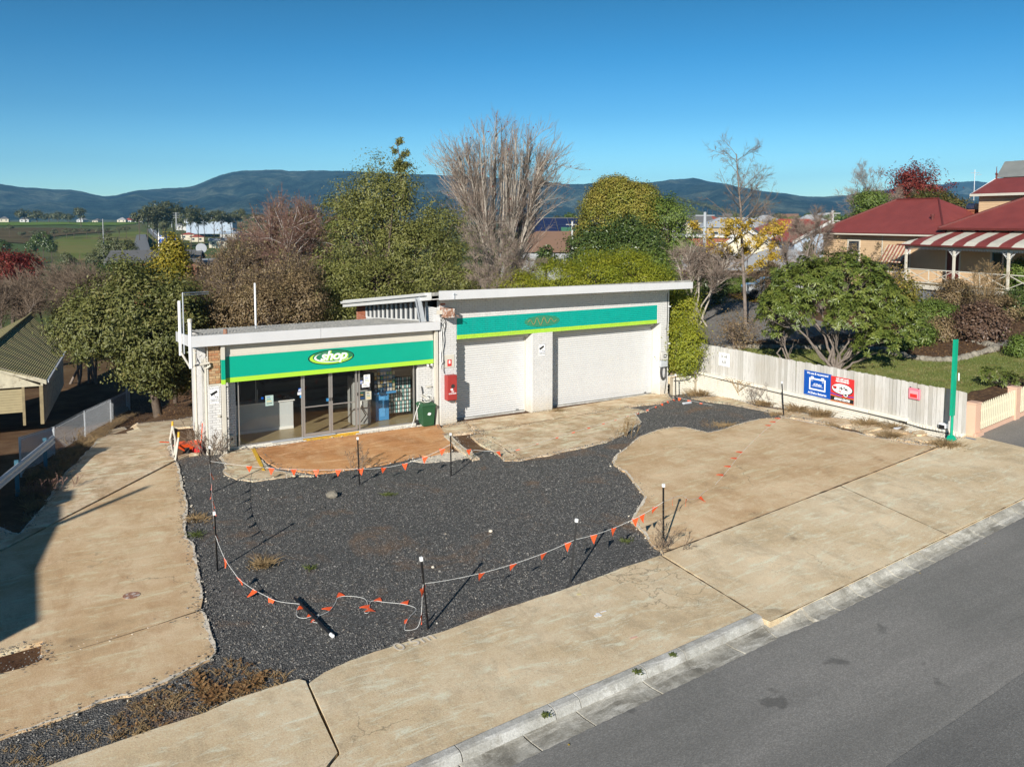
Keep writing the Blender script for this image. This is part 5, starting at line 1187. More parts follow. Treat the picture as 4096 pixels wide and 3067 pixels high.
# pink plastic sign case
ya, za, yb, zb = fence_rect(Z4(1486,393), Z4(1557,478)); yc = (ya + yb) / 2; W_ = ya - yb; H_ = za - zb
s = thing('plastic_sign_case', 'faded pink plastic box hanging on the paling fence near the green pole', 'sign case',(SXF, yc,(za + zb) / 2))
m = MB(); m.bevbox(SXF - .07, yb, zb, SXF - .002, ya, za, b=.025); m.build('case', m_pink, s); m = MB(); m.bevbox(SXF - .082, yb + W_ * .14, zb + H_ * .12, SXF - .0705, ya - W_ * .14, za - H_ * .2, b=.008); m.build('face', simple('pink_face',(.75,.33,.36),.4,.04), s)
B('red_panel', m_redbright, s,(SXF - .086, yb + W_ * .2, zb + H_ * .18, SXF - .0825, ya - W_ * .2, zb + H_ * .5)); B('hook', m_black, s,(SXF - .05, ya - W_ * .2, za, SXF - .03, ya - W_ * .1, za + .03),(SXF - .05, yb + W_ * .1, za, SXF - .03, yb + W_ * .2, za + .03))
# green sign pole
g0 = G(ZB(1285,688)); g0.z += .02
gp_ = thing('green_sign_pole', 'tall green steel sign pole with a channel section beside the white wall end', 'pole', tuple(g0))
top = PY(D(2065,733), g0.y); sh = (top.x - g0.x)
m = MB(); m.hexa([(g0.x - .16, g0.y - .14, g0.z),(g0.x + .16, g0.y - .14, g0.z),(g0.x + .16, g0.y + .14, g0.z),(g0.x - .16, g0.y + .14, g0.z),(g0.x - .06, g0.y - .06, g0.z + .2),(g0.x + .06, g0.y - .06, g0.z + .2),(g0.x + .06, g0.y + .06, g0.z + .2),(g0.x - .06, g0.y + .06, g0.z + .2)]); m.build('base', m_greenpole, gp_)
m = MB(); m.tube([(g0.x, g0.y, g0.z + .15),(g0.x + sh * .3, g0.y, g0.z + 1.1)],.045,10); m.build('shaft', m_greenpole, gp_)
m = MB(); zt_, zb_ = top.z, g0.z + .85
for dx, wd, dy, dd in ((-.11,.06,.0,.09),(-.045,.125,.02,.05)):
 m.hexa([(g0.x + sh * .25 + dx, g0.y - .06 + dy, zb_),(g0.x + sh * .25 + dx + wd, g0.y - .06 + dy, zb_),(g0.x + sh * .25 + dx + wd, g0.y - .06 + dy + dd, zb_),(g0.x + sh * .25 + dx, g0.y - .06 + dy + dd, zb_),(top.x + dx, g0.y - .06 + dy, zt_),(top.x + dx + wd, g0.y - .06 + dy, zt_),(top.x + dx + wd, g0.y - .06 + dy + dd, zt_),(top.x + dx, g0.y - .06 + dy + dd, zt_)])
m.build('channel_section', m_greenpole, gp_); B('tag_plate', m_whitep, gp_,(g0.x + sh * .6 + .12, g0.y - .1, g0.z + 2.0, g0.x + sh * .6 + .14, g0.y - .06, g0.z + 2.25))
# floodlight and cables on the wall end
s = thing('floodlight', 'small white and black floodlight lying on the wall top behind the green pole', 'floodlight',(WX + .0,16.9, WT - .1))
q = PX(ZB(1200,500), WX + .02); B('housing', m_whitep, s,(WX - .12, q.y - .14, q.z - .02, WX + .06, q.y + .14, q.z + .13), bev=.02); B('lens', m_black, s,(WX - .15, q.y - .1, q.z - .04, WX - .122, q.y + .1, q.z + .09), bev=.01)
B('bracket', m_galv, s,(WX - .1, q.y - .02, q.z - .1, WX + .0, q.y + .02, q.z - .022))
# pink posts and picket fence
pk = thing('picket_fence', 'cream picket fence on a pink rendered base beside the footpath', 'fence',(26.9,15.7,.8))
pA = G(ZB(1460,610)); pdir = V_((math.cos(R(6)), math.sin(R(6)),0))
pA = V_((26.75,15.62,0)); zb0 = float(zt(26.8,15.6))
sl = .055
def pz(u): return zb0 + sl * u
def pbox(m, u0, u1, v0, v1, z0, z1, slope=True, bev=None):
 nrm = V_((-pdir.y, pdir.x,0)); P = []
 for zz in (z0, z1):
  for u, v in ((u0, v0),(u1, v0),(u1, v1),(u0, v1)):
   p = pA + pdir * u + nrm * v; P.append((p.x, p.y, zz + (pz(u) if slope else pz((u0 + u1) / 2))))
 m.hexa(P)
def ppart(name, mat, *a, **k): m = MB(); pbox(m, *a, **k); return m.build(name, mat, pk)
ppart('base_wall', m_pinkpost,.35,9.5,.05,.22,-.2,.16); ppart('post', m_pinkpost,0,.36,0,.3,-.2,1.12, slope=False)
ppart('post_cap', m_pinkpost,-.02,.38,-.02,.32,1.121,1.17, slope=False); ppart('post_foot', m_pinkpost,-.05,.5,-.06,-.001,-.2,.16, slope=False)
u = .42; r_ = random.Random(3); bay_end = 3.0
m_ = None; pm = MB(); w_ = .075; prof = [(0,0),(w_,0),(w_,.80),(w_ + .004,.815),(w_ - .012,.83),(w_ * .5,.90),(.012,.83),(-.004,.815),(0,.80)]
nrm = V_((-pdir.y, pdir.x,0)); pme = None
while u < 8.6:
 if 2.95 < u < 3.32:
  ppart('post', m_pinkpost,2.98,3.3,0,.3,-.2,1.12, slope=False); ppart('post_cap', m_pinkpost,2.96,3.32,-.02,.32,1.121,1.17, slope=False); u = 3.38; continue
 if 6.0 < u < 6.35: ppart('post', m_pinkpost,6.03,6.35,0,.3,-.2,1.12, slope=False); u = 6.43; continue
 if pme is None:
  mm = MB(); mm.prism([(a,0, b) for a, b in prof],(0,.02,0)); pme = bpy.data.meshes.new('picket'); pme.from_pydata(mm.v, [], mm.f); pme.materials.append(m_picket)
  bm = bmesh.new(); bm.from_mesh(pme); bmesh.ops.recalc_face_normals(bm, faces=bm.faces); bm.to_mesh(pme); bm.free()
 o = bpy.data.objects.new('picket', pme); COL.objects.link(o); o.parent = pk; p = pA + pdir * u + nrm * .06
 o.matrix_local = wm(pk).inverted() @ MT((p.x, p.y, pz(u) + .19)) @ MR(R(6),4, 'Z'); u += .133
for u0, u1 in ((.36,2.98),(3.3,6.03),(6.35,9)):
 for z in (.35,.78): ppart('rail', m_picket, u0, u1,.085,.12, z, z + .07)
# raw timber gate bit behind the garage corner
s = thing('timber_gate', 'low raw timber gate of upright slats beside the end of the paling fence', 'gate',(26.2,30.2,.85))
for k in range(6): B('slat', m_timber, s,(25.95 + k * .13,29.98,.86,26.04 + k * .13,30.0,1.75))
B('rail', m_timber, s,(25.9,29.95,1.62,26.72,29.978,1.74)); B('rail', m_timber, s,(25.9,29.95,1.0,26.72,29.978,1.1))
# ================================================================ stakes and bunting
STK = {}
def stake(key, top, base, label, tilt_only=False, h=0.0):
 b = G(base,.03); t = PY(top, b.y)
 o = thing('stake', label, 'stake', tuple(b), group='black stakes carrying the bunting')
 ax = (t - b); m = MB(); L = ax.length; d = ax.normalized(); q = d.to_track_quat('Z', 'Y').to_matrix().to_4x4(); M = MT(b) @ q
 m.add([M @ V_(p) for p in [(-.028,-.006,-.1),(.028,-.006,-.1),(0,.03,-.1),(-.028,-.006, L - .09),(.028,-.006, L - .09),(0,.03, L - .09)]], [(0,2,1),(3,4,5),(0,1,4,3),(1,2,5,4),(2,0,3,5)]); m.build('shaft', m_black, o)
 c = MB(); c.box(-.03,-.022, L - .075,.03,.03, L, M); c.build('cap', m_whitep, o)
 hl = MB()
 for k in range(8): hl.box(-.008,-.009,.2 + k * .13,.004,-.0065,.215 + k * .13, M)
 hl.build('punched_hole', m_alu, o)['kind'] = 'stuff'
 STK[key] = (b, t); return o
stake('A', D(452,963), D(455,1065), 'black stake with white cap standing in gravel by the shop corner')
stake('B', D(462,1105), D(469,1232), 'white capped black stake at the gravel edge halfway down the driveway')
stake('D', D(909,1203), D(924,1357), 'black stake nearest the footpath with fallen flags at its foot')
stake('E', D(1246,1120), D(1232,1257), 'leaning black stake near the footpath left of the concrete apron')
stake('F', D(1433,1045), D(1433,1187), 'taller black stake at the corner of the apron and footpath with dead weeds')
stake('G', D(1689,824), D(1693,897), 'black stake in front of the paling fence beside the blue sign')
stake('H', D(1459,808), D(1460,863), 'short black stake near the right corner of the garage')
stake('I', D(772,944), D(776,1047), 'black stake in front of the glass shop doors')
stake('J', D(973,935), D(974,1029), 'black stake between the green bin and the gravel')
# the fallen one
a, b = G(Z7(812,1188),.05), G(Z7(1060,1428),.05)
o = thing('stake', 'fallen black stake lying on the gravel with a white cap', 'stake', tuple(a), group='black stakes carrying the bunting')
m = MB(); m.tube([a + V_((0,0,.05)), b + V_((0,0,.02))],.028,5); m.build('shaft', m_black, o); d = (b - a).normalized(); m = MB(); m.tube([b + V_((0,0,.02)), b + d * .1 + V_((0,0,.02))],.036,8); m.build('cap', m_whitep, o)
def on_stake(key, v4096):
 b, t = STK[key]
 # point along the stake seen at the given row
 best = min(range(101), key=lambda k: abs(proj(b + (t - b) * k / 100)[1] - v4096)); return b + (t - b) * best / 100
def proj(p):
 d = np.array(p) - CAMP; w_ = d @ _fw; return 2048 + F_PX * (d @ _rt) / w_, CYP - F_PX * (d @ _up) / w_
def catmull(pts, n=6):
 P = [V_(p) for p in pts]; P = [P[0] * 2 - P[1]] + P + [P[-1] * 2 - P[-2]]; out = []
 for i in range(1, len(P) - 2):
  for k in range(n):
   t = k / n; a, b, c, d = P[i - 1:i + 3]
   out.append(.5 * ((2 * b) + (c - a) * t + (2 * a - 5 * b + 4 * c - d) * t * t + (3 * b - a - 3 * c + d) * t ** 3))
 out.append(P[-2]); return out
rf_ = random.Random(21)
FLAG = None
def flag_mesh():
 me = bpy.data.meshes.new('flag'); n = 4; vs = []; fs = []
 for i in range(n + 1):
  t = i / n; wdt = .09 * (1 - t) + .003; z = -.205 * t; yb_ = .018 * math.sin(t * 2.4)
  vs += [(-wdt, yb_, z),(wdt, yb_ + .012 * t, z),(-wdt, yb_ + .003, z),(wdt, yb_ + .003 + .012 * t, z)]
 for i in range(n):
  a = i * 4; b = a + 4; fs += [(a, a + 1, b + 1, b),(a + 2, b + 2, b + 3, a + 3),(a, b, b + 2, a + 2),(a + 1, a + 3, b + 3, b + 1)]
 me.from_pydata(vs, [], fs); me.materials.append(m_orange); return me
def bunting(label, pts, flags, ground=False):
 """pts: string points in the place; flags: positions along it (0..1)"""
 P = catmull(pts) if len(pts) > 2 else [V_(p) for p in pts]
 o = thing('bunting', label, 'bunting', tuple(P[0]), group='strings of orange flags between the stakes')
 m = MB(); m.tube(P,.0045,4); m.build('string', m_string, o)
 L = [0]
 for a, b in zip(P, P[1:]): L.append(L[-1] + (b - a).length)
 global FLAG
 if FLAG is None: FLAG = flag_mesh()
 for f in flags:
  s_ = f * L[-1]; i = max(0, min(len(P) - 2, next((j for j in range(len(L) - 1) if L[j + 1] >= s_), len(L) - 2)))
  t = (s_ - L[i]) / max(1e-6, L[i + 1] - L[i]); p = P[i] + (P[i + 1] - P[i]) * t; d = (P[i + 1] - P[i]).normalized()
  yaw = math.atan2(d.y, d.x); lie = p.z - float(zt(p.x, p.y)) < .25
  M = MT(p) @ MR(yaw + rf_.uniform(-.25,.25),4, 'Z')
  if lie: M = M @ MR(R(rf_.choice([-82,80,84])) if ground else R(rf_.uniform(-75,-30)),4, 'X')
  else: M = M @ MR(rf_.uniform(-.35,.35),4, 'X') @ MR(rf_.uniform(-.15,.15),4, 'Y')
  fl = bpy.data.objects.new('flag', FLAG); COL.objects.link(fl); fl.parent = o; fl.matrix_local = wm(o).inverted() @ M
def sag(a, b, drop, n=8): return [a + (b - a) * (k / n) - V_((0,0,4 * drop * (k / n) * (1 - k / n))) for k in range(n + 1)]
def frac(p0, p1, px): # fraction along a near straight screen line
 return [ (x - p0) / (p1 - p0) for x in px]
A_, I_, J_ = on_stake('A', Z7(243,245)[1]), on_stake('I', Z7(1250,297)[1]), on_stake('J', Z7(1870,130)[1])
bunting('orange flags sagging low from the shop corner stake past the glass doors', sag(A_, I_,.12), [.26,.41,.56,.71,.86])
bunting('orange flags from the middle stake up to the stake beyond the forecourt slab', sag(I_, J_,.22), [.02,.26,.48,.70,.90])
B_ = on_stake('B', Z7(272,745)[1])
bunting('flags seen nearly end on between the two stakes beside the driveway', sag(A_ - V_((0,0,.08)), B_,.16), [.12,.25,.38,.5,.62,.74,.86,.985])
bunting('flags drooping from the driveway stake down to the fallen stake', [B_] + [G(Z7(*q), h) for q, h in (((300,820),.7),((345,920),.52),((400,1000),.38),((443,1052),.28),((520,1108),.18),((600,1152),.12),((700,1197),.09),((850,1216),.1))], [.24,.45,.62,.78])
bunting('loose loop of string and flags tangled round the fallen stake', [G(Z7(*q),.05) for q in ((850,1216),(828,1260),(832,1300),(880,1312),(930,1300),(980,1290),(960,1320),(935,1335),(970,1345))], [.12,.6,.85], True)
bunting('flags and string lying on the gravel between the fallen stake and the footpath stake', [G(Z7(*q),.04) for q in ((970,1300),(1050,1262),(1090,1210),(1110,1172),(1180,1162),(1290,1180),(1310,1240),(1290,1275),(1320,1270),(1335,1198),(1437,1205),(1560,1218),(1640,1248),(1600,1300),(1570,1350),(1565,1392),(1600,1395))], [.08,.2,.42,.52,.6,.72,.9], True)
D_ = on_stake('D', Z7(1695,1080)[1]);
bunting('short string with two flags hanging down the footpath stake', [D_, D_ + V_((-.03,-.02,-.12)), G(Z7(1680,1230),.45), G(Z7(1672,1310),.25), G(Z7(1650,1375),.05), G(Z7(1600,1396),.03)], [.06,.62])
E_ = on_stake('E', Z9(1085,243)[1]); F_ = on_stake('F', Z9(1630,0)[1] + 6)
bunting('orange flags strung between the footpath stake and the leaning stake', sag(D_, E_,.14), [.36,.565,.775,.95])
bunting('orange flags rising from the leaning stake to the tall apron corner stake', sag(E_, F_,.12), [.2,.42,.66,.74,.9])
bunting('fallen flags curling off the tall stake onto the concrete apron', [F_, G(Z4(37,1080),.75), G(Z4(90,1105),.45), G(Z4(152,1090),.22), G(Z4(178,1062),.1), G(Z4(255,1010),.03)], [.2,.45,.68,.86])
fl = [(255,1010),(338,915),(405,830),(508,722),(583,655),(665,595),(683,578)]
bunting('line of fallen flags lying straight across the big concrete apron', [G(Z4(*q),.075) for q in fl], [.1,.2,.3,.38,.48,.57,.65,.73,.81,.88,.95], True)
Hs = on_stake('H', Z4(5,455)[1]); Gs = on_stake('G', Z4(690,572)[1])
bunting('orange flags low over the gravel in front of the white brick wall', sag(Hs, Gs,.1), [.04,.14,.26,.39,.53,.67,.8,.92])
js = [(205,1450),(360,1500),(460,1512),(582,1518)]
bunting('line of fallen flags along the cracked garage apron', [on_stake('J', Z3(205,1455)[1])] + [G(Z3(x, y), h) for x, y, h in ((330,1498,.45),(460,1512,.3),(582,1518,.25),(697,1512,.1),(810,1484,.07),(1035,1412,.08),(1232,1350,.08),(1437,1292,.08),(1683,1218,.06),(1835,1163,.08),(1965,1105,.12))] + [on_stake('H', Z3(2015,1095)[1])], [.13,.2,.27,.34,.41,.475,.535,.595,.65,.705,.76,.81,.86,.9,.94,.98])
# rag on the fence? clear plastic bottles
for q, lab in ((Z4(78,500), 'clear flat plastic container lying on the gravel behind the flags'),(Z4(1420,661), 'clear flat plastic container lying on the broken strip by the wall')):
 p = G(q,.03); m = MB(); m.bevbox(p.x - .25, p.y - .06, p.z, p.x + .22, p.y + .08, p.z + .09, b=.03); tag(m.build('plastic_container', simple('clear_plastic',(.5,.52,.55),.2) if 'clear_plastic' not in bpy.data.materials else bpy.data.materials['clear_plastic']), lab, 'container')
# ================================================================ left side: mesh fence, guard rail, barrier, barrow
FP = [G(Z5(170,815)), G(Z5(440,640)), G(Z5(685,490)), G(Z5(893,372)), G(Z5(1045,280)), ]
FP[0] = G(Z5(170,812)); tops = [(160,495),(425,345),(680,215),(893,120),(1043,35)]
mf = thing('mesh_fence', 'galvanised roll-top wire mesh fence along the left side of the driveway', 'fence', tuple(FP[0]))
FP += [FP[-1] + V_((.0,1.9,0))]
for k, p in enumerate(FP): p.z = float(zt(p.x + .25, p.y)); m = MB(); m.box(p.x - .03, p.y - .03, p.z - .2, p.x + .03, p.y + .03, p.z + 1.24); m.build('post', m_galv, mf)
for a, b in zip(FP, FP[1:]):
 L = (b - a).length; d = (b - a) / L; dh = V_((d.x, d.y,0)).normalized(); nr = V_((dh.y,-dh.x,0)); m = MB(); n = int(L / .06)
 pan = MB()
 for i in range(1, n):
  p = a + d * (L * i / n); pan.tube([p + V_((0,0,.04)), p + V_((0,0,1.12)), p + nr * .05 + V_((0,0,1.2)), p + nr * .0 + V_((0,0,1.24))],.0024,3, cap=False)
 for z in (.06,.16,.6,1.13): pan.tube([a + V_((0,0, z)), b + V_((0,0, z))],.003,4)
 for o_, z in ((.05,1.2),(0,1.245),(-.03,1.19)): pan.tube([a + nr * o_ + V_((0,0, z)), b + nr * o_ + V_((0,0, z))],.006,4)
 pan.build('mesh_panel', m_galv, mf)
gr = thing('guard_rail', 'galvanised steel guard rail on blue posts beside the mesh fence', 'guard rail',(-.7,28,0))
r0 = AT(Z5(435,505),29.9); r1 = AT(Z5(-60,905),23.0)
def railpt(q, depth): return AT(q, depth)
zr = .8
fl0 = lambda x, y: 0.0
a = G(Z5(425,520), zr, fl0); b = G(Z5(-40,900), zr, fl0); b2 = b + (b - a) * .5
d = (b2 - a).normalized(); nr = V_((d.y,-d.x,0)).normalized() ; nr = nr if nr.x > 0 else -nr
prof = [(0,-.155),(.02,-.15),(.075,-.10),(.075,-.06),(.01,-.01),(.01,.01),(.075,.06),(.075,.10),(.02,.15),(0,.155)]
m = MB(); vs = []
for p in (a, b2):
 for o_, z in prof: vs.append(p + nr * o_ + V_((0,0, z)))
 for o_, z in prof[::-1]: vs.append(p + nr * (o_ - .006) + V_((0,0, z)))
n = 20; m.add(vs, [(i,(i + 1) % n, n + (i + 1) % n, n + i) for i in range(n)] + [tuple(range(n)), tuple(range(n,2 * n))[::-1]]); m.build('rail', m_galv, gr)
m_bluepost = simple('blue_post',(.06,.16,.22),.5,.1)
for t in (.08,.42,.72): p = a + (b2 - a) * t; B('post', m_bluepost, gr,(p.x - .12, p.y - .06,-.8, p.x - .01, p.y + .06, zr + .22))
# leaning white barrier with yellow tips
s = thing('leaning_barrier', 'white painted timber barrier frame with yellow tips leaning by the driveway', 'barrier', tuple(G(Z5(1405,640))))
p0, p1, p2, p3 = G(Z5(1412,688)), PY(Z5(1437,458), G(Z5(1412,688)).y + .1), G(Z5(1395,640)), None
m = MB(); b0 = G(Z5(1410,688),.02); t0 = PY(Z5(1437,500), b0.y + .1); m.tube([b0, t0],.035,6); m.build('leg', m_cream, s); m = MB(); t1 = PY(Z5(1438,458), b0.y + .1); m.tube([t0, t1],.037,6); m.build('leg_tip', m_yellow, s)
b1 = G(Z5(1370,510),.02); m = MB(); b1 = V_((b0.x - .0, b0.y + 1.6, float(zt(b0.x, b0.y + 1.6)))); t2 = PY(Z5(1387,410), b1.y); bb = PY(Z5(1368,515), b1.y); m.tube([bb, t2],.033,6); m.build('leg', m_cream, s); m = MB(); t3 = PY(Z5(1388,372), b1.y); m.tube([t2, t3],.035,6); m.build('leg_tip', m_yellow, s)
m = MB(); m.tube([t2, PY(Z5(1410,520),(b0.y + b1.y) / 2), PY(Z5(1402,640), b0.y + .2)],.03,6); m.tube([t2, bb, PY(Z5(1395,645), b0.y + .25)],.03,6); m.tube([t0, PY(Z5(1402,640), b0.y + .2)],.03,6); m.build('brace', m_cream, s)
# overturned orange barrow in the pit
p = G(Z5(1540,620)); s = thing('wheelbarrow', 'orange wheelbarrow tipped in the dirt beside the shop corner', 'wheelbarrow', tuple(p))
m = MB(); m.hexa([p + V_(v) for v in ((-.25,0,.08),(.22,.0,.05),(.22,.35,.05),(-.15,.35,.08),(-.6,-.1,.34),(.34,-.1,.30),(.34,.5,.28),(-.42,.45,.32))]); m.build('tray', m_orange, s)
m = MB(); m.tube([p + V_((-.25,-.25,.1)), p + V_((-.1,-.27,.1))],.15,14); m.build('wheel', m_rubber, s)
m = MB(); m.tube([p + V_((-.7,.1,.42)), p + V_((-1.0,.0,.5))],.02,6); m.tube([p + V_((.35,.1,.3)), p + V_((.4,.1,.95))],.018,6); m.build('handle', m_orange, s)
c0 = p + V_((.15,-.3,.0)); m = MB(); M = MT(c0 + V_((0,0,.12))) @ MR(R(80),4, 'X'); pf_ = [(.17,-.05),(.17,-.02),(.12,0),(.035,.4),(.02,.4)]
m.lathe(pf_,(0,0,0),16); m.v = [tuple(M @ V_(v)) for v in m.v]; tag(m.build('traffic_cone', m_redbright), 'small red traffic cone lying beside the orange wheelbarrow', 'traffic cone')
pc1 = G(Z5(1435,690));
slab('pit_edge', [Z5(1432,662), Z5(1520,648), Z5(1600,640), Z5(1600,650), Z5(1520,662), Z5(1440,688)],.09, m_conc_old,.01, seed=41)
# loose rock, pot of rubbish
for k,(q, sz, lab) in enumerate(((Z7(1070,487),.17, 'lone pale rock on the gravel before the forecourt slab'),(Z9(565,195),.055, 'small white stone in the middle of the gravel'),(Z7(1755,970),.04, 'white stone beside the shadow of the footpath stake'))):
 p = G(q,.03); bm = bmesh.new(); bmesh.ops.create_icosphere(bm, subdivisions=2, radius=sz)
 for v in bm.verts: v.co *= 1 + .25 * mnoise.noise(v.co * 9 + V_((k,0,0))); v.co.z *= .65; v.co += p + V_((0,0, sz * .4))
 me = bpy.data.meshes.new('rock'); bm.to_mesh(me); bm.free(); me.materials.append(m_rock if k == 0 else m_conc_edge); tag(link('rock', me), lab, 'rock')
# utility covers and chalk marks
def ground_disc(name, q, r, mat, lab=None, cat=None, lift=.07):
 p = G(q, lift); m = MB(); m.lathe([(r,0),(r,.006)], p,18); o = m.build(name, mat);
 if lab: tag(o, lab, cat)
 return o
ground_disc('drain_cover', Z6(830,285),.17, m_rust, 'round rusty cover set in the middle of the driveway', 'cover',.058)
def chalk(pts, label, w_=.03, mat=m_whitep, lift=.081):
 P = [G(q, lift) for q in pts]; m = MB()
 for a, b in zip(P, P[1:]):
  d = (b - a).normalized(); n_ = V_((-d.y, d.x,0)) * w_ / 2; m.add([a - n_, b - n_, b + n_, a + n_, *(v + V_((0,0,.002)) for v in (a - n_, b - n_, b + n_, a + n_))], [(0,1,2,3),(4,7,6,5),(0,4,5,1),(1,5,6,2),(2,6,7,3),(3,7,4,0)])
 return m.build('chalk_mark', mat)
m_chalk = simple('chalk',(.66,.58,.47),.9)
s = thing('survey_writing', 'faint chalk writing 0.5m on the footpath edge', 'chalk writing', tuple(G(Z9(110,920))))
def ground_text(body, q0, q1, size, mat, par, lift=.083, **kw):
 a, b = G(q0), G(q1); d = b - a; d.z = 0; X = d.normalized(); Yd = V_((-X.y, X.x,0)); c_ = (a + b) / 2
 me = text_mesh(body, size, **kw); M = MT((c_.x, c_.y, float(zt(c_.x, c_.y)) + lift)) @ Matrix(((X.x, Yd.x,0,0),(X.y, Yd.y,0,0),(0,0,1,0),(0,0,0,1)))
 me.transform(wm(par).inverted() @ M); me.materials.clear(); me.materials.append(mat); return link('lettering', me, par)
ground_text('0·5m', Z9(30,950), Z9(190,895),.42, m_chalk, s, ex=.001)
s = thing('survey_mark', 'white painted dots and dash on the footpath', 'paint mark', tuple(G(Z9(1230,712))))
m = MB()
for q in ((1228,705),(1218,718),(1240,714)): m.lathe([(.045,0),(.045,.004)], G(Z9(*q),.078),12)
m.build('dot', m_whitep, s)['kind'] = 'stuff'
o = chalk([Z9(1245,695), Z9(1280,686)], '',.04, m_whitep); tag(o, 'short white paint dash beside the white dots on the footpath', 'paint mark')
o = chalk([Z9(1430,858), Z9(1472,845)], '',.05, simple('pink_chalk',(.7,.42,.33),.9)); tag(o, 'short pink paint dash on the footpath near the kerb', 'paint mark')
o = chalk([Z9(1100,585), Z9(1122,580)], '',.07, simple('yellow_chalk',(.72,.62,.3),.9)); tag(o, 'small yellow paint dash at the top of the footpath', 'paint mark')
o = chalk([ZB(1470,632), ZB(1600,660)], '',.09, simple('blue_chalk',(.12,.22,.38),.9)); tag(o, 'blue painted dash on the concrete in front of the pink fence post', 'paint mark')
# ================================================================ growing things
def tubes_np(P, Rr, sides):
 """P (n,k,3) polylines, Rr (n,k) radii -> vertices, quads"""
 n, k, _ = P.shape
 T = np.empty_like(P); T[:,1:-1] = P[:,2:] - P[:, :-2]; T[:,0] = P[:,1] - P[:,0]; T[:,-1] = P[:,-1] - P[:,-2]
 T /= np.linalg.norm(T, axis=-1, keepdims=True) + 1e-9
 ref = np.where(np.abs(T[:, :1,2:3]) > .9, np.array([1.,0,0]), np.array([0,0,1.])); ref = np.broadcast_to(ref, T.shape)
 A = np.cross(T, ref); A /= np.linalg.norm(A, axis=-1, keepdims=True) + 1e-9; Bv = np.cross(T, A)
 an = 2 * np.pi * np.arange(sides) / sides
 V = P[:, :, None, :] + Rr[:, :, None, None] * (np.cos(an)[None, None, :, None] * A[:, :, None, :] + np.sin(an)[None, None, :, None] * Bv[:, :, None, :])
 base = np.arange(n)[:, None, None] * (k * sides) + np.arange(k - 1)[None, :, None] * sides; j = np.arange(sides)[None, None, :]; j2 = (j + 1) % sides
 F = np.stack([base + j, base + j2, base + sides + j2, base + sides + j],-1).reshape(-1)
 return V.reshape(-1,3), F
def unit(v): return v / (np.linalg.norm(v, axis=-1, keepdims=True) + 1e-9)
def grow(start, dirs, lens, rads, levels, seed, scale_min=.003):
 """branching skeleton. levels: list of dict(n, len, ang, wig, trop, rr, t0, k)"""
 g = np.random.default_rng(seed); out = []; tips = None
 P0 = np.array(start, float); Dd = unit(np.array(dirs, float)); L = np.array(lens, float); Ra = np.array(rads, float)
 for li, lv in enumerate(levels):
  k = lv.get('k',6); n = len(P0); P = np.empty((n, k + 1,3)); P[:,0] = P0; d = Dd.copy()
  trop = np.array(lv.get('tropv',(0,0,1.))) * lv.get('trop',0)
  for s in range(k):
   d = unit(d + g.normal(0, lv.get('wig',.1),(n,3)) + trop); P[:, s + 1] = P[:, s] + d * (L / k)[:, None]
  tt = np.linspace(0,1, k + 1)[None]; end = lv.get('end',.3)
  Rr = np.maximum(Ra[:, None] * (1 - tt * (1 - end)), scale_min); out.append((P, Rr, lv.get('sides',4 if li else 8)))
  tips = P[:,-1]
  if li + 1 < len(levels):
   nx = levels[li + 1]; m = nx['n']; idx = np.repeat(np.arange(n), m); N = len(idx)
   t = nx.get('t0',.3) + (nx.get('t1',1) - nx.get('t0',.3)) * g.random(N); f = t * k; i0 = np.minimum(f.astype(int), k - 1); fr = f - i0
   pos_ = P[idx, i0] * (1 - fr)[:, None] + P[idx, i0 + 1] * fr[:, None]; pd = unit(P[idx, i0 + 1] - P[idx, i0])
   rv = g.normal(0,1,(N,3)); rv = unit(rv - (rv * pd).sum(-1, keepdims=True) * pd); a = np.radians(nx.get('ang',45) + g.normal(0, nx.get('angv',10), N))[:, None]
   Dd = unit(pd * np.cos(a) + rv * np.sin(a)); fall = 1 - nx.get('fall',.4) * t
   L = L[idx] * nx['len'] * fall * g.uniform(.7,1.25, N); Ra = (Rr[idx, i0]) * nx.get('rr',.5); P0 = pos_
 return out, tips
def skel_mesh(name, parts, mat, parent):
 V = []; F = []; o = 0
 for P, Rr, sides in parts:
  v, f = tubes_np(P, Rr, sides); V.append(v); F.append(f + o); o += len(v)
 return np_mesh(name, np.concatenate(V), np.concatenate(F),4, mat, parent, smooth=True)
def leaves_np(C, N, length, width, g, droop=0.0, jit=.35, fold=.25, upb=.35):
 """one folded leaf (two triangles) per centre C with outward normal N"""
 n = len(C); nn = unit(N + g.normal(0, jit,(n,3)) + np.array([0,0, upb])); r = g.normal(0,1,(n,3)); r[:,2] -= droop
 t = unit(r - (r * nn).sum(-1, keepdims=True) * nn); b = np.cross(nn, t); L = (length * g.uniform(.6,1.3, n))[:, None]; W = (width * g.uniform(.7,1.25, n))[:, None]
 V = np.empty((n,4,3)); V[:,0] = C; V[:,1] = C + t * L * .5 + b * W * .5 + nn * W * fold; V[:,2] = C + t * L; V[:,3] = C + t * L * .5 - b * W * .5 + nn * W * fold
 idx = np.arange(n)[:, None] * 4; F = np.concatenate([idx + 0, idx + 1, idx + 2, idx + 0, idx + 2, idx + 3],1).reshape(-1)
 return V.reshape(-1,3), F
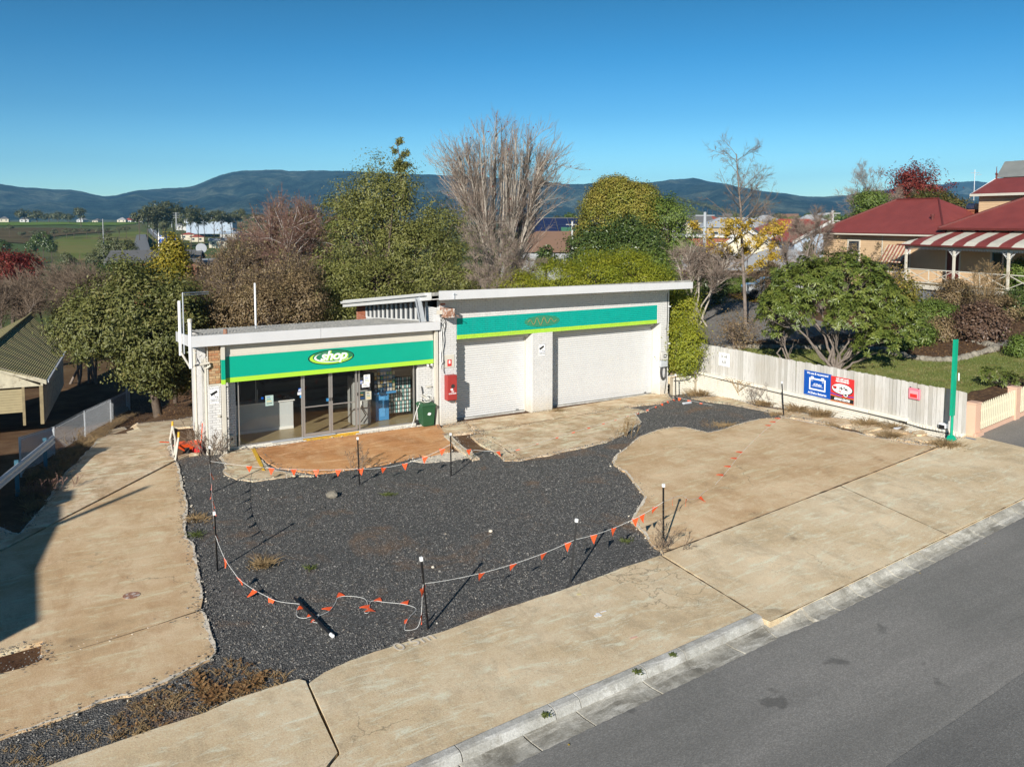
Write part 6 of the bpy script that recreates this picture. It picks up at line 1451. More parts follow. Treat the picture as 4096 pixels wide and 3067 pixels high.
def crown_points(lobes, ncl, per, clr, g, shell=(.72,1.03), lump=.18, bottom=-.8):
 """cluster centres over lumpy lobes, then leaf points round them"""
 lobes = np.array(lobes, float); area = (lobes[:,3] * lobes[:,4] + lobes[:,3] * lobes[:,5] + lobes[:,4] * lobes[:,5]); pr = area / area.sum()
 li = g.choice(len(lobes), ncl, p=pr); d = unit(g.normal(0,1,(ncl,3))); d[:,2] = np.where(d[:,2] < bottom,-d[:,2], d[:,2])
 rr = g.uniform(shell[0] ** 2, shell[1] ** 2, ncl) ** .5
 lum = np.array([mnoise.noise(V_(v) * 2.3) for v in d + li[:, None] * 3.1]); rr = rr * (1 + lump * lum * 1.6)
 C = lobes[li, :3] + d * lobes[li,3:] * rr[:, None]
 # drop clusters buried deep inside another lobe
 keep = np.ones(ncl, bool)
 for k, lb in enumerate(lobes):
  q = (((C - lb[:3]) / lb[3:]) ** 2).sum(-1) ** .5; keep &= ~((q < .55) & (li != k))
 C, d, li = C[keep], d[keep], li[keep]; out = unit(d / lobes[li,3:] * lobes[li,3:].mean(-1, keepdims=True))
 off = g.normal(0,1,(len(C), per,3)) * np.array([1,1,.62]); nrm = unit(out[:, None] * 1.1 + off * .7 + np.array([0,0,.3]))
 pts = C[:, None] + off * (clr * g.uniform(.6,1.35,(len(C),1,1)))
 cl = np.repeat(g.random(len(C))[:, None], per,1)
 return pts.reshape(-1,3), nrm.reshape(-1,3), cl.reshape(-1), C
def leafy(name, label, cat, base, lobes, mat, bark, seed, ncl=700, per=40, clr=.35, leaf=(.14,.06), trunk=.18, limbs=14, group=None, droop=0, shell=(.72,1.03), lump=.18, stems=1, bottom=-.8, upb=.35, trunk_to=None, jit=.35):
 g = np.random.default_rng(seed); base = V_(base); t = thing(name, label, cat, tuple(base),0, group)
 pts, nrm, cl, C = crown_points(lobes, ncl, per, clr, g, shell, lump, bottom)
 V, F = leaves_np(pts, nrm, leaf[0], leaf[1], g, droop, jit=jit, upb=upb); rnd = np.repeat(cl * .5 + g.random(len(pts)) * .5,4)
 o = np_mesh('crown', V, F,3, mat, t, rnd=rnd); o['kind'] = 'stuff'
 lb = np.array(lobes); cen = lb[:, :3].mean(0); b = np.array(base) - (0,0,.2)
 m = []; S = []
 tops = lb[:, :3] if trunk_to is None else np.array([trunk_to])
 for s in range(stems):
  st = b + np.append(g.normal(0,.25 * (stems > 1),2),0); top = cen + (g.normal(0,.5,3) if stems > 1 else 0); k = 7; tt = np.linspace(0,1, k)[:, None]
  P = st * (1 - tt) + top * tt + g.normal(0,.05,(k,3)) * np.sin(np.pi * tt); P[0] = st; S.append(P); m.append((P[None],(trunk * np.linspace(1.15,.45, k))[None],8))
 ch = C[g.choice(len(C), min(len(C), limbs * stems), replace=False)]
 LP = []
 for c in ch:
  P = S[g.integers(stems)]; f = g.uniform(.35,.95) * (len(P) - 1); i = int(f); st = P[i] + (P[i + 1] - P[i]) * (f - i); tt = np.linspace(0,1,6)[:, None]; q = st * (1 - tt) + c * tt; q[:,2:] += .12 * np.linalg.norm(c - st) * np.sin(np.pi * tt) * -1 * .5; q[1:-1] += g.normal(0,.06,(4,3)); LP.append(q)
 m.append((np.array(LP), np.tile(trunk * np.linspace(.42,.08,6),(len(LP),1)),5))
 skel_mesh('trunk', m, bark, t); return t
def bare(name, label, cat, base, height, spread, bark, twig, seed, trunk=.2, stems=1, n1=10, n2=8, n3=8, n4=0, ang=40, up=.06, leafm=None, nleaf=0, leafs=(.1,.08), group=None, lean=.15, trop_t=.0, trunk_frac=1.0, t0=.25, droop=0, wig=.07, l1=.5, l2=.5, l3=.5, l4=.5, leafrange=None, fall=.45, tw=None):
 g = np.random.default_rng(seed + 100); base = V_(base); t = thing(name, label, cat, tuple(base),0, group)
 st = np.array([list(base - V_((0,0,.2)))] * stems) + np.concatenate([g.normal(0,.18 * (stems > 1),(stems,2)), np.zeros((stems,1))],1)
 a = g.uniform(0,6.28, stems); l_ = g.uniform(.3,1, stems) * lean * (1 if stems > 1 else .3); d = np.stack([np.cos(a) * l_, np.sin(a) * l_, np.ones(stems)],1)
 lv = [dict(k=10, wig=.035, trop=.03, end=.25, sides=8), dict(n=n1, len=l1 * spread, ang=ang, angv=9, wig=wig, trop=up, rr=.42, t0=t0, fall=fall, end=.3, sides=5, k=5), dict(n=n2, len=l2, ang=38, angv=12, wig=wig * 1.2, trop=up * .8 - droop, rr=.5, t0=.2, end=.3, sides=3, k=3), dict(n=n3, len=l3, ang=36, angv=12, wig=wig * 1.3, trop=up * .8 - droop, rr=.5, t0=.15, end=.4, sides=3, k=2)]
 if n4: lv.append(dict(n=n4, len=l4, ang=34, angv=12, wig=wig * 1.4, trop=up * .8 - droop * 1.5, rr=.6, t0=.1, end=.5, sides=3, k=2))
 parts, tips = grow(st, d, [height * trunk_frac * (1 if i == 0 else g.uniform(.8,1)) for i in range(stems)], [trunk] * stems, lv, seed,.0045)
 if tw:   # the finest twigs, springing from the thinner branches
  n_, len_, rad_ = tw[:3]; src = parts[-2:] if len(tw) < 4 else parts[1:]; A = np.concatenate([p[:, :-1].reshape(-1,3) for p, _, _ in src]); Bq = np.concatenate([p[:,1:].reshape(-1,3) for p, _, _ in src]); ii = g.integers(0, len(A), n_); f = g.random((n_,1)); p0 = A[ii] + (Bq[ii] - A[ii]) * f
  dd = unit(unit(Bq[ii] - A[ii]) + g.normal(0,.45,(n_,3)) + np.array([0,0, up * 4 - droop * 8])); L_ = len_ * g.uniform(.4,1.3,(n_,1)); d2 = unit(dd + g.normal(0,.25,(n_,3)) + np.array([0,0,-droop * 5])); parts.append((np.stack([p0, p0 + dd * L_ * .5 + d2 * L_ * .5],1), np.tile([rad_, rad_ * .5],(n_,1)),3))
  if len(tw) > 3: skel_mesh('twigs', [parts.pop()], tw[3], t)
 skel_mesh('trunk', parts[:2], bark, t); c = skel_mesh('branches', parts[2:], twig, t); c['kind'] = 'stuff'
 if leafm is not None:
  P = np.concatenate([p.reshape(-1,3) for p, _, _ in parts[2:]]);
  if leafrange: P = P[(P[:,2] > leafrange[0]) & (P[:,2] < leafrange[1])]
  C = P[g.choice(len(P), min(nleaf, len(P) * 3))] + g.normal(0,.06,(min(nleaf, len(P) * 3),3)); V, F = leaves_np(C, g.normal(0,1, C.shape), leafs[0], leafs[1], g)
  o = np_mesh('leaves', V, F,3, leafm, t, rnd=np.repeat(g.random(len(C)),4)); o['kind'] = 'stuff'
 return t
def twig_tree(name, label, base, lobes, nst, nlimb, ntw, tl, tr, bark, twm, seed, trunk=.1, shell=(.25,1.05), lump=.3, spread=.35, leafm=None, nleaf=0, leafs=(.1,.06), upt=.5, limbm=None, bottom=-.5, droop=0):
 ntw = int(ntw * .42); tr *= 1.15; g = np.random.default_rng(seed); t = thing(name, label, 'tree', tuple(base)); b0 = np.array(base) - (0,0,.2)
 C = crown_points(lobes, int(nlimb * 1.4),1,.01, g, shell, lump, bottom)[3][:nlimb]; hi = C[np.argsort(-C[:,2])[:max(nst * 3, nlimb // 3)]]; top = hi[g.choice(len(hi), nst, replace=False)]; S = []; parts = []
 for q in top:
  k = 10; tt = np.linspace(0,1, k)[:, None]; st = b0 + np.append(g.normal(0, spread,2),0); mid = (st + q) / 2 + np.append((q - st)[:2] * .18,-.0); P = st * (1 - tt) ** 2 + 2 * mid * tt * (1 - tt) + q * tt ** 2; P[1:-1] += g.normal(0,.05,(k - 2,3)); S.append(P); parts.append((P[None],(trunk * g.uniform(.7,1.1) * np.linspace(1,.12, k))[None],7))
 S_ = np.array(S); LP = []
 for c in C:
  d2 = np.linalg.norm(S_ - c, axis=2); si = int(np.argmin(d2.min(1))); i = max(2, int(np.argmin(d2[si])) - g.integers(1,4)); st = S_[si, i]; tt = np.linspace(0,1,7)[:, None]; ax = S_[si, min(i + 1,9)] - st; ax /= np.linalg.norm(ax) + 1e-6; m_ = st + ax * np.linalg.norm(c - st) * .45; q = st * (1 - tt) ** 2 + 2 * m_ * tt * (1 - tt) + c * tt ** 2; q[1:] += g.normal(0,.03,(6,3)); LP.append(q)
 LP = np.array(LP); skel_mesh('trunk', parts, bark, t); skel_mesh('branches', [(LP, np.tile(trunk * np.linspace(.3,.06,7),(len(LP),1)),4)], limbm or bark, t)
 ii = g.integers(0, len(LP), ntw // 6); kk = g.integers(1,6, ntw // 6); f = g.random((len(ii),1)); p0 = LP[ii, kk] * (1 - f) + LP[ii, kk + 1] * f; ax = unit(LP[ii, kk + 1] - LP[ii, kk]); dd = unit(ax + g.normal(0,.45, ax.shape) + (0,0, upt * .5 - droop)); L_ = tl * 2.2 * g.uniform(.5,1.2,(len(ii),1)); P1 = np.stack([p0 + dd * L_ * a + (0,0,1) * np.array(a * a * .15 * (upt - 2 * droop)) * L_ for a in (0,.5,1)],1)
 jj = np.repeat(np.arange(len(ii)),5); kk = g.integers(0,2, len(jj)); f = g.random((len(jj),1)); q0 = P1[jj, kk] * (1 - f) + P1[jj, kk + 1] * f; d3 = unit(dd[jj] + g.normal(0,.4,(len(jj),3)) + (0,0, upt * .4 - droop)); L3 = tl * g.uniform(.4,1.2,(len(jj),1)); P2 = np.stack([q0, q0 + d3 * L3],1)
 skel_mesh('twigs', [(P1, np.tile(tr * np.array([2,1.4,.8]),(len(P1),1)),3),(P2, np.tile(tr * np.array([1.1,.5]),(len(P2),1)),3)], twm, t)['kind'] = 'stuff'
 if leafm is not None:
  C2 = P2[g.integers(0, len(P2), nleaf),1] + g.normal(0,.05,(nleaf,3)); V, F = leaves_np(C2, g.normal(0,1, C2.shape), leafs[0], leafs[1], g); np_mesh('leaves', V, F,3, leafm, t, rnd=np.repeat(g.random(nleaf),4))['kind'] = 'stuff'
 return t
L_mag = leaf_mat('leaf_magnolia', [(.069,.080,.025),(.106,.117,.031),(.167,.168,.049),(.242,.191,.070)], rough=.5, trans=.15, spec=.35)
L_olive = leaf_mat('leaf_olive_tree', [(.087,.096,.029),(.152,.164,.043),(.232,.231,.065),(.290,.261,.087)], trans=.3)
L_gold = leaf_mat('leaf_golden_conifer', [(.078,.098,.016),(.182,.169,.019),(.338,.260,.026),(.442,.325,.039)], trans=.2)
L_tanc = leaf_mat('leaf_bronze_conifer', [(.081,.122,.023),(.194,.206,.033),(.323,.271,.054),(.436,.337,.084)], trans=.15, scale=.5)
L_dkgr = leaf_mat('leaf_dark_green', [(.028,.05,.016),(.055,.09,.024),(.1,.14,.035),(.16,.19,.05)], rough=.3, trans=.15, spec=.55)
L_hedge = leaf_mat('leaf_yellow_green', [(.108,.149,.016),(.230,.270,.024),(.365,.365,.034),(.486,.432,.054)], trans=.35)
L_rhodo = leaf_mat('leaf_rhododendron', [(.055,.09,.018),(.11,.15,.03),(.19,.225,.045),(.3,.3,.075)], rough=.35, trans=.25, spec=.5)
L_brown = leaf_mat('leaf_sparse_brown', [(.116,.083,.050),(.198,.141,.075),(.281,.198,.099),(.215,.215,.066)], trans=.25)
L_red = leaf_mat('leaf_red', [(.09,.018,.018),(.17,.03,.025),(.26,.05,.035),(.2,.09,.05)], trans=.3)
L_yellow = leaf_mat('leaf_yellow', [(.4,.28,.03),(.55,.38,.04),(.6,.42,.08)], trans=.35)
L_green = leaf_mat('leaf_green', [(.054,.093,.019),(.109,.163,.031),(.171,.232,.046),(.232,.264,.078)], trans=.25)
L_gum = leaf_mat('leaf_gum', [(.053,.068,.033),(.090,.105,.048),(.135,.143,.068),(.180,.165,.090)], trans=.15, scale=.1)
L_purple = leaf_mat('leaf_dark_bronze', [(.054,.036,.026),(.102,.060,.042),(.156,.096,.060),(.204,.132,.084)], trans=.2)
L_dead = leaf_mat('dead_leaves', [(.13,.065,.03),(.22,.12,.05),(.3,.18,.08),(.12,.08,.04)], trans=.15)
def ellip(q0, q1, depth, ry=None, squash=1):
 """lobe filling the sheet rectangle q0..q1 (2212 wide) at a depth"""
 a = AT(D(*q0), depth); b = AT(D(*q1), depth); c = (a + b) / 2; rx = ((a - b) * 1).xy.length / 2; rz = abs(a.z - b.z) / 2
 return (c.x, c.y, c.z, rx, ry or rx, rz * squash)
def foot(u, depth):
 p = AT(D(u,600), depth); return V_((p.x, p.y, float(zt(p.x, p.y))))
def HT(u, v, d_): return (AT(D(u, v), d_).z - foot(u, d_).z)
# round glossy tree by the driveway
dm = 40.5
leafy('broadleaf_tree', 'large round dark green glossy leaved tree beside the driveway bank', 'tree', foot(335, dm), [ellip((195,580),(400,745), dm + 1,3.0), ellip((122,648),(245,765), dm,2.2), ellip((255,660),(420,800), dm - 1,2.4), ellip((170,640),(330,780), dm - 1.2,2.4), ellip((330,615),(440,740), dm + 1.0,2.2), ellip((275,735),(415,835), dm - .5,1.9), ellip((300,760),(430,850), dm + .5,1.7)], L_mag, m_bark,1, ncl=1000, per=62, clr=.3, leaf=(.19,.085), trunk=.2, limbs=24, bottom=-.9, lump=.4, shell=(.62,1.06), upb=.2)
# golden conifer behind it
dc = 52
def cone_tree(name, label, q_top, q_bot, halfw, depth, mat, seed, ncl=500, per=36, clr=.3, leaf=(.16,.07), bark=m_bark, rows=7, blunt=.25, group=None):
 a = AT(D(*q_top), depth); b = AT(D(*q_bot), depth); wpx = (AT(D(q_bot[0] + halfw, q_bot[1]), depth) - b).xy.length; H = a.z - b.z; lob = []
 for i in range(rows):
  t = (i + .5) / rows; r = wpx * ((1 - t) ** .8 * (1 - blunt) + blunt * (1 - t ** 3)); lob.append((b.x, b.y, b.z + H * t, r, r, H / rows * .95))
 p = V_((b.x, b.y, min(b.z, float(zt(b.x, b.y))))); return leafy(name, label, 'tree', p, lob, mat, bark, seed, ncl=ncl, per=per, clr=clr, leaf=leaf, trunk=.12, limbs=10, bottom=-1, upb=.5, group=group)
cone_tree('golden_conifer', 'golden green conical conifer behind the round glossy tree',(372,506),(372,625),50, dc, L_gold,2, ncl=420, per=45, clr=.28, leaf=(.2,.09))
# bare and half bare trees on the left
twig_tree('bare_tree', 'sprawling brown bare tree with drooping twigs above the mossy shed', foot(95,64), [ellip((30,570),(170,680),64,3.4), ellip((90,585),(215,690),63,3.2), ellip((-30,600),(100,700),64,3)],9,300,48000,.42,.006, m_bark_grey, m_twig_brn,3, trunk=.12, droop=.25)
twig_tree('bare_tree', 'low bare tangle at the left picture edge above the shed roof', foot(10,63), [ellip((-60,610),(60,690),62,2.6), ellip((10,620),(120,695),62,2.4)],6,180,26000,.4,.006, m_bark_grey, m_twig_brn,4, trunk=.09, droop=.2)
twig_tree('bare_tree', 'brown leafless tree just left of the round glossy tree', foot(185,58), [ellip((130,585),(250,680),58,2.6), ellip((195,600),(290,690),58,2.2)],7,220,34000,.45,.006, m_bark_grey, m_twig_brn,41, trunk=.1, droop=.2)
dr_ = 75; leafy('red_leaf_tree', 'dark red leaved tree at the left edge beyond the bare trees', 'tree', foot(20, dr_), [ellip((-40,545),(50,620), dr_,2.5), ellip((30,555),(85,615), dr_ + 1,2)], L_red, m_bark,5, ncl=200, per=40, clr=.4, leaf=(.22,.14), limbs=6)
dh_ = 70; leafy('hedge', 'long dark green hedge between the bare trees and the golden conifer', 'hedge', foot(260, dh_), [ellip((190 + 40 * k,572 - (k % 2) * 6),(250 + 40 * k,640), dh_,2.4) for k in range(4)], L_dkgr, m_bark,6, ncl=420, per=36, clr=.35, leaf=(.2,.1), limbs=6, upb=.6)
# birch with white limbs and reddish twigs, brown shrubbery below it
twig_tree('birch_tree', 'leafless birch with white limbs and reddish hanging twigs behind the shop', foot(612,50), [ellip((560,425),(690,560),50,2.6), ellip((500,480),(620,620),50,2.4), ellip((610,450),(715,600),50,2.4), ellip((540,540),(690,660),49,2.6)],9,300,60000,.4,.005, m_birch, m_twig_red,7, trunk=.11, leafm=L_brown, nleaf=9000, leafs=(.09,.06), upt=.4, droop=.15)
twig_tree('half_bare_tree', 'brown half bare tree with fine sparse leaves behind the shop roof', foot(560,45), [ellip((500,590),(640,710),45,2.0), ellip((560,560),(690,690),45.5,2.0), ellip((450,600),(560,710),45,1.8)],8,260,42000,.35,.005, m_bark_grey, m_twig_brn,8, trunk=.08, leafm=L_brown, nleaf=16000, leafs=(.12,.08))
twig_tree('half_bare_tree', 'pale brown sparse tree left of the white birch limbs', foot(480,48), [ellip((425,555),(530,680),48,2.0), ellip((470,530),(570,660),48.5,2.0)],6,200,34000,.38,.005, m_bark_grey, m_twig_brn,81, trunk=.08, leafm=L_brown, nleaf=10000, leafs=(.12,.08))
leafy('shrub', 'dense olive brown shrub right behind the shop roof pole', 'shrub', foot(640,42), [ellip((500,610),(640,705),42,1.8), ellip((600,590),(700,715),43,1.8), ellip((440,640),(560,720),42.5,1.6)], L_brown, m_bark,9, ncl=620, per=34, clr=.27, leaf=(.12,.06), limbs=20, upb=.3)
leafy('shrub', 'shaded dark shrub between the round glossy tree and the shop', 'shrub', foot(440,43.5), [ellip((395,655),(480,745),43.5,1.6), ellip((440,680),(500,740),44,1.2)], L_dkgr, m_bark,91, ncl=200, per=36, clr=.27, leaf=(.14,.07), limbs=8)
# the big olive green tree
do = 51
lob = [ellip((680,430),(850,640), do,3.0), ellip((900,440),(1000,560), do,2.0), ellip((790,400),(920,560), do,2.6), ellip((760,355),(870,460), do,1.7), ellip((655,530),(800,690), do - 2,3.2), ellip((830,480),(990,640), do - 1,3.0), ellip((880,545),(1035,690), do - 2,2.8), ellip((730,560),(920,720), do - 3.5,3), ellip((845,350),(890,420), do,.9), ellip((720,400),(800,480), do + 1,1.6), ellip((640,600),(760,715), do - 4,2.4), ellip((700,640),(870,720), do - 6,2.2), ellip((855,620),(1010,700), do - 6,2.2)]
leafy('evergreen_tree', 'tall olive green evergreen tree with a thin spire behind the shop', 'tree', foot(820, do), lob, L_olive, m_bark,10, ncl=2100, per=46, clr=.34, leaf=(.18,.075), trunk=.3, limbs=90, lump=.45, shell=(.55,1.12), bottom=-1, droop=.5)
sp = bare('evergreen_top', 'x', 'x', V_(AT(D(868,400), do)),2.9,.8, m_bark, m_bark,11, trunk=.06, n1=12, n2=5, n3=3, ang=58, up=.05, l1=.3, leafm=L_olive, nleaf=2600, leafs=(.14,.06))
# its parts belong to the tree
et = [o for o in COL.objects if o.name.startswith('evergreen_tree')][0]
for ch in list(sp.children):
 ch.parent = et; ch.matrix_parent_inverse = Matrix(); ch.location = V_(sp.location) - V_(et.location)
 ch.name = 'top_branches' if ch.name.startswith('branches') else ('top_stem' if ch.name.startswith('trunk') else 'top_leaves')
bpy.data.objects.remove(sp)
# the large bare tree with pale limbs
twig_tree('bare_tree', 'large many stemmed bare tree with pale upright limbs behind the garage', foot(1075,57), [ellip((985,262),(1170,480),57,3.6), ellip((900,300),(1050,500),57,2.8), ellip((1100,275),(1255,500),57,2.8), ellip((940,400),(1225,580),57,3.4)],26,560,70000,.42,.0045, m_bark_pale, m_twig_grey,12, trunk=.13, leafm=L_red, nleaf=350, leafs=(.14,.1), upt=.9, lump=.15)
bare('bare_tree', 'smaller bare tree with a thin single trunk just behind the garage roof', 'tree', foot(1070,45),6.2,1.1, m_bark_grey, m_twig_grey,13, trunk=.1, stems=1, n1=16, n2=9, n3=8, tw=(14000,.3,.005), ang=52, up=.05, l1=.55, t0=.3, leafm=L_green, nleaf=1500, leafs=(.07,.04))
# bronze round conifer, dark evergreens
db = 60
leafy('round_conifer', 'big rounded bronze green conifer in the middle distance', 'tree', foot(1335, db), [ellip((1258,405),(1420,560), db,3.6), ellip((1285,385),(1370,470), db,2.4), ellip((1340,400),(1415,480), db + .5,2.2)], L_tanc, m_bark,14, ncl=1500, per=40, clr=.24, leaf=(.16,.08), limbs=10, lump=.1, shell=(.85,1.02), upb=.5)
leafy('evergreen_tree', 'dark green bushy evergreen in front of the bronze conifer', 'tree', foot(1320,54), [ellip((1235,500),(1330,610),54,2.2), ellip((1300,482),(1415,600),54,2.4)], L_dkgr, m_bark,15, ncl=620, per=40, clr=.32, leaf=(.2,.09), limbs=10)
leafy('evergreen_tree', 'open green tree right beside the bronze conifer', 'tree', foot(1445,58), [ellip((1395,430),(1475,500),58,1.9), ellip((1410,480),(1490,560),58,2.0), ellip((1400,530),(1450,600),57,1.6)], L_green, m_bark,16, ncl=420, per=34, clr=.34, leaf=(.18,.08), limbs=16, lump=.4, shell=(.5,1.1))
leafy('evergreen_tree', 'drooping dark foliage between the yellow hedge and the lichen tree', 'tree', foot(1400,47), [ellip((1370,545),(1445,620),47,1.4)], L_green, m_bark,17, ncl=140, per=36, clr=.3, leaf=(.2,.05), limbs=6, droop=1)
# yellow-green hedge
leafy('shrub_hedge', 'bright yellow green feathery hedge rising over the garage roof', 'hedge', foot(1280,43), [ellip((1075,592),(1170,680),44,1.9), ellip((1140,568),(1260,680),44,2.2), ellip((1220,550),(1350,680),44,2.4), ellip((1300,548),(1420,690),43.5,2.3), ellip((1370,575),(1455,720),42.5,2.0)], L_hedge, m_bark,18, ncl=1900, per=40, clr=.24, leaf=(.13,.035), limbs=10, lump=.15, shell=(.82,1.04), upb=.5, droop=.3)
leafy('shrub_hedge', 'tall dark backed yellow green shrub against the right side of the garage', 'hedge', foot(1462,38.5), [ellip((1425,620),(1490,770),39,1.5), ellip((1440,690),(1500,800),38,1.3)], L_hedge, m_bark,19, ncl=520, per=40, clr=.22, leaf=(.13,.04), limbs=6, shell=(.8,1.03), upb=.4, droop=.3, bottom=-1)
# lichen tree and the tall yellowing ginkgo
twig_tree('lichen_tree', 'low spreading bare tree with pale lichen covered branches', foot(1515,50), [ellip((1450,520),(1560,620),50,2.0), ellip((1500,540),(1600,630),50,1.8)],6,190,24000,.3,.0055, m_bark_pale, m_twig_grey,20, trunk=.09, upt=.2)
bare('lichen_tree', 'thin white barked bare tree standing at the hedge end', 'tree', foot(1448,45),5.0,1.0, m_bark_pale, m_twig_grey,27, trunk=.08, stems=2, lean=.3, n1=9, n2=7, n3=6, n4=3, ang=45, up=.03, wig=.14, l1=.4)
gk = foot(1612,49)
bare('ginkgo_tree', 'tall single trunk tree with bare upper branches and yellow leaves low down', 'tree', gk, AT(D(1612,335),49).z - gk.z + .3,1.0, m_bark_grey, m_twig_brn,22, trunk=.12, stems=1, n1=34, n2=6, n3=4, tw=(3500,.3,.004), ang=62, up=.045, l1=.42, l2=.35, l3=.5, t0=.25, wig=.09, leafm=L_yellow, nleaf=5200, leafs=(.12,.1), leafrange=(2.6,8.0), fall=.55, lean=.02)
bare('bare_tree', 'grey bare tree with stiff branches right of the ginkgo', 'tree', foot(1725,62),6.0,1.1, m_bark_grey, m_twig_grey,23, trunk=.13, stems=3, lean=.4, n1=10, n2=8, n3=7, tw=(11000,.35,.005), ang=42, up=.05, l1=.5)
for k,(u, d_, h, lab) in enumerate(((1665,58,3.2, 'bare brown shrub under the yellowing ginkgo'),(1790,56,3.6, 'leafless rusty shrub before the red roofed wing'),(1845,50,4.2, 'tall thin reddish bare shrub before the end of the verandah'),(1905,47,4.0, 'upright bare shrub with a few yellow leaves before the verandah'),(1760,66,3.6, 'brown bare shrub left of the red roofed wing'))):
 bare('bare_shrub', lab, 'shrub', foot(u, d_), h,1.1, m_twig_brn, m_twig_brn,30 + k, trunk=.035, stems=11, lean=.45, n1=6, n2=5, n3=4, ang=32, up=.04, l1=.4, leafm=L_yellow if k in (3,) else L_brown, nleaf=350 if k == 3 else 2500, leafs=(.1,.08))
# rhododendron: whorls of long leaves on bare forked stems
def rhodo(label, base, lobes, nwh, seed, stems=9, ll=.2, trunk=.09, mat=None, low=-.35):
 g = np.random.default_rng(seed); t = thing('rhododendron', label, 'shrub', tuple(base)); lobes_ = np.array(lobes)
 pts, nrm, cl, C = crown_points(lobes, nwh,1,.05, g,(.82,1.05),.22, low)
 k = 11; n = len(pts); up = unit(nrm + np.array([0,0,.55])); r = g.normal(0,1,(n,3)); a = unit(r - (r * up).sum(-1, keepdims=True) * up); b = np.cross(up, a)
 an = (2 * np.pi * np.arange(k) / k)[None] + g.uniform(0,6,(n,1)) + g.normal(0,.15,(n, k)); rad = a[:, None] * np.cos(an)[..., None] + b[:, None] * np.sin(an)[..., None]
 drp = g.uniform(-.1,.75,(n, k,1)); d = unit(rad + up[:, None] * (.35 - drp)); L = ll * g.uniform(.7,1.2,(n, k,1)); W = L * .3; sd_ = unit(np.cross(d, up[:, None])); P0 = pts[:, None] + d * .01
 V = np.empty((n, k,4,3)); V[:, :,0] = P0; V[:, :,1] = P0 + d * L * .55 + sd_ * W * .5; V[:, :,2] = P0 + d * L - up[:, None] * L * .22; V[:, :,3] = P0 + d * L * .55 - sd_ * W * .5
 idx = np.arange(n * k)[:, None] * 4; F = np.concatenate([idx, idx + 1, idx + 2, idx, idx + 2, idx + 3],1).reshape(-1)
 o = np_mesh('crown', V.reshape(-1,3), F,3, mat or L_rhodo, t, rnd=np.repeat((g.random((n,1)) * .5 + g.random((n, k)) * .5).reshape(-1),4)); o['kind'] = 'stuff'
 b0 = np.array(base); S = []; parts = []
 for s in range(stems):
  lb = lobes_[s % len(lobes_)]; top = lb[:3] + g.normal(0,.3,3) - (0,0,.2); kk = 8; tt = np.linspace(0,1, kk)[:, None]; st = b0 + np.append(g.normal(0,.15,2),-.1); mid = (st + top) / 2 + np.append((st - top)[:2] * .12,.1)
  P = st * (1 - tt) ** 2 + 2 * mid * tt * (1 - tt) + top * tt ** 2; P[1:-1] += g.normal(0,.05,(kk - 2,3)); S.append(P); parts.append((P[None],(trunk * np.linspace(1,.35, kk))[None],7))
 q = pts[g.choice(n, min(n,260), replace=False)]; LP = []
 for c in q:
  d2 = [np.linalg.norm(P[3:] - c, axis=1).min() for P in S]; P = S[int(np.argmin(d2))]; i = max(2, int(np.argmin(np.linalg.norm(P[3:] - c, axis=1))) + 1); tt = np.linspace(0,1,5)[:, None]; w_ = P[i] * (1 - tt) + c * tt; w_[1:-1] += g.normal(0,.05,(3,3)); LP.append(w_)
 parts.append((np.array(LP), np.tile(trunk * np.linspace(.3,.09,5),(len(LP),1)),4)); skel_mesh('stems', parts, m_bark_grey, t); return t
drh = 38.0; rb_ = AT(D(1800,795), drh); rb_ = V_((rb_.x, rb_.y,1.7))
rb_ = G(D(1805,800), fn=lambda x, y: 1.0 + .075 * (min(x,52) - 26.6))
def dq(q0, q1, ry, dd=0): return ellip(q0, q1, rd_ + dd, ry)
rd_ = float((np.array(rb_) - CAMP) @ _fw2)
rhodo('large spreading rhododendron with forked pale stems on the lawn behind the fence', rb_, [dq((1665,565),(1830,690),1.7,.6), dq((1750,552),(1900,680),1.9,.3), dq((1645,620),(1740,740),1.2,.2), dq((1840,600),(1945,720),1.5,-.2), dq((1880,650),(1985,775),1.3,-.5), dq((1790,640),(1900,740),1.2,-.9), dq((1850,700),(1935,790),.9,-1.2)],2700,50, stems=14, trunk=.07)
YARD = lambda x, y: 1.0 + .075 * (np.minimum(x,52) - 26.6)
def yard_foot(u, v): return G(D(u, v), fn=YARD)
def dep(p): return float((np.array(p) - CAMP) @ _fw2)
p = yard_foot(1700,790); rhodo('small side stem of rhododendron at the left behind the air sign', p, [ellip((1640,640),(1720,700), dep(p),.9), ellip((1650,690),(1735,745), dep(p),.8)],150,51, stems=3, trunk=.05)
# ================================================================ the neighbour's yard and street beyond
def yz(x, y): return 1.0 + .075 * (np.minimum(np.asarray(x, float),52) - 26.6) + 0 * np.asarray(y, float)
def Y_(u, v): return yard_foot(u, v)
yard = [V_((26.74,16.0,0)), V_((40,17.6,0)), V_((62,20,0)), V_((75,40,0)), V_((62,74,0)), V_((26,60,0)), V_((25.4,40,0)), V_((26.0,32.5,0)), V_((26.74,29.2,0))]
def yfn(x, y): return yz(x, y) - .04
sheet('yard_soil', yard,-.03, m_soil, grid=2, fn=yz, edge=(1,.1), thick=.5)
def yard_sheet(name, qs, lift, mat, fn=yz, **k): return sheet(name, [Y_(*q) if not isinstance(q, Vector) else q for q in qs], lift, mat, fn=fn, **k)
lawn_q = [V_((26.78,17.3,0)), V_((26.78,27.5,0)),(1560,756),(1640,745),(1760,742),(1870,752),(1930,765),(1990,772),(2060,775),(2130,765),(2170,757),(2212,760),(2330,775),(2330,820),(2212,815),(2120,842), V_((31.5,18.6,0))]
lawn = yard_sheet('lawn', lawn_q,.0, m_lawn, grid=.6, edge=(.3,.06))
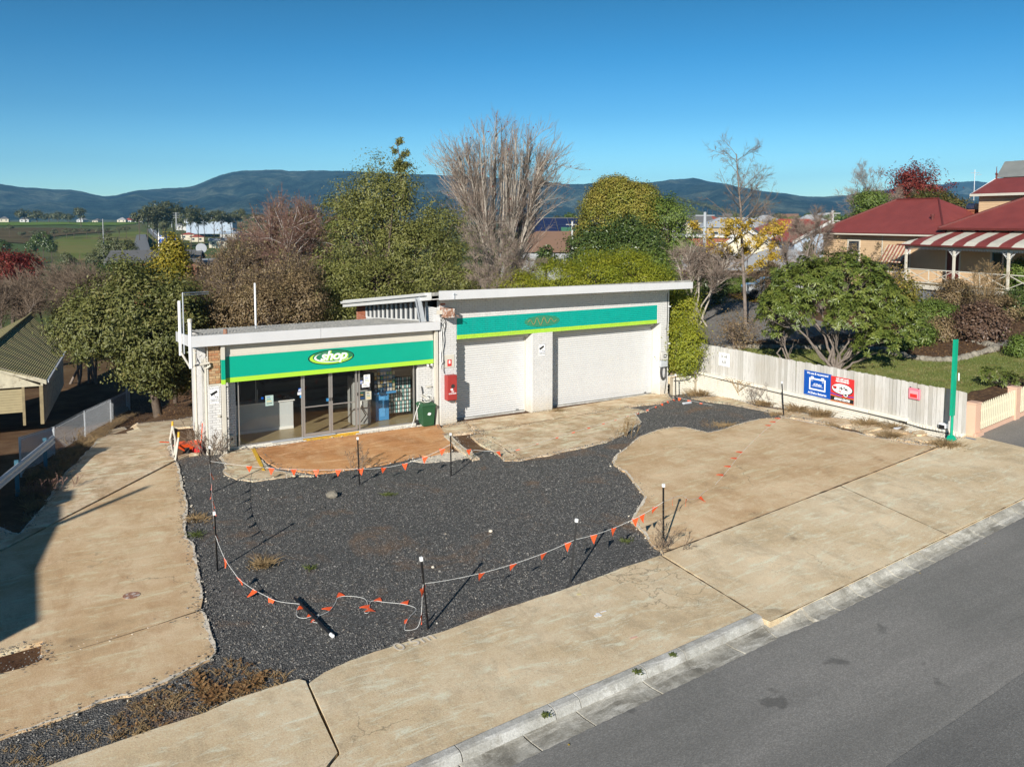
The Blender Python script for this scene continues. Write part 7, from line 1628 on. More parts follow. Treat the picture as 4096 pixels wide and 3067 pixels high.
yard_sheet('side_drive', [(1480,735),(1440,700),(1484,660),(1560,640),(1640,655),(1760,690),(1990,735),(2120,727),(2212,738),(2300,745),(2330,757),(2212,752),(2128,742),(1990,752),(1800,735),(1640,735),(1560,752),(1500,745)],-.012, m_asph_old, grid=.9, edge=(.4,.08))
def grass_blades(outline, n, h, mat, name, lab, fn=yz, seed=3, w_=.012, lift=0.0):
 g = np.random.default_rng(seed); P = np.array([(p.x, p.y) for p in outline]); a, b = P.min(0), P.max(0); x = g.uniform(a[0], b[0], n); y = g.uniform(a[1], b[1], n); k = pip(x, y, P); x, y = x[k], y[k]; n = len(x)
 an = g.uniform(0,6.28, n); H = h * g.uniform(.5,1.3, n); bx, by = np.cos(an) * w_, np.sin(an) * w_; lx, ly = g.normal(0,.5, n) * H, g.normal(0,.5, n) * H; z = fn(x, y) + lift
 V = np.empty((n,3,3)); V[:,0] = np.stack([x - bx, y - by, z - .01],-1); V[:,1] = np.stack([x + bx, y + by, z - .01],-1); V[:,2] = np.stack([x + lx, y + ly, z + H],-1)
 o = np_mesh(name, V.reshape(-1,3), np.arange(n * 3),3, mat, rnd=np.repeat(g.random(n),3)); o['kind'] = 'stuff'; o['label'] = lab; o['category'] = 'grass'; return o
L_grass = leaf_mat('grass_blades', [(.11,.14,.035),(.17,.2,.05),(.24,.24,.075),(.32,.28,.12)], trans=.3)
grass_blades([Y_(*q) if not isinstance(q, Vector) else q for q in lawn_q],90000,.05, L_grass, 'grass', 'short mown lawn grass behind the paling fence')
# neighbour's street-side drive: asphalt right of the picket fence
sheet('side_crossing', [G(ZB(1490,622)), G(ZB(1700,520)), G(ZB(2000,420)), G(ZB(2300,330)), G(ZB(2700,420)), G(ZB(2600,850)), G(ZB(2212,792)), G(ZB(1850,705))],.03, m_asph_old, thick=.05, edge=(.3,.02))
# rock edging of the garden bed
rkme = []
for k in range(4):
 bm = bmesh.new(); bmesh.ops.create_icosphere(bm, subdivisions=2, radius=.17)
 for v in bm.verts: v.co *= 1 + .35 * mnoise.noise(v.co * 7 + V_((k * 5,0,0))); v.co.z *= .75
 me = bpy.data.meshes.new('rock'); bm.to_mesh(me); bm.free(); me.materials.append(m_rock); rkme.append(me)
edge = catmull([Y_(*q) for q in ((1560,760),(1600,752),(1650,752))],5) + catmull([Y_(*q) for q in ((1905,756),(1940,768),(1985,777),(2040,780),(2080,775),(2125,762),(2150,752),(2100,738))],8)
rr = random.Random(2); last = None; bed = thing('rock_edging', 'row of rounded grey rocks edging the curved garden bed by the lawn', 'rock edging', tuple(edge[0]))
for a, b in zip(edge, edge[1:]):
 if (b - a).length > 6: continue
 n = max(1, int((b - a).length / .3))
 for k in range(n):
  p = a + (b - a) * (k + rr.random() * .5) / n; o = bpy.data.objects.new('rock', rr.choice(rkme)); COL.objects.link(o); o.parent = bed; s_ = rr.uniform(.8,1.35)
  o.matrix_local = wm(bed).inverted() @ MT((p.x, p.y, float(yz(p.x, p.y)) + .06)) @ MR(rr.uniform(0,6),4, 'Z') @ Matrix.Scale(s_,4)
yard_sheet('garden_bed', [(1560,752),(1650,745),(1800,720),(2000,735),(2100,737),(2150,750),(2125,763),(2080,775),(2040,780),(1985,777),(1940,768),(1905,756),(1760,748)],.008, m_soil, grid=1, edge=(.4,.05))
# planting in the beds
def yshrub(q, hw, h, mat, seed, lab, cat='shrub', ncl=160, per=30, leaf=(.12,.06), clr=.18, **k):
 p = Y_(*q); d_ = dep(p); r = hw * 1.85172 / F_PX * d_
 return leafy('shrub', lab, cat, p, [(p.x, p.y, p.z + h * .5, r, r, h * .55)], mat, m_bark, seed, ncl=ncl, per=per, clr=clr, leaf=leaf, trunk=.03, limbs=8, **k)
yshrub((2118,735),46,1.6, L_purple,60, 'dark bronze leaved hydrangea like shrub at the end of the garden bed', ncl=420, leaf=(.15,.1), lump=.3)
yshrub((2035,735),30,1.0, L_brown,61, 'low brown shrub in the garden bed left of the bronze shrub', ncl=200)
yshrub((1985,745),30,1.0, L_green,62, 'small green shrub in the front of the garden bed', ncl=150)
yshrub((1945,752),24,.7, L_green,63, 'low green leafy plant by the rock edging', ncl=90)
yshrub((1935,690),45,2.3, leaf_mat('leaf_yellow_green_mix', [(.1,.12,.03),(.22,.2,.04),(.4,.28,.04)], trans=.3),64, 'loose shrub with yellowing round leaves beside the rhododendron', ncl=300, per=22, clr=.3, leaf=(.13,.11), shell=(.3,1.1))
yshrub((2010,700),55,1.2, L_green,65, 'green and brown groundcover shrub below the verandah', ncl=220)
yshrub((2060,668),40,1.7, L_brown,66, 'twiggy brown shrub against the verandah lattice', ncl=180)
yshrub((2150,700),50,1.6, L_brown,67, 'twiggy pale shrub before the verandah steps', ncl=160)
yshrub((2200,668),30,2.6, L_green,68, 'green broad leaved tree top at the right edge before the verandah', ncl=220, leaf=(.18,.09))
yshrub((2195,690),40,1.5, L_dkgr,69, 'dark green shrub in the shade at the right edge', ncl=200)
p = Y_(2160,838); rhodo('small yellowing rhododendron behind the picket fence', p, [ellip((2130,795),(2180,835), dep(p),.6), ellip((2165,810),(2215,842), dep(p),.6)],70,52, stems=4, trunk=.02, ll=.16)
yshrub((2206,770),22,.8, L_green,70, 'round green bush at the right edge of the lawn', ncl=120)
yshrub((1590,752),55,1.7, L_brown,71, 'wiry bare brown shrub behind the far end of the paling fence', ncl=110, per=12, clr=.3, shell=(.3,1.1))
bare('bare_shrub', 'wiry leafless twig mass above the air sign fence', 'shrub', Y_(1590,755),1.7,1.0, m_twig_brn, m_twig_brn,72, trunk=.02, stems=12, lean=.8, n1=7, n2=6, n3=4, ang=36, up=.02, l1=.5)
bare('bare_shrub', 'pale twiggy bare shrub standing before the verandah balustrade', 'shrub', Y_(2120,690),3.0,1.0, m_dry, m_dry,73, trunk=.025, stems=12, lean=.5, n1=7, n2=6, n3=4, ang=30, up=.04, l1=.45)
yshrub((1530,655),40,2.8, L_dkgr,74, 'dark green upright bush at the head of the side drive', ncl=300, leaf=(.16,.08), lump=.3)
yshrub((1570,632),34,.9, L_green,75, 'low green plants along the top of the side drive', ncl=140)
yshrub((1600,628),34,1.0, L_green,76, 'green clump beside the ginkgo trunk', ncl=140)
yshrub((1490,668),25,.9, L_green,77, 'low weeds at the corner of the side drive', ncl=100)
def scatter_leaves(name, lab, outline, n, mat, size, fn, seed, lift=.02, cat='leaf litter'):
 g = np.random.default_rng(seed); P = np.array([(p.x, p.y) for p in outline]); a, b = P.min(0), P.max(0); x = g.uniform(a[0], b[0], n); y = g.uniform(a[1], b[1], n); k = pip(x, y, P); x, y = x[k], y[k]
 C = np.stack([x, y, fn(x, y) + lift],-1); V, F = leaves_np(C, np.tile((0,0,1.),(len(x),1)), size, size * .7, g, jit=.35, fold=.15); o = np_mesh(name, V, F,3, mat, rnd=np.repeat(g.random(len(x)),4)); o['kind'] = 'stuff'; o['label'] = lab; o['category'] = cat; return o
scatter_leaves('fallen_leaves', 'yellow fallen leaves drifted along the side drive edge under the ginkgo', [Y_(*q) for q in ((1500,668),(1560,640),(1640,632),(1700,650),(1640,652),(1560,655),(1510,680))],3200, L_yellow,.11, yz,5)
scatter_leaves('fallen_leaves', 'scattered dead leaves on the old asphalt side drive', [Y_(*q) for q in ((1480,735),(1484,660),(1640,650),(1760,690),(1650,740),(1500,745))],2200, L_dead,.08, yz,6)
scatter_leaves('fallen_leaves', 'dead leaves scattered over the lawn', [Y_(*q) for q in ((1640,770),(1900,765),(2212,775),(2100,840),(1900,830))],900, L_dead,.07, yz,7)
scatter_leaves('fallen_leaves', 'dead leaves strewn in the garden bed', [Y_(*q) for q in ((1560,752),(1800,700),(2120,700),(2150,750),(2040,778),(1905,756))],5000, L_dead,.10, yz,8)
# ---------------------------------------------------------------- the verandah house
d1 = 54.3; hz = 2.75
A0 = AT(Z8(930,1165), d1); HR = -math.pi / 2 - R(8)
HB = thing('verandah_house', 'cream weatherboard house with red iron roof and striped verandah', 'house',(A0.x, A0.y, hz), HR)
Hm = wm(HB)
def hp(name, mat, *boxes, par=None, bev=0):
 m = MB()
 for b in boxes: m.box(*b, M=Hm)
 return m.build(name, mat, par or HB)
def hhex(name, mat, pts, par=None):
 m = MB(); m.hexa([Hm @ V_(p) for p in pts]); return m.build(name, mat, par or HB)
FZ = 1.15; EZV = 3.62; VD = 2.1
def boards(x0, x1, z0, z1, y, holes=(), par=None, along='x', flip=1):
 n = int((z1 - z0) / .16)
 for i in range(n):
  za = z0 + i * .16; segs = [(x0, x1)]
  for (h0, h1, a, b) in holes:
   if za + .08 > a and za + .08 < b:
    ns = []
    for p, q in segs:
     if h1 <= p or h0 >= q: ns.append((p, q)); continue
     if p < h0: ns.append((p, h0))
     if q > h1: ns.append((h1, q))
    segs = ns
  for p, q in segs:
   m = MB()
   if along == 'x': m.hexa([Hm @ V_(v) for v in ((p, y - .022 * flip, za),(q, y - .022 * flip, za),(q, y, za),(p, y, za),(p, y - .006 * flip, za + .158),(q, y - .006 * flip, za + .158),(q, y, za + .158),(p, y, za + .158))])
   else: m.hexa([Hm @ V_(v) for v in ((y - .022 * flip, p, za),(y - .022 * flip, q, za),(y, q, za),(y, p, za),(y - .006 * flip, p, za + .158),(y - .006 * flip, q, za + .158),(y, q, za + .158),(y, p, za + .158))])
   m.build('weatherboard', m_board, par or HB)
XL = 16.5
# main block
for b in ((.6, VD + .02,0, XL, VD + .2,4.75),(.6, VD + .2,0,.8,11,4.75),(.8,10.8,0, XL,11,4.75)): hp('wall', m_board, b)
win = [(4.55,5.75,1.95,3.3),(11.2,12.4,1.95,3.3)]; door = (1.35,2.25, FZ,3.25)
boards(.6, XL, FZ,4.75, VD, [(a - .12, b + .12, c - .1, d + .1) for a, b, c, d in win] + [(door[0] - .1, door[1] + .1, FZ,3.35)])
boards(VD + .2,11,.6,4.75,.58, along='y')
for a, b, c, d in win:
 w_ = hp('window', m_cream,(a - .12, VD - .06, c - .1, b + .12, VD - .002, c),(a - .12, VD - .06, d, b + .12, VD - .002, d + .1),(a - .12, VD - .05, c, a, VD - .002, d),(b, VD - .05, c, b + .12, VD - .002, d)); hp('pane', m_glass_dark,(a + .07, VD + .0, c + .07, b - .07, VD + .015, d - .07), par=w_); hp('sash', m_bluepost,(a, VD - .02, c, b, VD + .018, c + .07),(a, VD - .02, d - .07, b, VD + .018, d),(a, VD - .02, c + .07, a + .07, VD + .018, d - .07),(b - .07, VD - .02, c + .07, b, VD + .018, d - .07), par=w_)
m_doorred = simple('door_dark_red',(.12,.025,.02),.5)
dd = hp('door', m_doorred,(door[0], VD - .02, FZ, door[1], VD + .03,3.25)); hp('door_frame', m_cream,(door[0] - .1, VD - .05, FZ, door[0], VD,3.35),(door[1], VD - .05, FZ, door[1] + .1, VD,3.35),(door[0], VD - .05,3.251, door[1], VD,3.35), par=dd)
# verandah
hp('verandah_floor', m_timber,(-.1,-.1, FZ - .12, XL, VD + .02, FZ)); hp('floor_edge', m_cream,(-.12,-.14, FZ - .3, XL,-.101, FZ - .02))
for a, b in ((-.1,.15),(5.4,5.7),(10.8,11.1)): hp('base_pier', m_cream,(a,0,0, b,.15, FZ - .31))
lat = MB()
for x0, x1 in ((.2,5.35),(5.75,10.75)):
 n = int((x1 - x0) / .11)
 for i in range(n): lat.box(x0 + i * .11,.02,-.2, x0 + i * .11 + .035,.035, FZ - .31, M=Hm)
 for i in range(10): lat.box(x0,.036,-.15 + i * .11, x1,.05,-.115 + i * .11, M=Hm)
lat = lat.build('lattice', simple('lattice_grey',(.25,.26,.27),.6), HB); lat['kind'] = 'stuff'
posts = [0,3.6,7.2,10.8,14.4]
for x in posts:
 p = hp('verandah_post', m_cream,(x - .06,-.06, FZ, x + .06,.06, EZV - .12)); hp('post_collar', m_cream,(x - .085,-.085, EZV - .62, x + .085,.085, EZV - .56), par=p)
hp('verandah_beam', m_cream,(-.1,-.07, EZV - .119, XL,.07, EZV)); hp('verandah_beam', m_cream,(-.07,.071, EZV - .119,.07, VD, EZV))
lace = MB(); g_ = random.Random(4)
for a, b in zip(posts, posts[1:]):   # fringe and brackets of the iron lace
 n = 34
 for k in range(n): x = a + .08 + (b - a - .16) * k / n; lace.prism([Hm @ V_(v) for v in ((x,-.01, EZV - .121),(x + .085,-.01, EZV - .121),(x + .05,-.01, EZV - .26),(x + .03,-.01, EZV - .26))], Hm.to_3x3() @ V_((0,.015,0)))
 for sx_ in (1,-1):
  x0 = a + .07 if sx_ > 0 else b - .07
  for i in range(6):
   for j in range(6 - i):
    x = x0 + sx_ * (.03 + i * .075); z = EZV - .2 - j * .075; r = .03
    if (i + j) % 4 == 3: continue
    lace.prism([Hm @ V_((x + r * math.cos(t * 1.047),-.012, z + r * math.sin(t * 1.047))) for t in range(6)], Hm.to_3x3() @ V_((0,.015,0)))
lace = lace.build('iron_lace', m_whitep, HB); lace['kind'] = 'stuff'
def hbar(m, a, b, w_=.03):
 a, b = Hm @ V_(a), Hm @ V_(b); m.tube([a, b], w_,4)
for a, b in zip(posts, posts[1:]):
 m = MB(); hbar(m,(a,0, FZ + .95),(b,0, FZ + .95),.04); hbar(m,(a,0, FZ + .12),(b,0, FZ + .12),.04); m.build('rail', m_cream, HB)
 mid = (a + b) / 2; m = MB(); hbar(m,(mid,0, FZ + .12),(mid,0, FZ + .95),.035); m.build('baluster', m_cream, HB)
 for p, q in ((a, mid),(mid, b)):
  m = MB(); hbar(m,(p,0, FZ + .14),(q,0, FZ + .93)); m.build('cross_brace', m_cream, HB); m = MB(); hbar(m,(p,.05, FZ + .93),(q,.05, FZ + .14)); m.build('cross_brace', m_cream, HB)
# striped verandah roof, one sheet of iron after another
def vr(t): return (-.32 + (VD + .32) * t, EZV + .02 + .92 * (t ** .5 * .5 + t * .5))
x = -.3; k = 0
while x < XL:
 x2 = x + .78; m = MB(); n = 6; vs = []
 for i in range(n + 1):
  y, z = vr(i / n); hipx = max(0,(y + .3) * 1.0); xa, xb = max(x,-.3 + hipx) , max(x2 - .004,-.3 + hipx)
  vs += [Hm @ V_(v) for v in ((xa, y, z),(xb, y, z),(xa, y, z - .02),(xb, y, z - .02))]
 m.add(vs, [(4 * i,4 * i + 1,4 * i + 5,4 * i + 4) for i in range(n)] + [(4 * i + 2,4 * i + 6,4 * i + 7,4 * i + 3) for i in range(n)] + [(4 * i,4 * i + 4,4 * i + 6,4 * i + 2) for i in range(n)] + [(4 * i + 1,4 * i + 3,4 * i + 7,4 * i + 5) for i in range(n)])
 m.build('roof_strip', m_whiteroof if k % 2 == 0 else m_redroof, HB); x = x2; k += 1
for j in range(5):  # hipped end of the same roof
 y0_, y1_ = -.3 + j * .48,-.3 + (j + 1) * .48; m = MB(); P = []
 for yy in (y0_, y1_):
  for i in range(4):
   t = i / 3; x_ = -.32 + (yy + .3) * t; z_ = vr(max(0,(x_ + .32)) / (VD + .32))[1]; P.append(Hm @ V_((x_, yy, z_)))
 m.add(P, [(i, i + 1, i + 5, i + 4) for i in range(3)]); m.build('roof_strip', m_whiteroof if j % 2 else m_redroof, HB)
hp('gutter', m_doorred,(-.42,-.42, EZV - .02, XL,-.33, EZV + .07))
for x in np.arange(1.2, XL,1.15): hp('eave_bracket', m_doorred,(x, VD - .3,4.5, x + .07, VD - .03,4.68))
# main hipped roof
ex0, ey0, ex1, ey1, ez = 1.0, VD - .45, XL + .5,11.5,4.75; rz_ = ez + 2.75; hd = (ey1 - ey0) / 2
m = MB(); P = [(ex0, ey0, ez),(ex1, ey0, ez),(ex1, ey1, ez),(ex0, ey1, ez),(ex0 + hd, ey0 + hd, rz_),(ex1, ey0 + hd, rz_)]
P += [(a, b, c - .14) for a, b, c in P[:4]]
m.add([Hm @ V_(p) for p in P], [(0,1,5,4),(3,0,4),(2,3,4,5),(1,2,5),(0,6,7,1),(3,9,6,0),(6,9,8,7)]); m.build('roof', m_redroof, HB)
m = MB(); m.tube([Hm @ V_((ex0, ey0, ez + .02)), Hm @ V_((ex0 + hd, ey0 + hd, rz_ + .02))],.07,6); m.tube([Hm @ V_((ex0 + hd, ey0 + hd, rz_ + .02)), Hm @ V_((ex1, ey0 + hd, rz_ + .02))],.07,6); m.build('ridge_cap', m_doorred, HB)
hp('gutter', m_doorred,(ex0 - .02, ey0 - .1, ez - .13, ex1, ey0 - .002, ez + .0),(ex0 - .1, ey0, ez - .13, ex0 - .002, ey1, ez))
# upper storey: gabled dormer block with its own red roof, barge boards and finials
def hloc(q, yl):
 inv = Hm.inverted(); o_ = inv @ V_(CAMP); d = inv.to_3x3() @ V_(ray(*q)); return o_ + d * ((yl - o_.y) / d.y)
uy0, uy1 = 6.2,10.2; ua = hloc(Z8(1585,385), uy0); uz0 = 5.0; ux0, ux1, uz1 = ua.x, XL + 4, ua.z
hp('wall', m_board,(ux0, uy0, uz0, ux1, uy1, uz1)); boards(ux0, ux1, uz0 + .6, uz1, uy0 - .002); boards(uy0, uy1,5.0, uz1, ux0 - .002, along='y')
w_ = hp('window', m_cream,(ux0 - .05, uy0 + .4, uz1 - 1.7, ux0 - .03, uy0 + 1.2, uz1 - .3)); hp('pane', m_glass_dark,(ux0 - .06, uy0 + .5, uz1 - 1.6, ux0 - .051, uy0 + 1.1, uz1 - .4), par=w_)
um = (uy0 + uy1) / 2; uh = max(.9, hloc(Z8(1660,255), um).z - uz1)
m = MB(); P = [(ux0 - .35, uy0 - .45, uz1 - .05),(ux1, uy0 - .45, uz1 - .05),(ux1, um, uz1 + uh),(ux0 - .35, um, uz1 + uh),(ux0 - .35, uy1 + .45, uz1 - .05),(ux1, uy1 + .45, uz1 - .05)]
P2 = [(a, b, c - .1) for a, b, c in P]; m.add([Hm @ V_(p) for p in P + P2], [(0,1,2,3),(3,2,5,4),(6,9,8,7),(9,10,11,8),(0,6,7,1),(0,3,9,6),(3,4,10,9)]); m.build('roof', m_redroof, HB)
m = MB(); m.prism([Hm @ V_(p) for p in ((ux0, uy0, uz1),(ux0, uy1, uz1),(ux0, um, uz1 + uh - .15))], Hm.to_3x3() @ V_((.1,0,0))); m.build('gable', m_board, HB)
for s_ in (-1,1):
 yy = uy0 - .45 if s_ < 0 else uy1 + .45; hhex('barge_board', m_whitep, [(ux0 - .39, yy, uz1 - .3),(ux0 - .35, yy, uz1 - .3),(ux0 - .35, um, uz1 + uh - .22),(ux0 - .39, um, uz1 + uh - .22),(ux0 - .39, yy, uz1 - .05),(ux0 - .35, yy, uz1 - .05),(ux0 - .35, um, uz1 + uh + .03),(ux0 - .39, um, uz1 + uh + .03)])
m = MB(); m.lathe([(.07,-.1),(.05,.2),(.1,.3),(.03,.4),(.02,.8)], Hm @ V_((ux0 - .35, um, uz1 + uh)),8); m.build('finial', m_doorred, HB)
m = MB(); m.lathe([(.07,-.1),(.05,.15),(.08,.25),(.02,.6)], Hm @ V_((ex0 + hd, ey0 + hd, rz_)),8); m.build('finial', m_doorred, HB)
hp('gutter', m_cream,(ux0 - .3, uy0 - .56, uz1 - .2, ux1, uy0 - .46, uz1 - .04))
# left wing
wx0, wx1, wy0, wy1 = -9.8,.55, VD + .05,9.2; wz = 4.3
hp('wall', m_board,(wx0, wy0 + .01,0, wx1, wy1, wz)); wwin = [(-7.2,-6.2,1.9,3.7),(-3.4,-1.7,1.7,3.3)]
boards(wx0, wx1,.5, wz, wy0, [(a - .12, b + .12, c - .1, d + .1) for a, b, c, d in wwin]); boards(wy0, wy1,.5, wz, wx0 - .002, along='y')
for x in (wx0 - .03,-4.1): hp('corner_board', m_cream,(x, wy0 - .035,.5, x + .1, wy0 - .025, wz))
for a, b, c, d in wwin:
 w_ = hp('window', m_cream,(a - .12, wy0 - .06, c - .1, b + .12, wy0 - .002, c),(a - .12, wy0 - .06, d, b + .12, wy0 - .002, d + .1),(a - .12, wy0 - .05, c, a, wy0 - .002, d),(b, wy0 - .05, c, b + .12, wy0 - .002, d)); hp('pane', m_glass_dark,(a, wy0 - .02, c, b, wy0 - .004, d), par=w_); hp('glazing_bar', m_cream,(a, wy0 - .035,(c + d) / 2 - .03, b, wy0 - .021,(c + d) / 2 + .03), par=w_)
aw = thing('window_awning', 'faded red and cream striped awning over the wing window', 'awning', tuple(Hm @ V_((-2.5, wy0,3.3))), HR); am = simple('awning_red',(.3,.1,.07),.8); ac = simple('awning_cream',(.55,.45,.32),.8)
for k in range(14):
 x = -3.6 + k * .15; m = MB(); m.hexa([Hm @ V_(v) for v in ((x, wy0 - .08,3.5),(x + .149, wy0 - .08,3.5),(x + .149, wy0 - .9,2.35),(x, wy0 - .9,2.35),(x, wy0 - .06,3.52),(x + .149, wy0 - .06,3.52),(x + .149, wy0 - .88,2.37),(x, wy0 - .88,2.37))]); m.build('stripe', am if k % 2 else ac, aw)
e0, e1, f0, f1 = wx0 - .45, wx1 + .9, wy0 - .5, wy1 + .5; rzw = wz + 2.45; hw_ = (f1 - f0) / 2
m = MB(); P = [(e0, f0, wz),(e1, f0, wz),(e1, f1, wz),(e0, f1, wz),(e0 + hw_ * 1.0, f0 + hw_, rzw),(e1 - hw_ * 1.0, f0 + hw_, rzw)]; P += [(a, b, c - .13) for a, b, c in P[:4]]
m.add([Hm @ V_(p) for p in P], [(0,1,5,4),(3,0,4),(2,3,4,5),(1,2,5),(0,6,7,1),(3,9,6,0),(6,9,8,7)]); m.build('roof', m_redroof, HB)
m = MB(); rd2 = [((e0, f0, wz),(e0 + hw_, f0 + hw_, rzw)),((e0 + hw_, f0 + hw_, rzw),(e1 - hw_, f0 + hw_, rzw)),((e1, f0, wz),(e1 - hw_, f0 + hw_, rzw)),((e0, f1, wz),(e0 + hw_, f0 + hw_, rzw))]
for a, b in rd2: m.tube([Hm @ (V_(a) + V_((0,0,.02))), Hm @ (V_(b) + V_((0,0,.02)))],.065,6)
m.build('ridge_cap', m_doorred, HB); hp('gutter', m_cream,(e0, f0 - .1, wz - .13, e1, f0 - .002, wz - .02)); hp('gutter', m_doorred,(e0, f0 - .12, wz - .02, e1, f0 - .002, wz + .03))
ch = Hm @ V_((-1.2,7.4,0)); cz0 = hz + wz + .6; ct = AT(Z8(1165,470), dep(ch)).z
m = MB(); m.box(-1.6,7.0, wz + .5,-.8,7.8, ct - hz - .95, M=Hm); chm = m.build('chimney', m_redbrick, HB)
m = MB(); m.box(-1.68,6.92, ct - hz - .949,-.72,7.88, ct - hz - .85, M=Hm); m.box(-1.62,6.98, ct - hz - .849,-.78,7.82, ct - hz - .55, M=Hm); m.box(-1.7,6.9, ct - hz - .549,-.7,7.9, ct - hz - .45, M=Hm); m.build('chimney_cap', m_redbrick, chm)
m = MB(); m.tube([Hm @ V_((-1.5,7.4, ct - hz - .3)), Hm @ V_((-.9,7.4, ct - hz - .3))],.3,14); m.build('cowl', m_galv, chm)
m = MB(); m.lathe([(.09,0),(.09,.65),(.14,.66),(.14,.8)], Hm @ V_((-.9, wy0 + 1.1, wz + .55)),10); m.build('vent_pipe', m_doorred, HB)
# house behind with a grey roof
ga, gb = hloc(Z8(1730,245),15.0), hloc(Z8(1808,103),17.6); gw = Hm @ V_((ga.x,15.0,0)); s = thing('grey_roof_house', 'steep grey iron roof of the house behind the verandah house', 'house', tuple(gw), HR); M2 = wm(s)
m = MB(); zz, zt2, xo = ga.z, gb.z, gb.x - ga.x; m.add([M2 @ V_(v) for v in ((0,0, zz),(12,0, zz),(12,2.6, zt2),(xo,2.6, zt2),(0,5.2, zz),(12,5.2, zz))], [(0,1,2,3),(3,2,5,4),(0,3,4),(1,5,2),(0,4,5,1)]); m.build('roof', m_greyroof, s)
m = MB(); m.box(.4,.3,0,11.6,4.9, zz - .02, M=M2); m.build('wall', m_board, s)
p0 = AT(Z8(1575,330),60); m = MB(); pp = AT(Z8(1545,175),60); m.tube([pp - V_((0,0,2.2)), pp],.03,5); m.tube([pp - V_((.5,0,.25)), pp + V_((.6,0,-.2))],.02,4); m.tube([pp - V_((.3,.3,.4)), pp + V_((.3,-.3,-.35))],.02,4); tag(m.build('tv_antenna', m_galv), 'thin television antenna above the red roofed house', 'antenna')
# trees behind that house
bare('bare_tree', 'fine grey bare tree rising behind the left wing of the red roofed house', 'tree', foot(1895,78),11.0,1.0, m_bark_grey, m_twig_grey,24, trunk=.14, stems=5, lean=.4, n1=10, n2=8, n3=7, tw=(12000,.4,.006), ang=32, up=.07, l1=.4)
dt = 80; leafy('red_leaf_tree', 'dark red leaved tree above the red hip roof', 'tree', foot(1965, dt), [ellip((1925,380),(1990,470), dt,2.2), ellip((1965,372),(2022,450), dt,2.2), ellip((1940,356),(1990,420), dt,1.6)], L_red, m_bark_grey,25, ncl=330, per=26, clr=.42, leaf=(.22,.13), limbs=60, lump=.5, shell=(.2,1.1))
leafy('evergreen_tree', 'flat layered green tree left of the red hip roof', 'tree', foot(1875,74), [ellip((1852,415),(1905,450),74,1.6), ellip((1855,440),(1900,490),74,1.6)], L_green, m_bark,26, ncl=240, per=34, clr=.3, leaf=(.2,.08), shell=(.4,1.1))
leafy('evergreen_tree', 'broad green and brown tree behind the brick chimney', 'tree', foot(2010,76), [ellip((1965,418),(2035,500),76,2.2), ellip((2010,425),(2070,500),77,2.2)], leaf_mat('leaf_autumn_mix', [(.04,.07,.015),(.08,.1,.025),(.16,.12,.035),(.2,.12,.05)]), m_bark,27, ncl=420, per=34, clr=.36, leaf=(.22,.12), lump=.3)
# ---------------------------------------------------------------- the mossy shed on the left
e_f = AT(Z1(380,1245),41.0); e_b = AT(Z1(528,1000),50.5); r_b = AT(Z1(255,712),60)
edir = (e_b - e_f); edir.z = 0; Ls = edir.length; edir.normalize(); ls = V_((-edir.y, edir.x,0))   # ls: to the left of the eave
zg = -2.15; ez_ = (e_f.z + e_b.z) / 2; wr = (V_((r_b.x, r_b.y,0)) - V_((e_b.x, e_b.y,0))).dot(ls); rz2 = r_b.z; RX = (r_b - e_b).dot(edir); print('shed', Ls, wr, ez_, rz2, RX)
sh = thing('garage_shed', 'old shed with a mossy ribbed roof and beige roller door', 'shed',(e_f.x, e_f.y, zg), math.atan2(edir.y, edir.x)); SM = wm(sh)
# local: x back along the eave, y to the left, z up
EZs = ez_ - zg; RZs = rz2 - zg
def shp(name, mat, *b, par=None):
 m = MB()
 for q in b: m.box(*q, M=SM)
 return m.build(name, mat, par or sh)
nst = 34
for side in (0,1):
 me_y0, me_y1 = (0 - .0, wr) if side == 0 else (wr,2 * wr)
 for k in range(int(Ls / .45)):
  xa = -.35 + k * .45; m = MB(); z0, z1 = (EZs, RZs) if side == 0 else (RZs, EZs); dz = .008 * math.sin(k * 2.1)
  fx = lambda x, y: x + (RX / Ls * x if abs(y - wr) < .01 else 0)
  m.hexa([SM @ V_(v) for v in [(fx(x, y), y, z + dz + e) for e in (0,.03) for x, y, z in ((xa, me_y0, z0),(xa + .445, me_y0, z0),(xa + .445, me_y1, z1),(xa, me_y1, z1))]]); m.build('roof_sheet', m_mossroof, sh)
m = MB(); m.tube([SM @ V_((-.4, wr, RZs + .04)), SM @ V_((Ls + RX, wr, RZs + .04))],.08,6); m.build('ridge_cap', m_mossroof, sh)
for y0_, y1_, z0, z1 in ((0, wr, EZs, RZs),(wr,2 * wr, RZs, EZs)):
 m = MB(); m.hexa([SM @ V_(v) for v in ((-.42, y0_, z0 - .17),(-.36, y0_, z0 - .17),(-.36, y1_, z1 - .17),(-.42, y1_, z1 - .17),(-.42, y0_, z0 + .05),(-.36, y0_, z0 + .05),(-.36, y1_, z1 + .05),(-.42, y1_, z1 + .05))]); m.build('barge_board', m_shedboard, sh)
m = MB(); m.prism([SM @ V_(v) for v in ((0,.25, EZs - .3),(0,2 * wr - .25, EZs - .3),(0, wr, RZs - .1))], SM.to_3x3() @ V_((.08,0,0))); m.build('gable', m_shedboard, sh)
shp('wall', m_shedboard,(.0,.2,0, Ls,.3, EZs - .02)); shp('wall', m_shedboard,(0,2 * wr - .3,0, Ls,2 * wr - .2, EZs - .02),(Ls - .1,.3,0, Ls,2 * wr - .3, EZs - .02))
shp('post', m_timber,(-.05,.2,0,.08,.36, EZs - .3)); shp('post', m_timber,(-.03,1.0,0,.08,1.12, EZs - .3)); shp('gutter', m_galv,(-.35,-.1, EZs - .1, Ls,.0, EZs + .02))
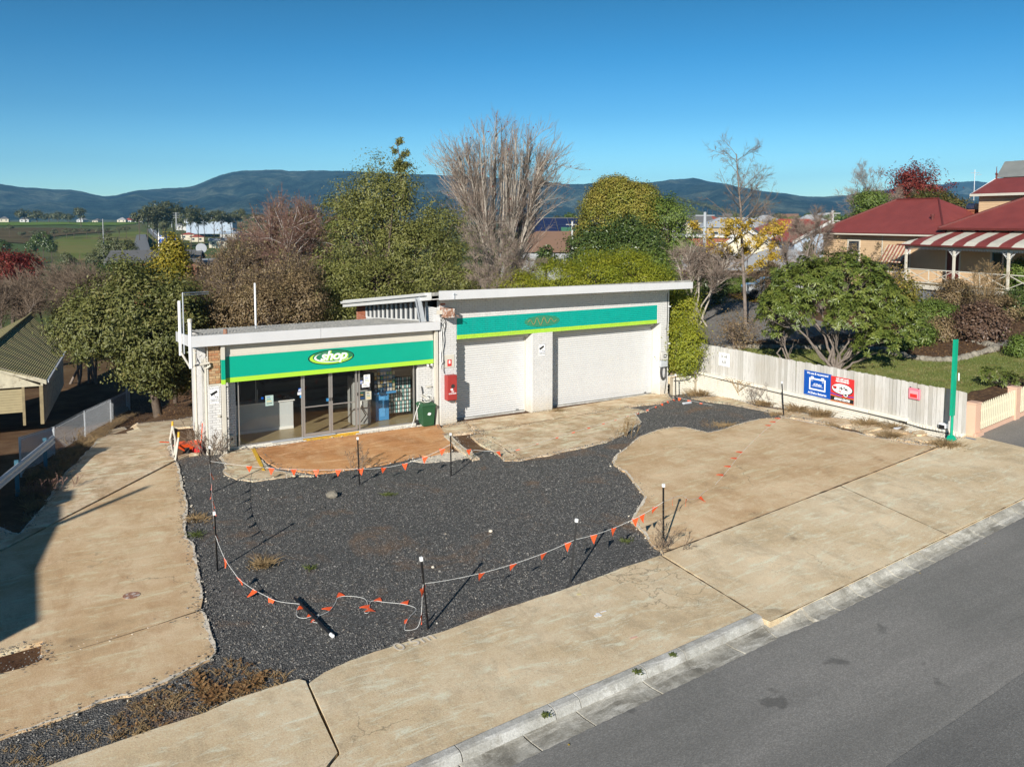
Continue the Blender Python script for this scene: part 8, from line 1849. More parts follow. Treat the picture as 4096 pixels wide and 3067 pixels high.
for k in range(9): shp('roller_slat', m_shedroll,(.1 + .012 * (k % 2),1.13, EZs - .4 - .13 * (k + 1),.14 + .012 * (k % 2),2 * wr - .4, EZs - .4 - .13 * k - .01))
for k in range(int((EZs - .3) / .2)): shp('wall_board', m_shedboard,(0.02,.18 - .012,.1 + k * .2, Ls,.199,.285 + k * .2))
# the house that throws the big shadow over the driveway, just off the left edge
nb = thing('left_neighbour_house', 'gabled cream house left of the driveway', 'house',(-9,14,0)); bxs = MB()
T_ = V_((math.cos(SUN_AZ), math.sin(SUN_AZ),0)) / math.tan(SUN_EL)
def nbox(name, mat, pts): m = MB(); m.hexa(pts); return m.build(name, mat, nb)
XW = -8.6
prof1 = [(11.0,5.0),(13.9,5.0),(16.6,5.32),(17.9,5.36)]
prof2 = [(18.0,5.52),(18.9,5.58),(19.0,5.42),(20.8,5.49),(22.9,6.2),(24.0,5.8),(25.2,5.65),(31.0,5.0)]
for nm, pr in (('wall', prof1),('wall', prof2)):
 m = MB(); m.prism([(XW, pr[0][0],-2.5)] + [(XW, y, z - .12) for y, z in pr] + [(XW, pr[-1][0],-2.5)],(-9,0,0)); m.build(nm, m_board, nb)
 m = MB()
 for (a, za),(b, zb) in zip(pr, pr[1:]): m.hexa([(XW + .02, a, za - .115),(XW + .02, b, zb - .115),(XW - 9.2, b, zb - .115),(XW - 9.2, a, za - .115),(XW + .02, a, za),(XW + .02, b, zb),(XW - 9.2, b, zb),(XW - 9.2, a, za)])
 m.build('roof', m_greyroof, nb)
for y in (12.0,15.0,20.0,23.5,27.0):
 w_ = B('window', m_cream, nb,(XW + .001, y,1.2, XW + .05, y + 1.4,2.6)); B('pane', m_glass_dark, w_,(XW + .052, y + .1,1.3, XW + .056, y + 1.3,2.5))
tp = G(Z5(1215,900)); hpole = 8.5
s = thing('power_pole', 'timber power pole left of the driveway throwing a thin shadow', 'power pole',(tp.x - T_.x * hpole, tp.y - T_.y * hpole,0))
m = MB(); m.tube([(s.location.x, s.location.y,-.5),(s.location.x, s.location.y, hpole)], [.13,.09],10); m.build('shaft', m_timber, s);
# ================================================================ town, paddocks and far trees
m_asph_far = simple('far_road_asphalt',(.17,.17,.17),.8,.05)
def far_mat(name, col, r=.7): return simple(name, col, r,.06,.5)
mf = {k: far_mat('far_' + k, c) for k, c in dict(cream=(.55,.5,.38), white=(.5,.5,.48), brick=(.28,.09,.05), grey=(.3,.31,.32), dgrey=(.13,.13,.13), red=(.33,.07,.045), brown=(.2,.12,.08), green=(.05,.16,.1), blue=(.05,.12,.3), tan=(.4,.3,.18), ltblue=(.35,.42,.5), paleroof=(.36,.38,.4)).items()}
def house(q, depth, W, L, H, wall, roof, yaw, lab, kind='gable', rh=1.6, name='house', wins=3, cat='house', zoff=0, eave=.4):
 """small house: q = where the middle of its near eave line shows"""
 c = AT(D(*q), depth); zg_ = c.z - H; r = R(yaw); s = thing(name, lab, cat,(c.x, c.y, zg_), r); M = wm(s)
 def bx(nm, mt, *b, par=None):
  m = MB()
  for k in b: m.box(*k, M=M)
  return m.build(nm, mt, par or s)
 bx('wall', wall,(-W / 2,0,-4, W / 2, L, H))
 if kind == 'gable':
  for sg in (0,1):
   y0_, y1_ = (-eave, L / 2) if sg == 0 else (L / 2, L + eave); z0, z1 = (H - .1, H + rh) if sg == 0 else (H + rh, H - .1)
   m = MB(); m.hexa([M @ V_(v) for v in ((-W / 2 - eave, y0_, z0),(W / 2 + eave, y0_, z0),(W / 2 + eave, y1_, z1),(-W / 2 - eave, y1_, z1),(-W / 2 - eave, y0_, z0 + .15),(W / 2 + eave, y0_, z0 + .15),(W / 2 + eave, y1_, z1 + .15),(-W / 2 - eave, y1_, z1 + .15))]); m.build('roof', roof, s)
  m = MB()
  for xx in (-W / 2, W / 2 - .1): m.prism([M @ V_(v) for v in ((xx,0, H),(xx, L, H),(xx, L / 2, H + rh - .1))], M.to_3x3() @ V_((.1,0,0)))
  m.build('gable', wall, s)['kind'] = 'stuff'
 elif kind == 'front':   # gable towards the camera
  for sg in (-1,1):
   m = MB(); xa = sg * (W / 2 + eave); m.hexa([M @ V_(v) for v in ((xa,-eave, H - .1),(0,-eave, H + rh),(0, L + eave, H + rh),(xa, L + eave, H - .1),(xa,-eave, H + .08),(0,-eave, H + rh + .18),(0, L + eave, H + rh + .18),(xa, L + eave, H + .08))]); m.build('roof', roof, s)
   m = MB(); m.hexa([M @ V_(v) for v in ((xa,-eave - .06, H - .3),(0,-eave - .06, H + rh - .2),(0,-eave - .01, H + rh - .2),(xa,-eave - .01, H - .3),(xa,-eave - .06, H + .1),(0,-eave - .06, H + rh + .2),(0,-eave - .01, H + rh + .2),(xa,-eave - .01, H + .1))]); m.build('barge_board', mf['white'], s)
  m = MB(); m.prism([M @ V_(v) for v in ((-W / 2,0, H),(W / 2,0, H),(0,0, H + rh - .1))], M.to_3x3() @ V_((0,.15,0))); m.build('gable', wall, s)
 elif kind == 'hip':
  e = eave; k = min(W, L) / 2 + e; P = [(-W / 2 - e,-e, H),(W / 2 + e,-e, H),(W / 2 + e, L + e, H),(-W / 2 - e, L + e, H),(-W / 2 - e + k, L / 2, H + rh),(W / 2 + e - k, L / 2, H + rh)]
  m = MB(); m.add([M @ V_(p) for p in P], [(0,1,5,4),(3,0,4),(2,3,4,5),(1,2,5),(3,2,1,0)]); m.build('roof', roof, s)
 else:
  bx('roof', roof,(-W / 2 - eave,-eave, H, W / 2 + eave, L + eave, H + .35))
 for k in range(wins):
  x = -W / 2 + W * (k + .5) / wins; w_ = bx('window', mf['white'],(x - .75,-.06, H - 2.0, x + .75,-.01, H - .7)); bx('pane', m_glass_dark,(x - .65,-.08, H - 1.9, x + .65,-.065, H - .8), par=w_)
 return s
ORD = 'first second third fourth fifth sixth seventh eighth ninth tenth eleventh twelfth'.split()
PW = -YAW * 180 / math.pi   # squarely facing the camera's mean direction
house((1615,560),92,9.5,10,3.0, mf['cream'], mf['dgrey'], PW - 18, 'cream gabled house with a dark roof behind the ginkgo', 'front',3.3, wins=2)
house((1520,585),86,13,8,2.6, mf['cream'], mf['grey'], PW - 10, 'long low cream house with a brown grey roof left of the gabled house', 'gable',1.5)
house((1690,585),84,11,8,2.6, mf['tan'], mf['grey'], PW - 14, 'tan house with a grey roof right of the ginkgo trunk', 'hip',2.0)
house((1790,522),110,9,9,3, mf['ltblue'], mf['red'], PW, 'pale blue gabled house with white barge boards beyond the bare trees', 'front',2.6, wins=1)
house((1735,505),135,14,9,3, mf['white'], mf['red'], PW, 'white house with a dull red roof beyond the ginkgo', 'hip',2.4)
house((1600,492),160,15,9,3, mf['tan'], mf['paleroof'], PW, 'white roofed long building over the gabled house', 'hip',2.0)
house((1555,513),118,9,8,2.6, mf['brick'], mf['white'], PW - 5, 'small brick house with a white roof edge beside the green pole top', 'flat', wins=1)
house((1440,545),92,9,7,2.7, mf['white'], mf['green'], PW, 'small house with a dark green roof behind the open green tree', 'hip',1.8, wins=1)
house((1205,545),105,15,9,3, mf['grey'], mf['brown'], PW - 6, 'brown tiled house behind the large bare tree', 'hip',2.6)
sh_ = house((1195,512),118,14,11,3.2, mf['cream'], mf['dgrey'], PW + 4, 'long house roof covered with dark solar panels behind the bare tree', 'gable',2.6)
SMx = wm(sh_)
m_solar = simple('solar_panel',(.02,.03,.08),.15,.1, spec=.8)
for i in range(7):
 for j in range(2):
  m = MB(); x = -6.3 + i * 1.8; y0_ = .5 + j * 2.3; f = lambda y: 3.2 + 2.65 * (y + .4) / 5.9 + .2
  m.hexa([SMx @ V_(v) for v in ((x, y0_, f(y0_)),(x + 1.7, y0_, f(y0_)),(x + 1.7, y0_ + 2.1, f(y0_ + 2.1)),(x, y0_ + 2.1, f(y0_ + 2.1)),(x, y0_, f(y0_) + .06),(x + 1.7, y0_, f(y0_) + .06),(x + 1.7, y0_ + 2.1, f(y0_ + 2.1) + .06),(x, y0_ + 2.1, f(y0_ + 2.1) + .06))]); m.build('solar_panel', m_solar, sh_)
house((1262,520),110,5,6,3, mf['white'], mf['green'], PW, 'pale house corner with a green roof edge beside the dark evergreen', 'gable',1.6, wins=1)
# left: brick flats and red roofs
house((330,565),92,9,8,3, mf['brick'], mf['dgrey'], PW + 16, 'grey roofed brick house left of the golden conifer', 'gable',1.0, wins=2)
bl = house((455,572),98,14,9,3.6, mf['brick'], mf['paleroof'], PW + 14, 'long flat roofed red brick building with a satellite dish', 'flat', wins=3)
ds = AT(D(435,548),97); t = thing('satellite_dish', 'pale satellite dish on the flat roofed brick building', 'satellite dish', tuple(ds)); m = MB(); m.lathe([(.02,-.12),(.5,0),(.62,.1),(.6,.12)],(0,0,0),16); Md = MT(ds + V_((0,0,.6))) @ MR(R(70),4, 'X'); m.v = [tuple(Md @ V_(v)) for v in m.v]; m.build('dish', mf['paleroof'], t); m = MB(); m.tube([ds - V_((0,0,.6)), ds + V_((0,0,.6))],.05,6); m.build('mast', m_galv, t)
fl_ = bl
for k,(u, v, d_, W, wl_, rf_m, lab) in enumerate(((405,507,300,7, 'cream', 'red', 'cream house with a bright red roof in the valley beside the road'),(425,512,290,7, 'cream', 'red', 'second red roofed house just right of the first in the valley'),(445,500,330,7, 'white', 'dgrey', 'white house with a dark roof above the red roofed pair'),(395,487,380,9, 'white', 'grey', 'low white house at the foot of the far road'),(470,520,260,8, 'cream', 'paleroof', 'pale roofed house right of the red roofed pair'),(500,505,300,11, 'white', 'ltblue', 'long pale blue roofed building before the birch'))):
 house((u, v), d_ * 1.75, W * 1.15,7,2.2, mf[wl_], mf[rf_m], PW + 10 + 7 * (k % 3), lab, 'hip' if k < 3 else 'gable',1.3, wins=2)
house((452,478),560,30,16,4.5, mf['ltblue'], mf['paleroof'], PW + 8, 'long pale blue industrial shed across the valley', 'gable',2.5, name='warehouse', cat='warehouse', wins=6)
house((415,476),600,11,12,3.5, mf['white'], mf['paleroof'], PW + 8, 'white industrial shed left of the long blue one', 'gable',2, name='warehouse', cat='warehouse', wins=2)
crest = [(8,472, 'cream', 'dgrey', 'cream house at the left end of the crest'),(52,473, 'white', 'dgrey', 'white house on the crest beside the dark hedge'),(262,474, 'cream', 'grey', 'cream house on the crest under the lone gum'),(300,473, 'white', 'dgrey', 'white house on the crest near the top of the road'),(275,475, 'white', 'red', 'red roofed house at the top of the far road'),(318,475, 'brick', 'dgrey', 'small dark roofed house beside the far road top')]
crest += [(172,474, 'white', 'grey', 'long pale house low on the crest right of the hedges'),(205,476, 'cream', 'dgrey', 'cream house on the crest below the lone gum tree')]
for k,(u, v, wl_, rm, lab) in enumerate(crest): house((u, v + 1),850 + 15 * k,8.5,8,1.8, mf[wl_], mf[rm], PW + 20 - 6 * k, lab, 'hip',2.6, wins=2)
rt = random.Random(31); midcols = ['white', 'cream', 'brick', 'tan', 'grey']; rcol = ['dgrey', 'red', 'grey', 'paleroof', 'brown']
mid = [(1430,478,260, 'among trees left of the knoll'),(1462,470,420, 'at the foot of the grassy knoll'),(1510,480,300, 'under the right end of the knoll'),(1545,476,420, 'in the middle distance left of the ginkgo'),(1580,470,520, 'in the distance just left of the ginkgo trunk'),(1660,478,300, 'in the distance right of the ginkgo trunk'),(1700,472,420, 'beyond the grey bare tree'),(1755,478,280, 'between the bare trees and the street lamp'),(1790,470,460, 'far off left of the red hip roof'),(1215,486,260, 'showing through the big bare tree'),(1150,490,300, 'behind the stems of the big bare tree'),(1235,478,420, 'in the gap left of the bronze conifer')]
for k,(u, v, d_, where) in enumerate(mid):
 a, b = rt.choice(midcols), rt.choice(rcol); house((u, v), d_,10,8,2.4, mf[a], mf[b], PW + rt.uniform(-25,25), 'distant %s house with a %s roof %s' % ({'brick': 'red brick'}.get(a, a), {'dgrey': 'dark', 'paleroof': 'pale'}.get(b, b), where), 'hip' if k % 2 else 'gable',2.2, wins=2)
# far road climbing to the crest
rd_pts = [((372,535),330),((345,515),395),((330,502),460),((318,492),560),((305,484),690),((297,478),850)]
vs = []
for (u, v), _ in rd_pts:
 p = G(D(u, v)); wv_ = 3.2; a = V_((_rt[0], _rt[1],0)) * wv_; vs += [p - a, p + a]
m = MB(); m.add([(v.x, v.y, float(zt(v.x, v.y)) + .35) for v in vs], [(2 * i,2 * i + 1,2 * i + 3,2 * i + 2) for i in range(len(rd_pts) - 1)]); m.build('far_road', m_asph_far)['kind'] = 'structure'
m = MB(); c_ = [(vs[2 * i] + vs[2 * i + 1]) / 2 for i in range(len(rd_pts))]
m.add([(v.x + s_ * .25, v.y, float(zt(v.x, v.y)) + .45) for v in c_ for s_ in (-1,1)], [(2 * i,2 * i + 1,2 * i + 3,2 * i + 2) for i in range(len(c_) - 1)]); m.build('road_marking', m_whitep)['kind'] = 'structure'
# paddock sheets
m_pad1 = simple('paddock_green',(.14,.17,.05),1,.25,.03, dirt=(.2,.18,.075), dscale=.02, dlo=.45, dhi=.62, spec=0); m_pad2 = simple('paddock_bright',(.13,.2,.045),1,.15,.02, spec=0); m_scrub = simple('paddock_scrub',(.11,.085,.045),1,.4,.05, dirt=(.11,.1,.05), dscale=.06, dlo=.5, dhi=.65, spec=0)
m_pad3 = simple('paddock_tan',(.15,.135,.065),1,.2,.02, spec=0)
def far_pt(u, v):
 d = ray(*D(u, v)); h = math.hypot(d[0], d[1]); rs = np.linspace(240,985,500); X, Y = rs * d[0] / h, rs * d[1] / h; dp_ = X * _fw[0] + Y * _fw[1]; Z = zt(X, Y)
 el = (Z - CAM_H) / rs; k = int(np.argmin(np.abs(el - d[2] / h))); return V_((X[k], Y[k],0))
def far_sheet(name, pts, mat, lift): return sheet(name, [far_pt(*p) for p in pts], lift, mat, grid=20, edge=(12,1.2))
far_sheet('paddock', [(-60,489),(60,488),(150,486),(215,490),(290,485),(304,482),(160,481),(-60,481)], m_pad2,.5)
far_sheet('scrub_paddock', [(-60,494),(60,493),(150,494),(215,497),(250,501),(160,507),(100,514),(70,528),(-60,520)], m_scrub,.5)
far_sheet('paddock', [(95,530),(142,513),(216,509),(300,500),(318,505),(345,530),(355,560),(250,575),(150,560)], m_pad1,.5)
far_sheet('paddock', [(385,483),(470,482),(540,482),(560,486),(480,496),(400,496)], m_pad3,.6)
# trees across the valley: crowns of clumped foliage with a trunk each
def far_tree(u, v0, v1, d_, hw, mat, seed, lab, name='gum_tree', grp=None, n=60, dark=None, slim=1.0, lf=None):
 a = AT(D(u, v0), d_); b = AT(D(u, v1), d_); r = hw * 1.85172 / F_PX * d_; H = a.z - b.z
 g = random.Random(seed); lobes = [(b.x + g.uniform(-.4,.4) * r, b.y + g.uniform(-.4,.4) * r, b.z + H * (.62 + .1 * g.uniform(-1,1)), r * g.uniform(.6,.8), r * .7, H * g.uniform(.28,.36)) for _ in range(4)] + [(b.x, b.y, b.z + H * .45, r * .9, r * .8, H * .3)]
 L = lf or max(.3, r * .17)
 return leafy(name, lab, 'tree',(b.x, b.y, min(b.z, float(zt(b.x, b.y)))), lobes, mat, m_bark, seed, ncl=n, per=26, clr=r * .13, leaf=(L, L * .6), trunk=max(.15, r * .05), limbs=6, group=grp, lump=.3, bottom=-1)
far = [(55,455,472,820,18, 'low dark hedge tree left on the crest'),(80,457,474,810,18, 'second dark hedge tree on the crest'),(105,462,475,800,14, 'rounded dark tree at the left hedge end on the crest'),(125,459,476,790,14, 'dark tree starting the second hedge on the crest'),(148,463,476,780,14, 'dark tree ending the second hedge on the crest'),(175,447,475,700,15, 'lone spreading gum tree on the crest')]
for k,(u, a, b, d_, hw, lab) in enumerate(far): far_tree(u, a, b, d_, hw, L_gum,200 + k, lab)
clump = [(300,452,487,17),(318,443,490,19),(340,437,492,22),(358,434,494,22),(376,440,495,20),(395,444,496,20),(412,442,496,18),(428,447,494,16),(440,456,492,14),(330,470,500,14),(352,478,498,12),(462,455,485,18),(480,452,488,18),(500,460,486,14),(520,452,484,16),(540,458,484,14),(560,462,484,14)]
for k,(u, a, b, hw) in enumerate(clump): far_tree(u, a, b,430 + 8 * (k % 5) + (60 if k > 10 else 0), hw, L_gum,220 + k, 'dark gum tree, %s from the left in the grove by the far road' % ORD[k] if k < 11 else 'gum tree, %s from the left in the row beyond the bare birch' % ORD[k - 11], grp='gum trees in the far grove' if k < 11 else 'gum trees in the far row', n=80)
fieldb = [(8,518,545,16, 'green bush at the left edge of the lower paddock'),(70,520,548,14, 'blue green tree at the left of the paddock clump'),(92,500,540,16, 'tallest blue green tree in the paddock clump'),(78,505,535,12, 'bushy tree in the middle of the paddock clump'),(112,518,552,13, 'blue green tree at the right of the paddock clump'),(40,545,575,14, 'round dark tree below the paddock clump'),(150,548,580,14, 'dark tree in front of the green paddock'),(205,545,585,20, 'rounded gum tree left of the big spreading gum'),(240,505,590,22, 'tall spreading gum tree before the green paddock'),(275,520,580,22, 'leaning gum crown right of the tall spreading gum'),(262,555,595,16, 'dark tree below the spreading gum')]
for k,(u, a, b, hw, lab) in enumerate(fieldb): far_tree(u, a, b,190 if a > 500 and k > 5 else 330, hw, L_gum if k > 4 else L_dkgr,250 + k, lab, n=100)
bushes = [(20 + 23 * k + (k * 37) % 11,492 + (k * 13) % 14) for k in range(12)]
for k,(u, v) in enumerate(bushes): far_tree(u, v - 6, v + 4,520,9, L_gum,270 + k, 'low scrub bush in the brown upper paddock, %s from the left' % ORD[k], name='scrub_bush', grp='scrub bushes in the upper paddock', n=40)
twn = [(640,455,500,300,26),(720,470,520,220,26),(1150,470,510,260,22),(1205,468,492,300,20),(1232,462,486,340,16),(1255,470,500,280,16),(1500,500,540,140,18),(1475,505,545,130,14),(1520,465,485,420,16),(1560,468,490,380,14),(1590,462,486,420,16),(1640,466,492,360,18),(1680,462,488,400,18),(1715,466,492,340,18),(1745,462,490,380,18),(1775,466,494,320,18),(1805,460,490,360,20),(1840,462,500,240,22),(1640,500,540,150,14),(1700,520,560,120,14),(1840,505,545,95,16),(1745,520,570,105,14),(1120,500,560,110,22),(1180,530,590,85,22),(1030,480,540,130,26),(590,500,560,120,24),(520,520,570,110,20)]
WH = ['behind the crown of the white limbed birch', 'above the left shoulder of the tall olive evergreen', 'seen between the pale stems of the big bare tree', 'behind the right stems of the big bare tree', 'in the sky gap right of the big bare tree', 'just left of the bronze conifer', 'before the cream gabled house on its left', 'between the open green tree and the green pole', 'below the foot of the grassy knoll', 'under the right end of the knoll', 'far off just left of the ginkgo stem', 'far off just right of the ginkgo stem', 'behind the ginkgo branches on the right', 'above the dull red roof', 'over the pale blue gabled house', 'left of the pole with the street light', 'right of the pole with the street light', 'at the left corner of the red hip roof', 'right behind the cream gabled house', 'behind the tan hipped house', 'close to the left wall of the red roofed wing', 'beside the pale blue house gable', 'low behind the big bare tree', 'just above the yellow hedge behind the bare tree', 'between the evergreen spire and the bare tree', 'behind the brown birch twigs low down', 'right of the flat roofed brick building']
for k,(u, a, b, d_, hw) in enumerate(twn): far_tree(u, a, b, d_, hw, [L_gum, L_green, L_dkgr][k % 3],300 + k, ['grey green', 'green', 'dark green'][k % 3] + ' town tree ' + WH[k], name='town_tree', grp='trees among the far houses', n=80)
# knoll top wood
for k in range(12):
 u = 1462 + 11 * k; far_tree(u,424 + k * 2.6 + (k % 3),434 + k * 3,1640,9, L_gum,340 + k, 'tree on the grassy knoll, %s from the top of its row' % ORD[k], name='knoll_tree', grp='trees along the knoll', n=40)
# poles and the flag
def polething(q0, q1, d_, r, lab, name='power_pole', cat='power pole', arms=1, mat=None):
 a, b = AT(D(*q0), d_), AT(D(*q1), d_); s = thing(name, lab, cat, tuple(b)); m = MB(); m.tube([b - V_((0,0,2)), V_((b.x, b.y, a.z))], [r * 1.2, r * .8],8); m.build('shaft', mat or mf['grey'], s)
 for k in range(arms): z = a.z - .4 - k * 1.1; m = MB(); v_ = V_((_rt[0], _rt[1],0)) * (r * 5.5); m.tube([V_((b.x, b.y, z)) - v_, V_((b.x, b.y, z)) + v_], r * .3,4); m.build('cross_arm', mat or mf['grey'], s)
 return s
polething((381,459),(381,487),420,.3, 'tall pale steel pylon pole before the gum grove', arms=3)
polething((224,473),(225,560),190,.12, 'tall thin mast in front of the green paddock', name='mast', cat='mast', arms=0)
polething((1523,458),(1522,520),95,.2, 'pale green street pole left of the ginkgo', arms=1, mat=mf['paleroof'])
polething((1237,478),(1236,530),100,.14, 'pale power pole beside the solar panels', arms=1, mat=mf['white'])
polething((1797,455),(1797,520),120,.2, 'pale power pole with street light left of the red hip roof', arms=2, mat=mf['white'])
for k,(u, v0, v1) in enumerate(((308,465,476),(322,470,484),(332,478,492),(343,484,498),(371,472,485),(386,480,492))): polething((u, v0),(u, v1),560,.22, 'small power pole by the far climbing road, %s from the left' % ORD[k], arms=1).__setitem__('group', 'power poles along the far road')
fa, fb = AT(D(343,503),90), AT(D(344,560),90); s = thing('flagpole', 'white flagpole left of the golden conifer', 'flagpole', tuple(fb)); m = MB(); m.tube([fb, V_((fb.x, fb.y, fa.z))],.05,8); m.build('shaft', m_whitep, s)
f0 = V_((fb.x, fb.y, fa.z - .3)); rv_ = V_((_rt[0], _rt[1],0)); s = thing('flag', 'blue flag with a small crossed corner and white stars flying from the flagpole', 'flag', tuple(f0)); n = 8; W_, H_ = 1.7,.85; m = MB(); vs = []
for i in range(n + 1):
 for z in (0,-H_): p = f0 + rv_ * (W_ * i / n + .06) + V_((0,0, z - .12 * i / n)) + V_((.12 * math.sin(i),.12 * math.cos(i),0)); vs += [p, p + V_((0,.01,0))]
m.add(vs, [(4 * i,4 * i + 4,4 * i + 6,4 * i + 2) for i in range(n)] + [(4 * i + 1,4 * i + 3,4 * i + 7,4 * i + 5) for i in range(n)]); m.build('cloth', m_blue, s)
m = MB(); fw3 = -V_((_fw2[0], _fw2[1],0)) * .2
for a, b, w_ in (((.08,-.05),(.75,-.4),.05),((.08,-.4),(.75,-.05),.05),((.42,-.02),(.42,-.44),.07),((.08,-.22),(.78,-.24),.07)): m.tube([f0 + rv_ * a[0] + V_((0,0, a[1])) + fw3, f0 + rv_ * b[0] + V_((0,0, b[1])) + fw3], w_ / 2,4)
m.build('crossed_corner', m_whitep, s); m = MB()
for x, z in ((.42,-.66),(1.25,-.25),(1.1,-.5),(1.4,-.45),(1.25,-.75)): p = f0 + rv_ * x + V_((0,0, z)) + fw3; m.tube([p - V_((.05,0,0)), p + V_((.05,0,0))],.05,5)
m.build('star', m_whitep, s)['kind'] = 'stuff'
# car glimpsed behind the rhododendron
cp = Y_(1668,642); s = thing('parked_car', 'silver car mostly hidden behind the rhododendron at the top of the side drive', 'car', tuple(cp), R(-40)); CM = wm(s); m_car = simple('car_silver',(.5,.51,.52),.25,.03, metal=.5)
m = MB(); pr = [(-2.1,.3),(-2.15,.75),(-1.9,.95),(-1.2,1.0),(-.7,1.4),(.7,1.42),(1.3,1.0),(2.0,.85),(2.15,.55),(2.1,.3)]; m.prism([CM @ V_((x,-.85, z)) for x, z in pr], CM.to_3x3() @ V_((0,1.7,0))); m.build('body', m_car, s)
for y in (-.86,.85):
 m = MB(); m.prism([CM @ V_((x, y, z)) for x, z in ((-1.1,1.0),(-.68,1.34),(.66,1.36),(1.15,1.0))], CM.to_3x3() @ V_((0,.012,0))); m.build('side_window', m_glass_dark, s)
m = MB(); m.hexa([CM @ V_(v) for v in ((1.28,-.75,1.03),(1.32,.75,1.03),(.74,.7,1.42),(.74,-.7,1.42),(1.26,-.75,1.01),(1.3,.75,1.01),(.7,.7,1.4),(.7,-.7,1.4))]); m.build('windscreen', m_glass_dark, s)
for x in (-1.35,1.35):
 for y in (-.88,.72): m = MB(); m.tube([CM @ V_((x, y,.32)), CM @ V_((x, y + .18,.32))],.32,16); m.build('wheel', m_rubber, s)
for y in (-.7,.45): m = MB(); m.box(2.08, y,.6,2.17, y + .28,.74, M=CM); m.build('headlight', m_whitep, s)
# ================================================================ weeds, litter and dead stems
def tuft(p, h, n, r, seed, mat, name, lab, cat='weed', flat=.5, parent=None, w_=.008):
 g = np.random.default_rng(seed); n = int(n * .5); w_ *= 1.25; a = g.uniform(0,6.28, n); d_ = np.abs(g.normal(0, r, n)); x = p[0] + np.cos(a) * d_ * .6; y = p[1] + np.sin(a) * d_ * .6; z = np.full(n, p[2])
 H = h * g.uniform(.3,1.2, n); out = g.uniform(.1,1, n) * flat * H * 1.6; P = np.empty((n,4,3)); jx, jy = g.normal(0,.25, n) * H, g.normal(0,.25, n) * H
 for k in range(4): t = k / 3; P[:, k,0] = x + np.cos(a) * out * t ** 1.5 + jx * t; P[:, k,1] = y + np.sin(a) * out * t ** 1.5 + jy * t; P[:, k,2] = z + H * (t - .35 * flat * t * t)
 V, F = tubes_np(P, np.tile(np.linspace(w_, w_ * .25,4),(n,1)),3); o = np_mesh(name, V, F,4, mat); tag(o, lab, cat, kind='stuff'); return o
def weed(q, h, n, r, mat, lab, seed, fn=zt, **k): p = G(q,.03, fn); return tuft(p, h, n, r, seed, mat, 'weed_clump', lab, 'weeds', **k)
weed(Z7(600,960),.22,500,.22, m_dry, 'round brown dead grass tussock on the left side of the gravel',1, flat=.9)
weed(Z7(140,640),.12,500,.35, m_dry, 'brown moss and dry grass at the gravel edge by the driveway',2, flat=1.1)
weed(Z7(145,750),.1,220,.2, L_grass, 'small green weed at the gravel edge below the dry patch',3, flat=1)
weed(Z7(1450,475),.08,160,.16, L_grass, 'small green weed in the gravel right of the pale rock',4, flat=1)
weed(Z7(920,975),.08,140,.16, L_grass, 'green weed beside the dirt patch in the gravel',5, flat=1)
weed(Z9(1400,255),.08,120,.14, L_grass, 'green weed in the gravel near the apron corner',6, flat=1)
bare('dead_weed', 'dead branching weed at the foot of the tall corner stake', 'weed', G(D(1436,1186),.03),.75,1.2, m_twig_brn, m_twig_brn,401, trunk=.007, stems=9, lean=.8, n1=4, n2=3, n3=2, ang=35, l1=.45)
bare('dead_weed', 'dead branching weed at the foot of the stake before the glass doors', 'weed', G(Z7(1235,300),.04),.9,1.1, m_twig_brn, m_twig_brn,402, trunk=.007, stems=8, lean=.8, n1=4, n2=3, n3=2, ang=35, l1=.45)
bare('dead_weed', 'fan of dead stems at the edge of the garage apron', 'weed', G(Z3(1600,1388),.04),.8,1.1, m_dry, m_dry,403, trunk=.008, stems=16, lean=.7, n1=3, n2=2, n3=2, ang=25, l1=.4)
bare('dead_weed', 'bare forked shrub against the white brick wall', 'weed', G(Z4(515,495),.04),1.15,1.1, m_bark_grey, m_twig_grey,404, trunk=.014, stems=6, lean=1.1, n1=5, n2=4, n3=3, ang=45, l1=.5, wig=.15)
bare('dead_weed', 'dead twigs at the shop corner above the wheelbarrow', 'weed', G(Z5(1640,640),.04),1.3,1.1, m_twig_brn, m_twig_brn,405, trunk=.012, stems=9, lean=.7, n1=5, n2=4, n3=3, ang=38, l1=.45)
bare('dead_weed', 'thin grey dead twigs beside the shop post', 'weed', G(Z5(1730,640),.04),.8,1.1, m_twig_grey, m_twig_grey,406, trunk=.007, stems=9, lean=.7, n1=4, n2=3, n3=2, ang=38, l1=.45)
for k,(q, h, n, r, lab) in enumerate(((Z4(570,505),.25,900,.35, 'brown dead weeds under the bare shrub by the white wall'),(Z4(780,545),.35,1000,.4, 'thick brown dead weeds by the wall right of the fence stake'),(Z4(920,578),.35,900,.3, 'brown dead weed mound by the wall below the oil sign'),(Z4(1220,635),.25,900,.4, 'flattened brown weeds on the broken strip by the wall'),(Z4(1390,655),.22,700,.35, 'brown weeds beside the second plastic container'),(Z4(1370,705),.18,1100,.35, 'wide mat of dead grass on the broken concrete strip'),(Z4(1720,765),.2,1200,.4, 'dead grass at the foot of the green pole'),(Z4(150,445),.3,800,.5, 'rusty dead weeds in the corner of the white walls'),(Z4(650,570),.12,500,.3, 'dry weeds at the base of the fence stake'),(Z4(330,640),.1,900,.5, 'straw coloured weeds along the gravel edge of the apron'),(Z3(1070,1200),.14,400,.25, 'pile of dead leaves at the foot of the garage pillar'),(Z4(1000,640),.1,500,.4, 'dirt and weeds in the crack behind the big apron'))):
 weed(q, h, n, r, m_dry, lab,420 + k, flat=.9)
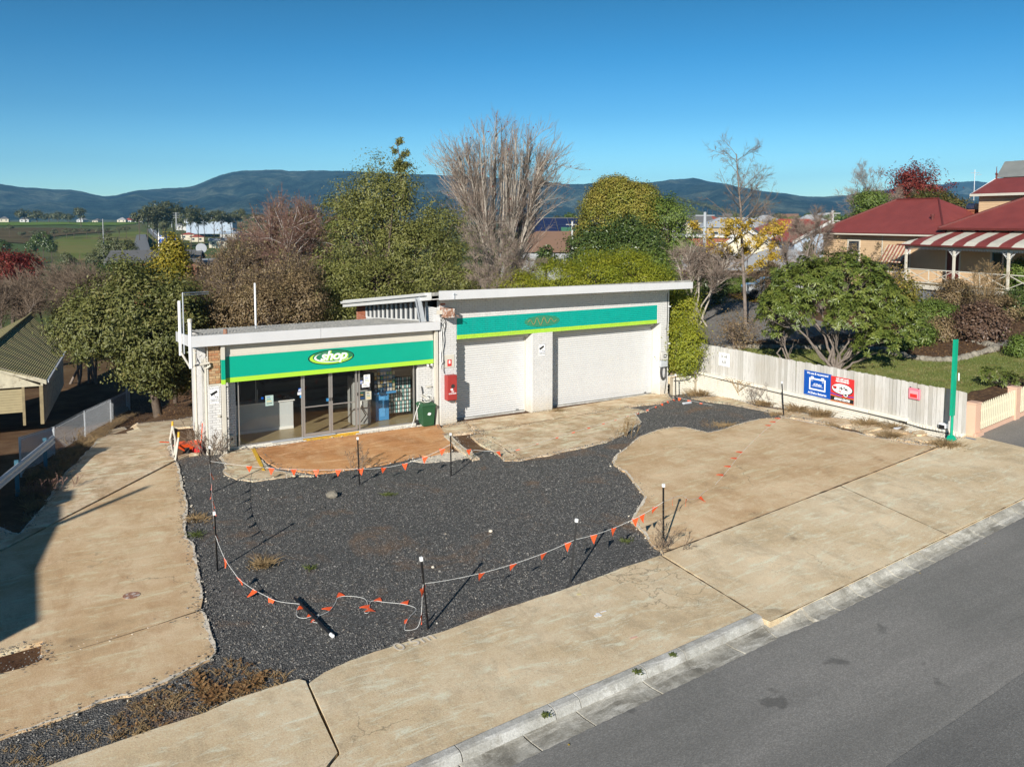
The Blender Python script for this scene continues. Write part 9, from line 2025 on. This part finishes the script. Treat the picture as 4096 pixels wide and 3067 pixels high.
# the rough bank along the fence and the litter strip at the lower left
def tufts(outline, cnt, h, lab, seed, fn=zt, mat=m_dry, name='dry_grass'):
 cnt = int(cnt * .7)
 g = np.random.default_rng(seed); P = np.array([(p.x, p.y) for p in outline]); a, b = P.min(0), P.max(0); x = g.uniform(a[0], b[0], cnt * 3); y = g.uniform(a[1], b[1], cnt * 3); k = pip(x, y, P); x, y = x[k][:cnt], y[k][:cnt]; n = 14; N = len(x) * n
 X = np.repeat(x, n) + g.normal(0,.05, N); Y = np.repeat(y, n) + g.normal(0,.05, N); Z = fn(X, Y) + .02; H = h * g.uniform(.3,1.3, N) * np.repeat(g.uniform(.4,1.3, len(x)), n); a_ = g.uniform(0,6.28, N); Pp = np.empty((N,3,3)); o_ = g.uniform(.2,1.2, N) * H
 for k in range(3): t = k / 2; Pp[:, k,0] = X + np.cos(a_) * o_ * t; Pp[:, k,1] = Y + np.sin(a_) * o_ * t; Pp[:, k,2] = Z + H * (t - .4 * t * t)
 V, F = tubes_np(Pp, np.tile(np.array([.006,.004,.002]),(N,1)),3); o = np_mesh(name, V, F,4, mat); tag(o, lab, 'dry grass', kind='stuff'); return o
lowL = [G(Z6(*q)) for q in ((1200,800),(1360,720),(1500,690),(1700,760),(1880,830),(1500,955),(1300,1045),(900,1170),(700,1215),(720,1080),(900,960))]
tufts(lowL,90,.13, 'dry grass and stalks on the gravel strip at the lower left',11)
scatter_leaves('dead_leaves', 'brown leaves caught on the gravel strip at the lower left', lowL,900, L_dead,.06, zt,12,.05)
scatter_leaves('dead_leaves', 'brown leaves piled in the hollow between driveway and footpath', [G(Z6(*q)) for q in ((1230,800),(1330,850),(1400,900),(1500,860),(1700,780),(1640,880),(1450,950),(1300,1000),(1240,900))],1800, L_dead,.085, zt,13,.06)
lowL2 = [G(Z6(*q)) for q in ((0,1225),(500,1040),(900,950),(1200,800),(1250,900),(900,1160),(450,1340),(0,1480))]
tufts(lowL2,60,.08, 'sparse dry stalks along the lower left gravel strip',14)
bank = [G(Z5(*q)) for q in ((200,850),(420,700),(660,520),(900,390),(1050,300),(1080,330),(900,440),(760,550),(640,680),(520,820),(470,900),(330,1080),(200,1200),(150,1000))]
tufts(bank,1500,.3, 'dry weeds along the foot of the mesh fence',15)
tufts(bank,500,.28, 'dark twiggy weeds on the driveway bank',16, mat=m_twig_brn, name='dead_weeds')
scatter_leaves('dead_leaves', 'dead leaves lying along the bank below the mesh fence', bank,5000, L_dead,.07, zt,17,.04)
bare('dead_weed', 'tall dry weed sticking up beside the guard rail end', 'weed', G(Z5(600,560),.03),.8,1.1, m_dry, m_dry,407, trunk=.009, stems=10, lean=.9, n1=4, n2=3, n3=2, ang=40, l1=.5)
bare('dead_weed', 'dark red dry fern in the shade left of the driveway', 'weed', G(Z5(330,960),.03),.7,1.1, m_twig_red, m_twig_red,408, trunk=.012, stems=14, lean=1.6, n1=6, n2=3, n3=2, ang=50, l1=.4)
bk2 = [G(Z5(*q)) for q in ((1060,150),(1540,60),(1550,330),(1400,370),(1100,390),(900,430),(1060,290))]
scatter_leaves('dead_leaves', 'red brown leaves on the earth bank beside the shop', bk2,5200, L_dead,.07, zt,18,.03)
scatter_leaves('dead_leaves', 'fallen leaves along the kerb channel and footpath', [V_((p.x + dx, p.y + dy,0)) for p, dx, dy in ((GB[0],0,-.3),(GB[-1],0,-.3),(GB[-1],0,-.65),(GB[0],0,-.65))],60, L_yellow,.05, zt,19,-.03)
# moss where the kerb has broken
for k,(q, lab) in enumerate(((Z9(905,1335), 'green moss in the broken kerb joint at lower centre'),(Z9(1470,1065), 'green moss in the kerb joint further right'),(Z9(1690,960), 'pale moss in the kerb joint before the crossing'))):
 p = G(q,.09); tuft(p,.035,130,.07,440 + k, L_grass, 'moss_clump', lab, 'moss', flat=1.2, w_=.012)
# old vine on the wall
p = PX(Z4(395,350), WX - .02); s = thing('dead_vine', 'dead vine hanging over the top of the white brick wall', 'vine', tuple(p)); g = random.Random(6)
for k in range(26):
 m = MB(); y0_ = p.y + g.uniform(-.8,.7); z0 = WT - .02; pts = [(WX + .05, y0_, z0),(WX - .06, y0_ + g.uniform(-.15,.15), z0 - .03)];
 if k % 3 == 0: pts += [(WX - .05, p.y - .15 + g.uniform(-.1,.1), z0 - g.uniform(.3,.8))]
 else: pts += [(WX - .06, y0_ + g.uniform(-.3,.3), z0 - g.uniform(.05,.2))]
 m.tube(pts,.009,4); m.build('stem', m_dry, s)
# power line wires
for k in range(3):
 a, b = AT(D(310,560 + 3 * k),85), AT(D(420,556 + 3 * k),95); m = MB(); m.tube(sag(a - (b - a), b,.8,8),.012,3); tag(m.build('overhead_wire', m_wire), '%s of three thin overhead wires passing behind the round glossy tree' % ['topmost', 'middle one', 'lowest'][k], 'wire', 'overhead wires on the left')
# ---------------------------------------------------------------- air
def haze():
 m = bpy.data.materials.new('haze'); m.use_nodes = True; nt = m.node_tree; nt.nodes.remove(nt.nodes['Principled BSDF'])
 v = nd(nt, 'ShaderNodeVolumePrincipled'); v.inputs['Color'].default_value = (.24,.6,1,1); v.inputs['Density'].default_value = HAZE_D; v.inputs['Anisotropy'].default_value = .0
 nt.links.new(v.outputs[0], nt.nodes['Material Output'].inputs['Volume']); mb = MB(); mb.box(-9000,-4500,-40,9500,9500,620); o = mb.build('haze', m); o['kind'] = 'stuff'; o.display_type = 'WIRE'; return o
HAZE_D = 9.5e-5
haze()
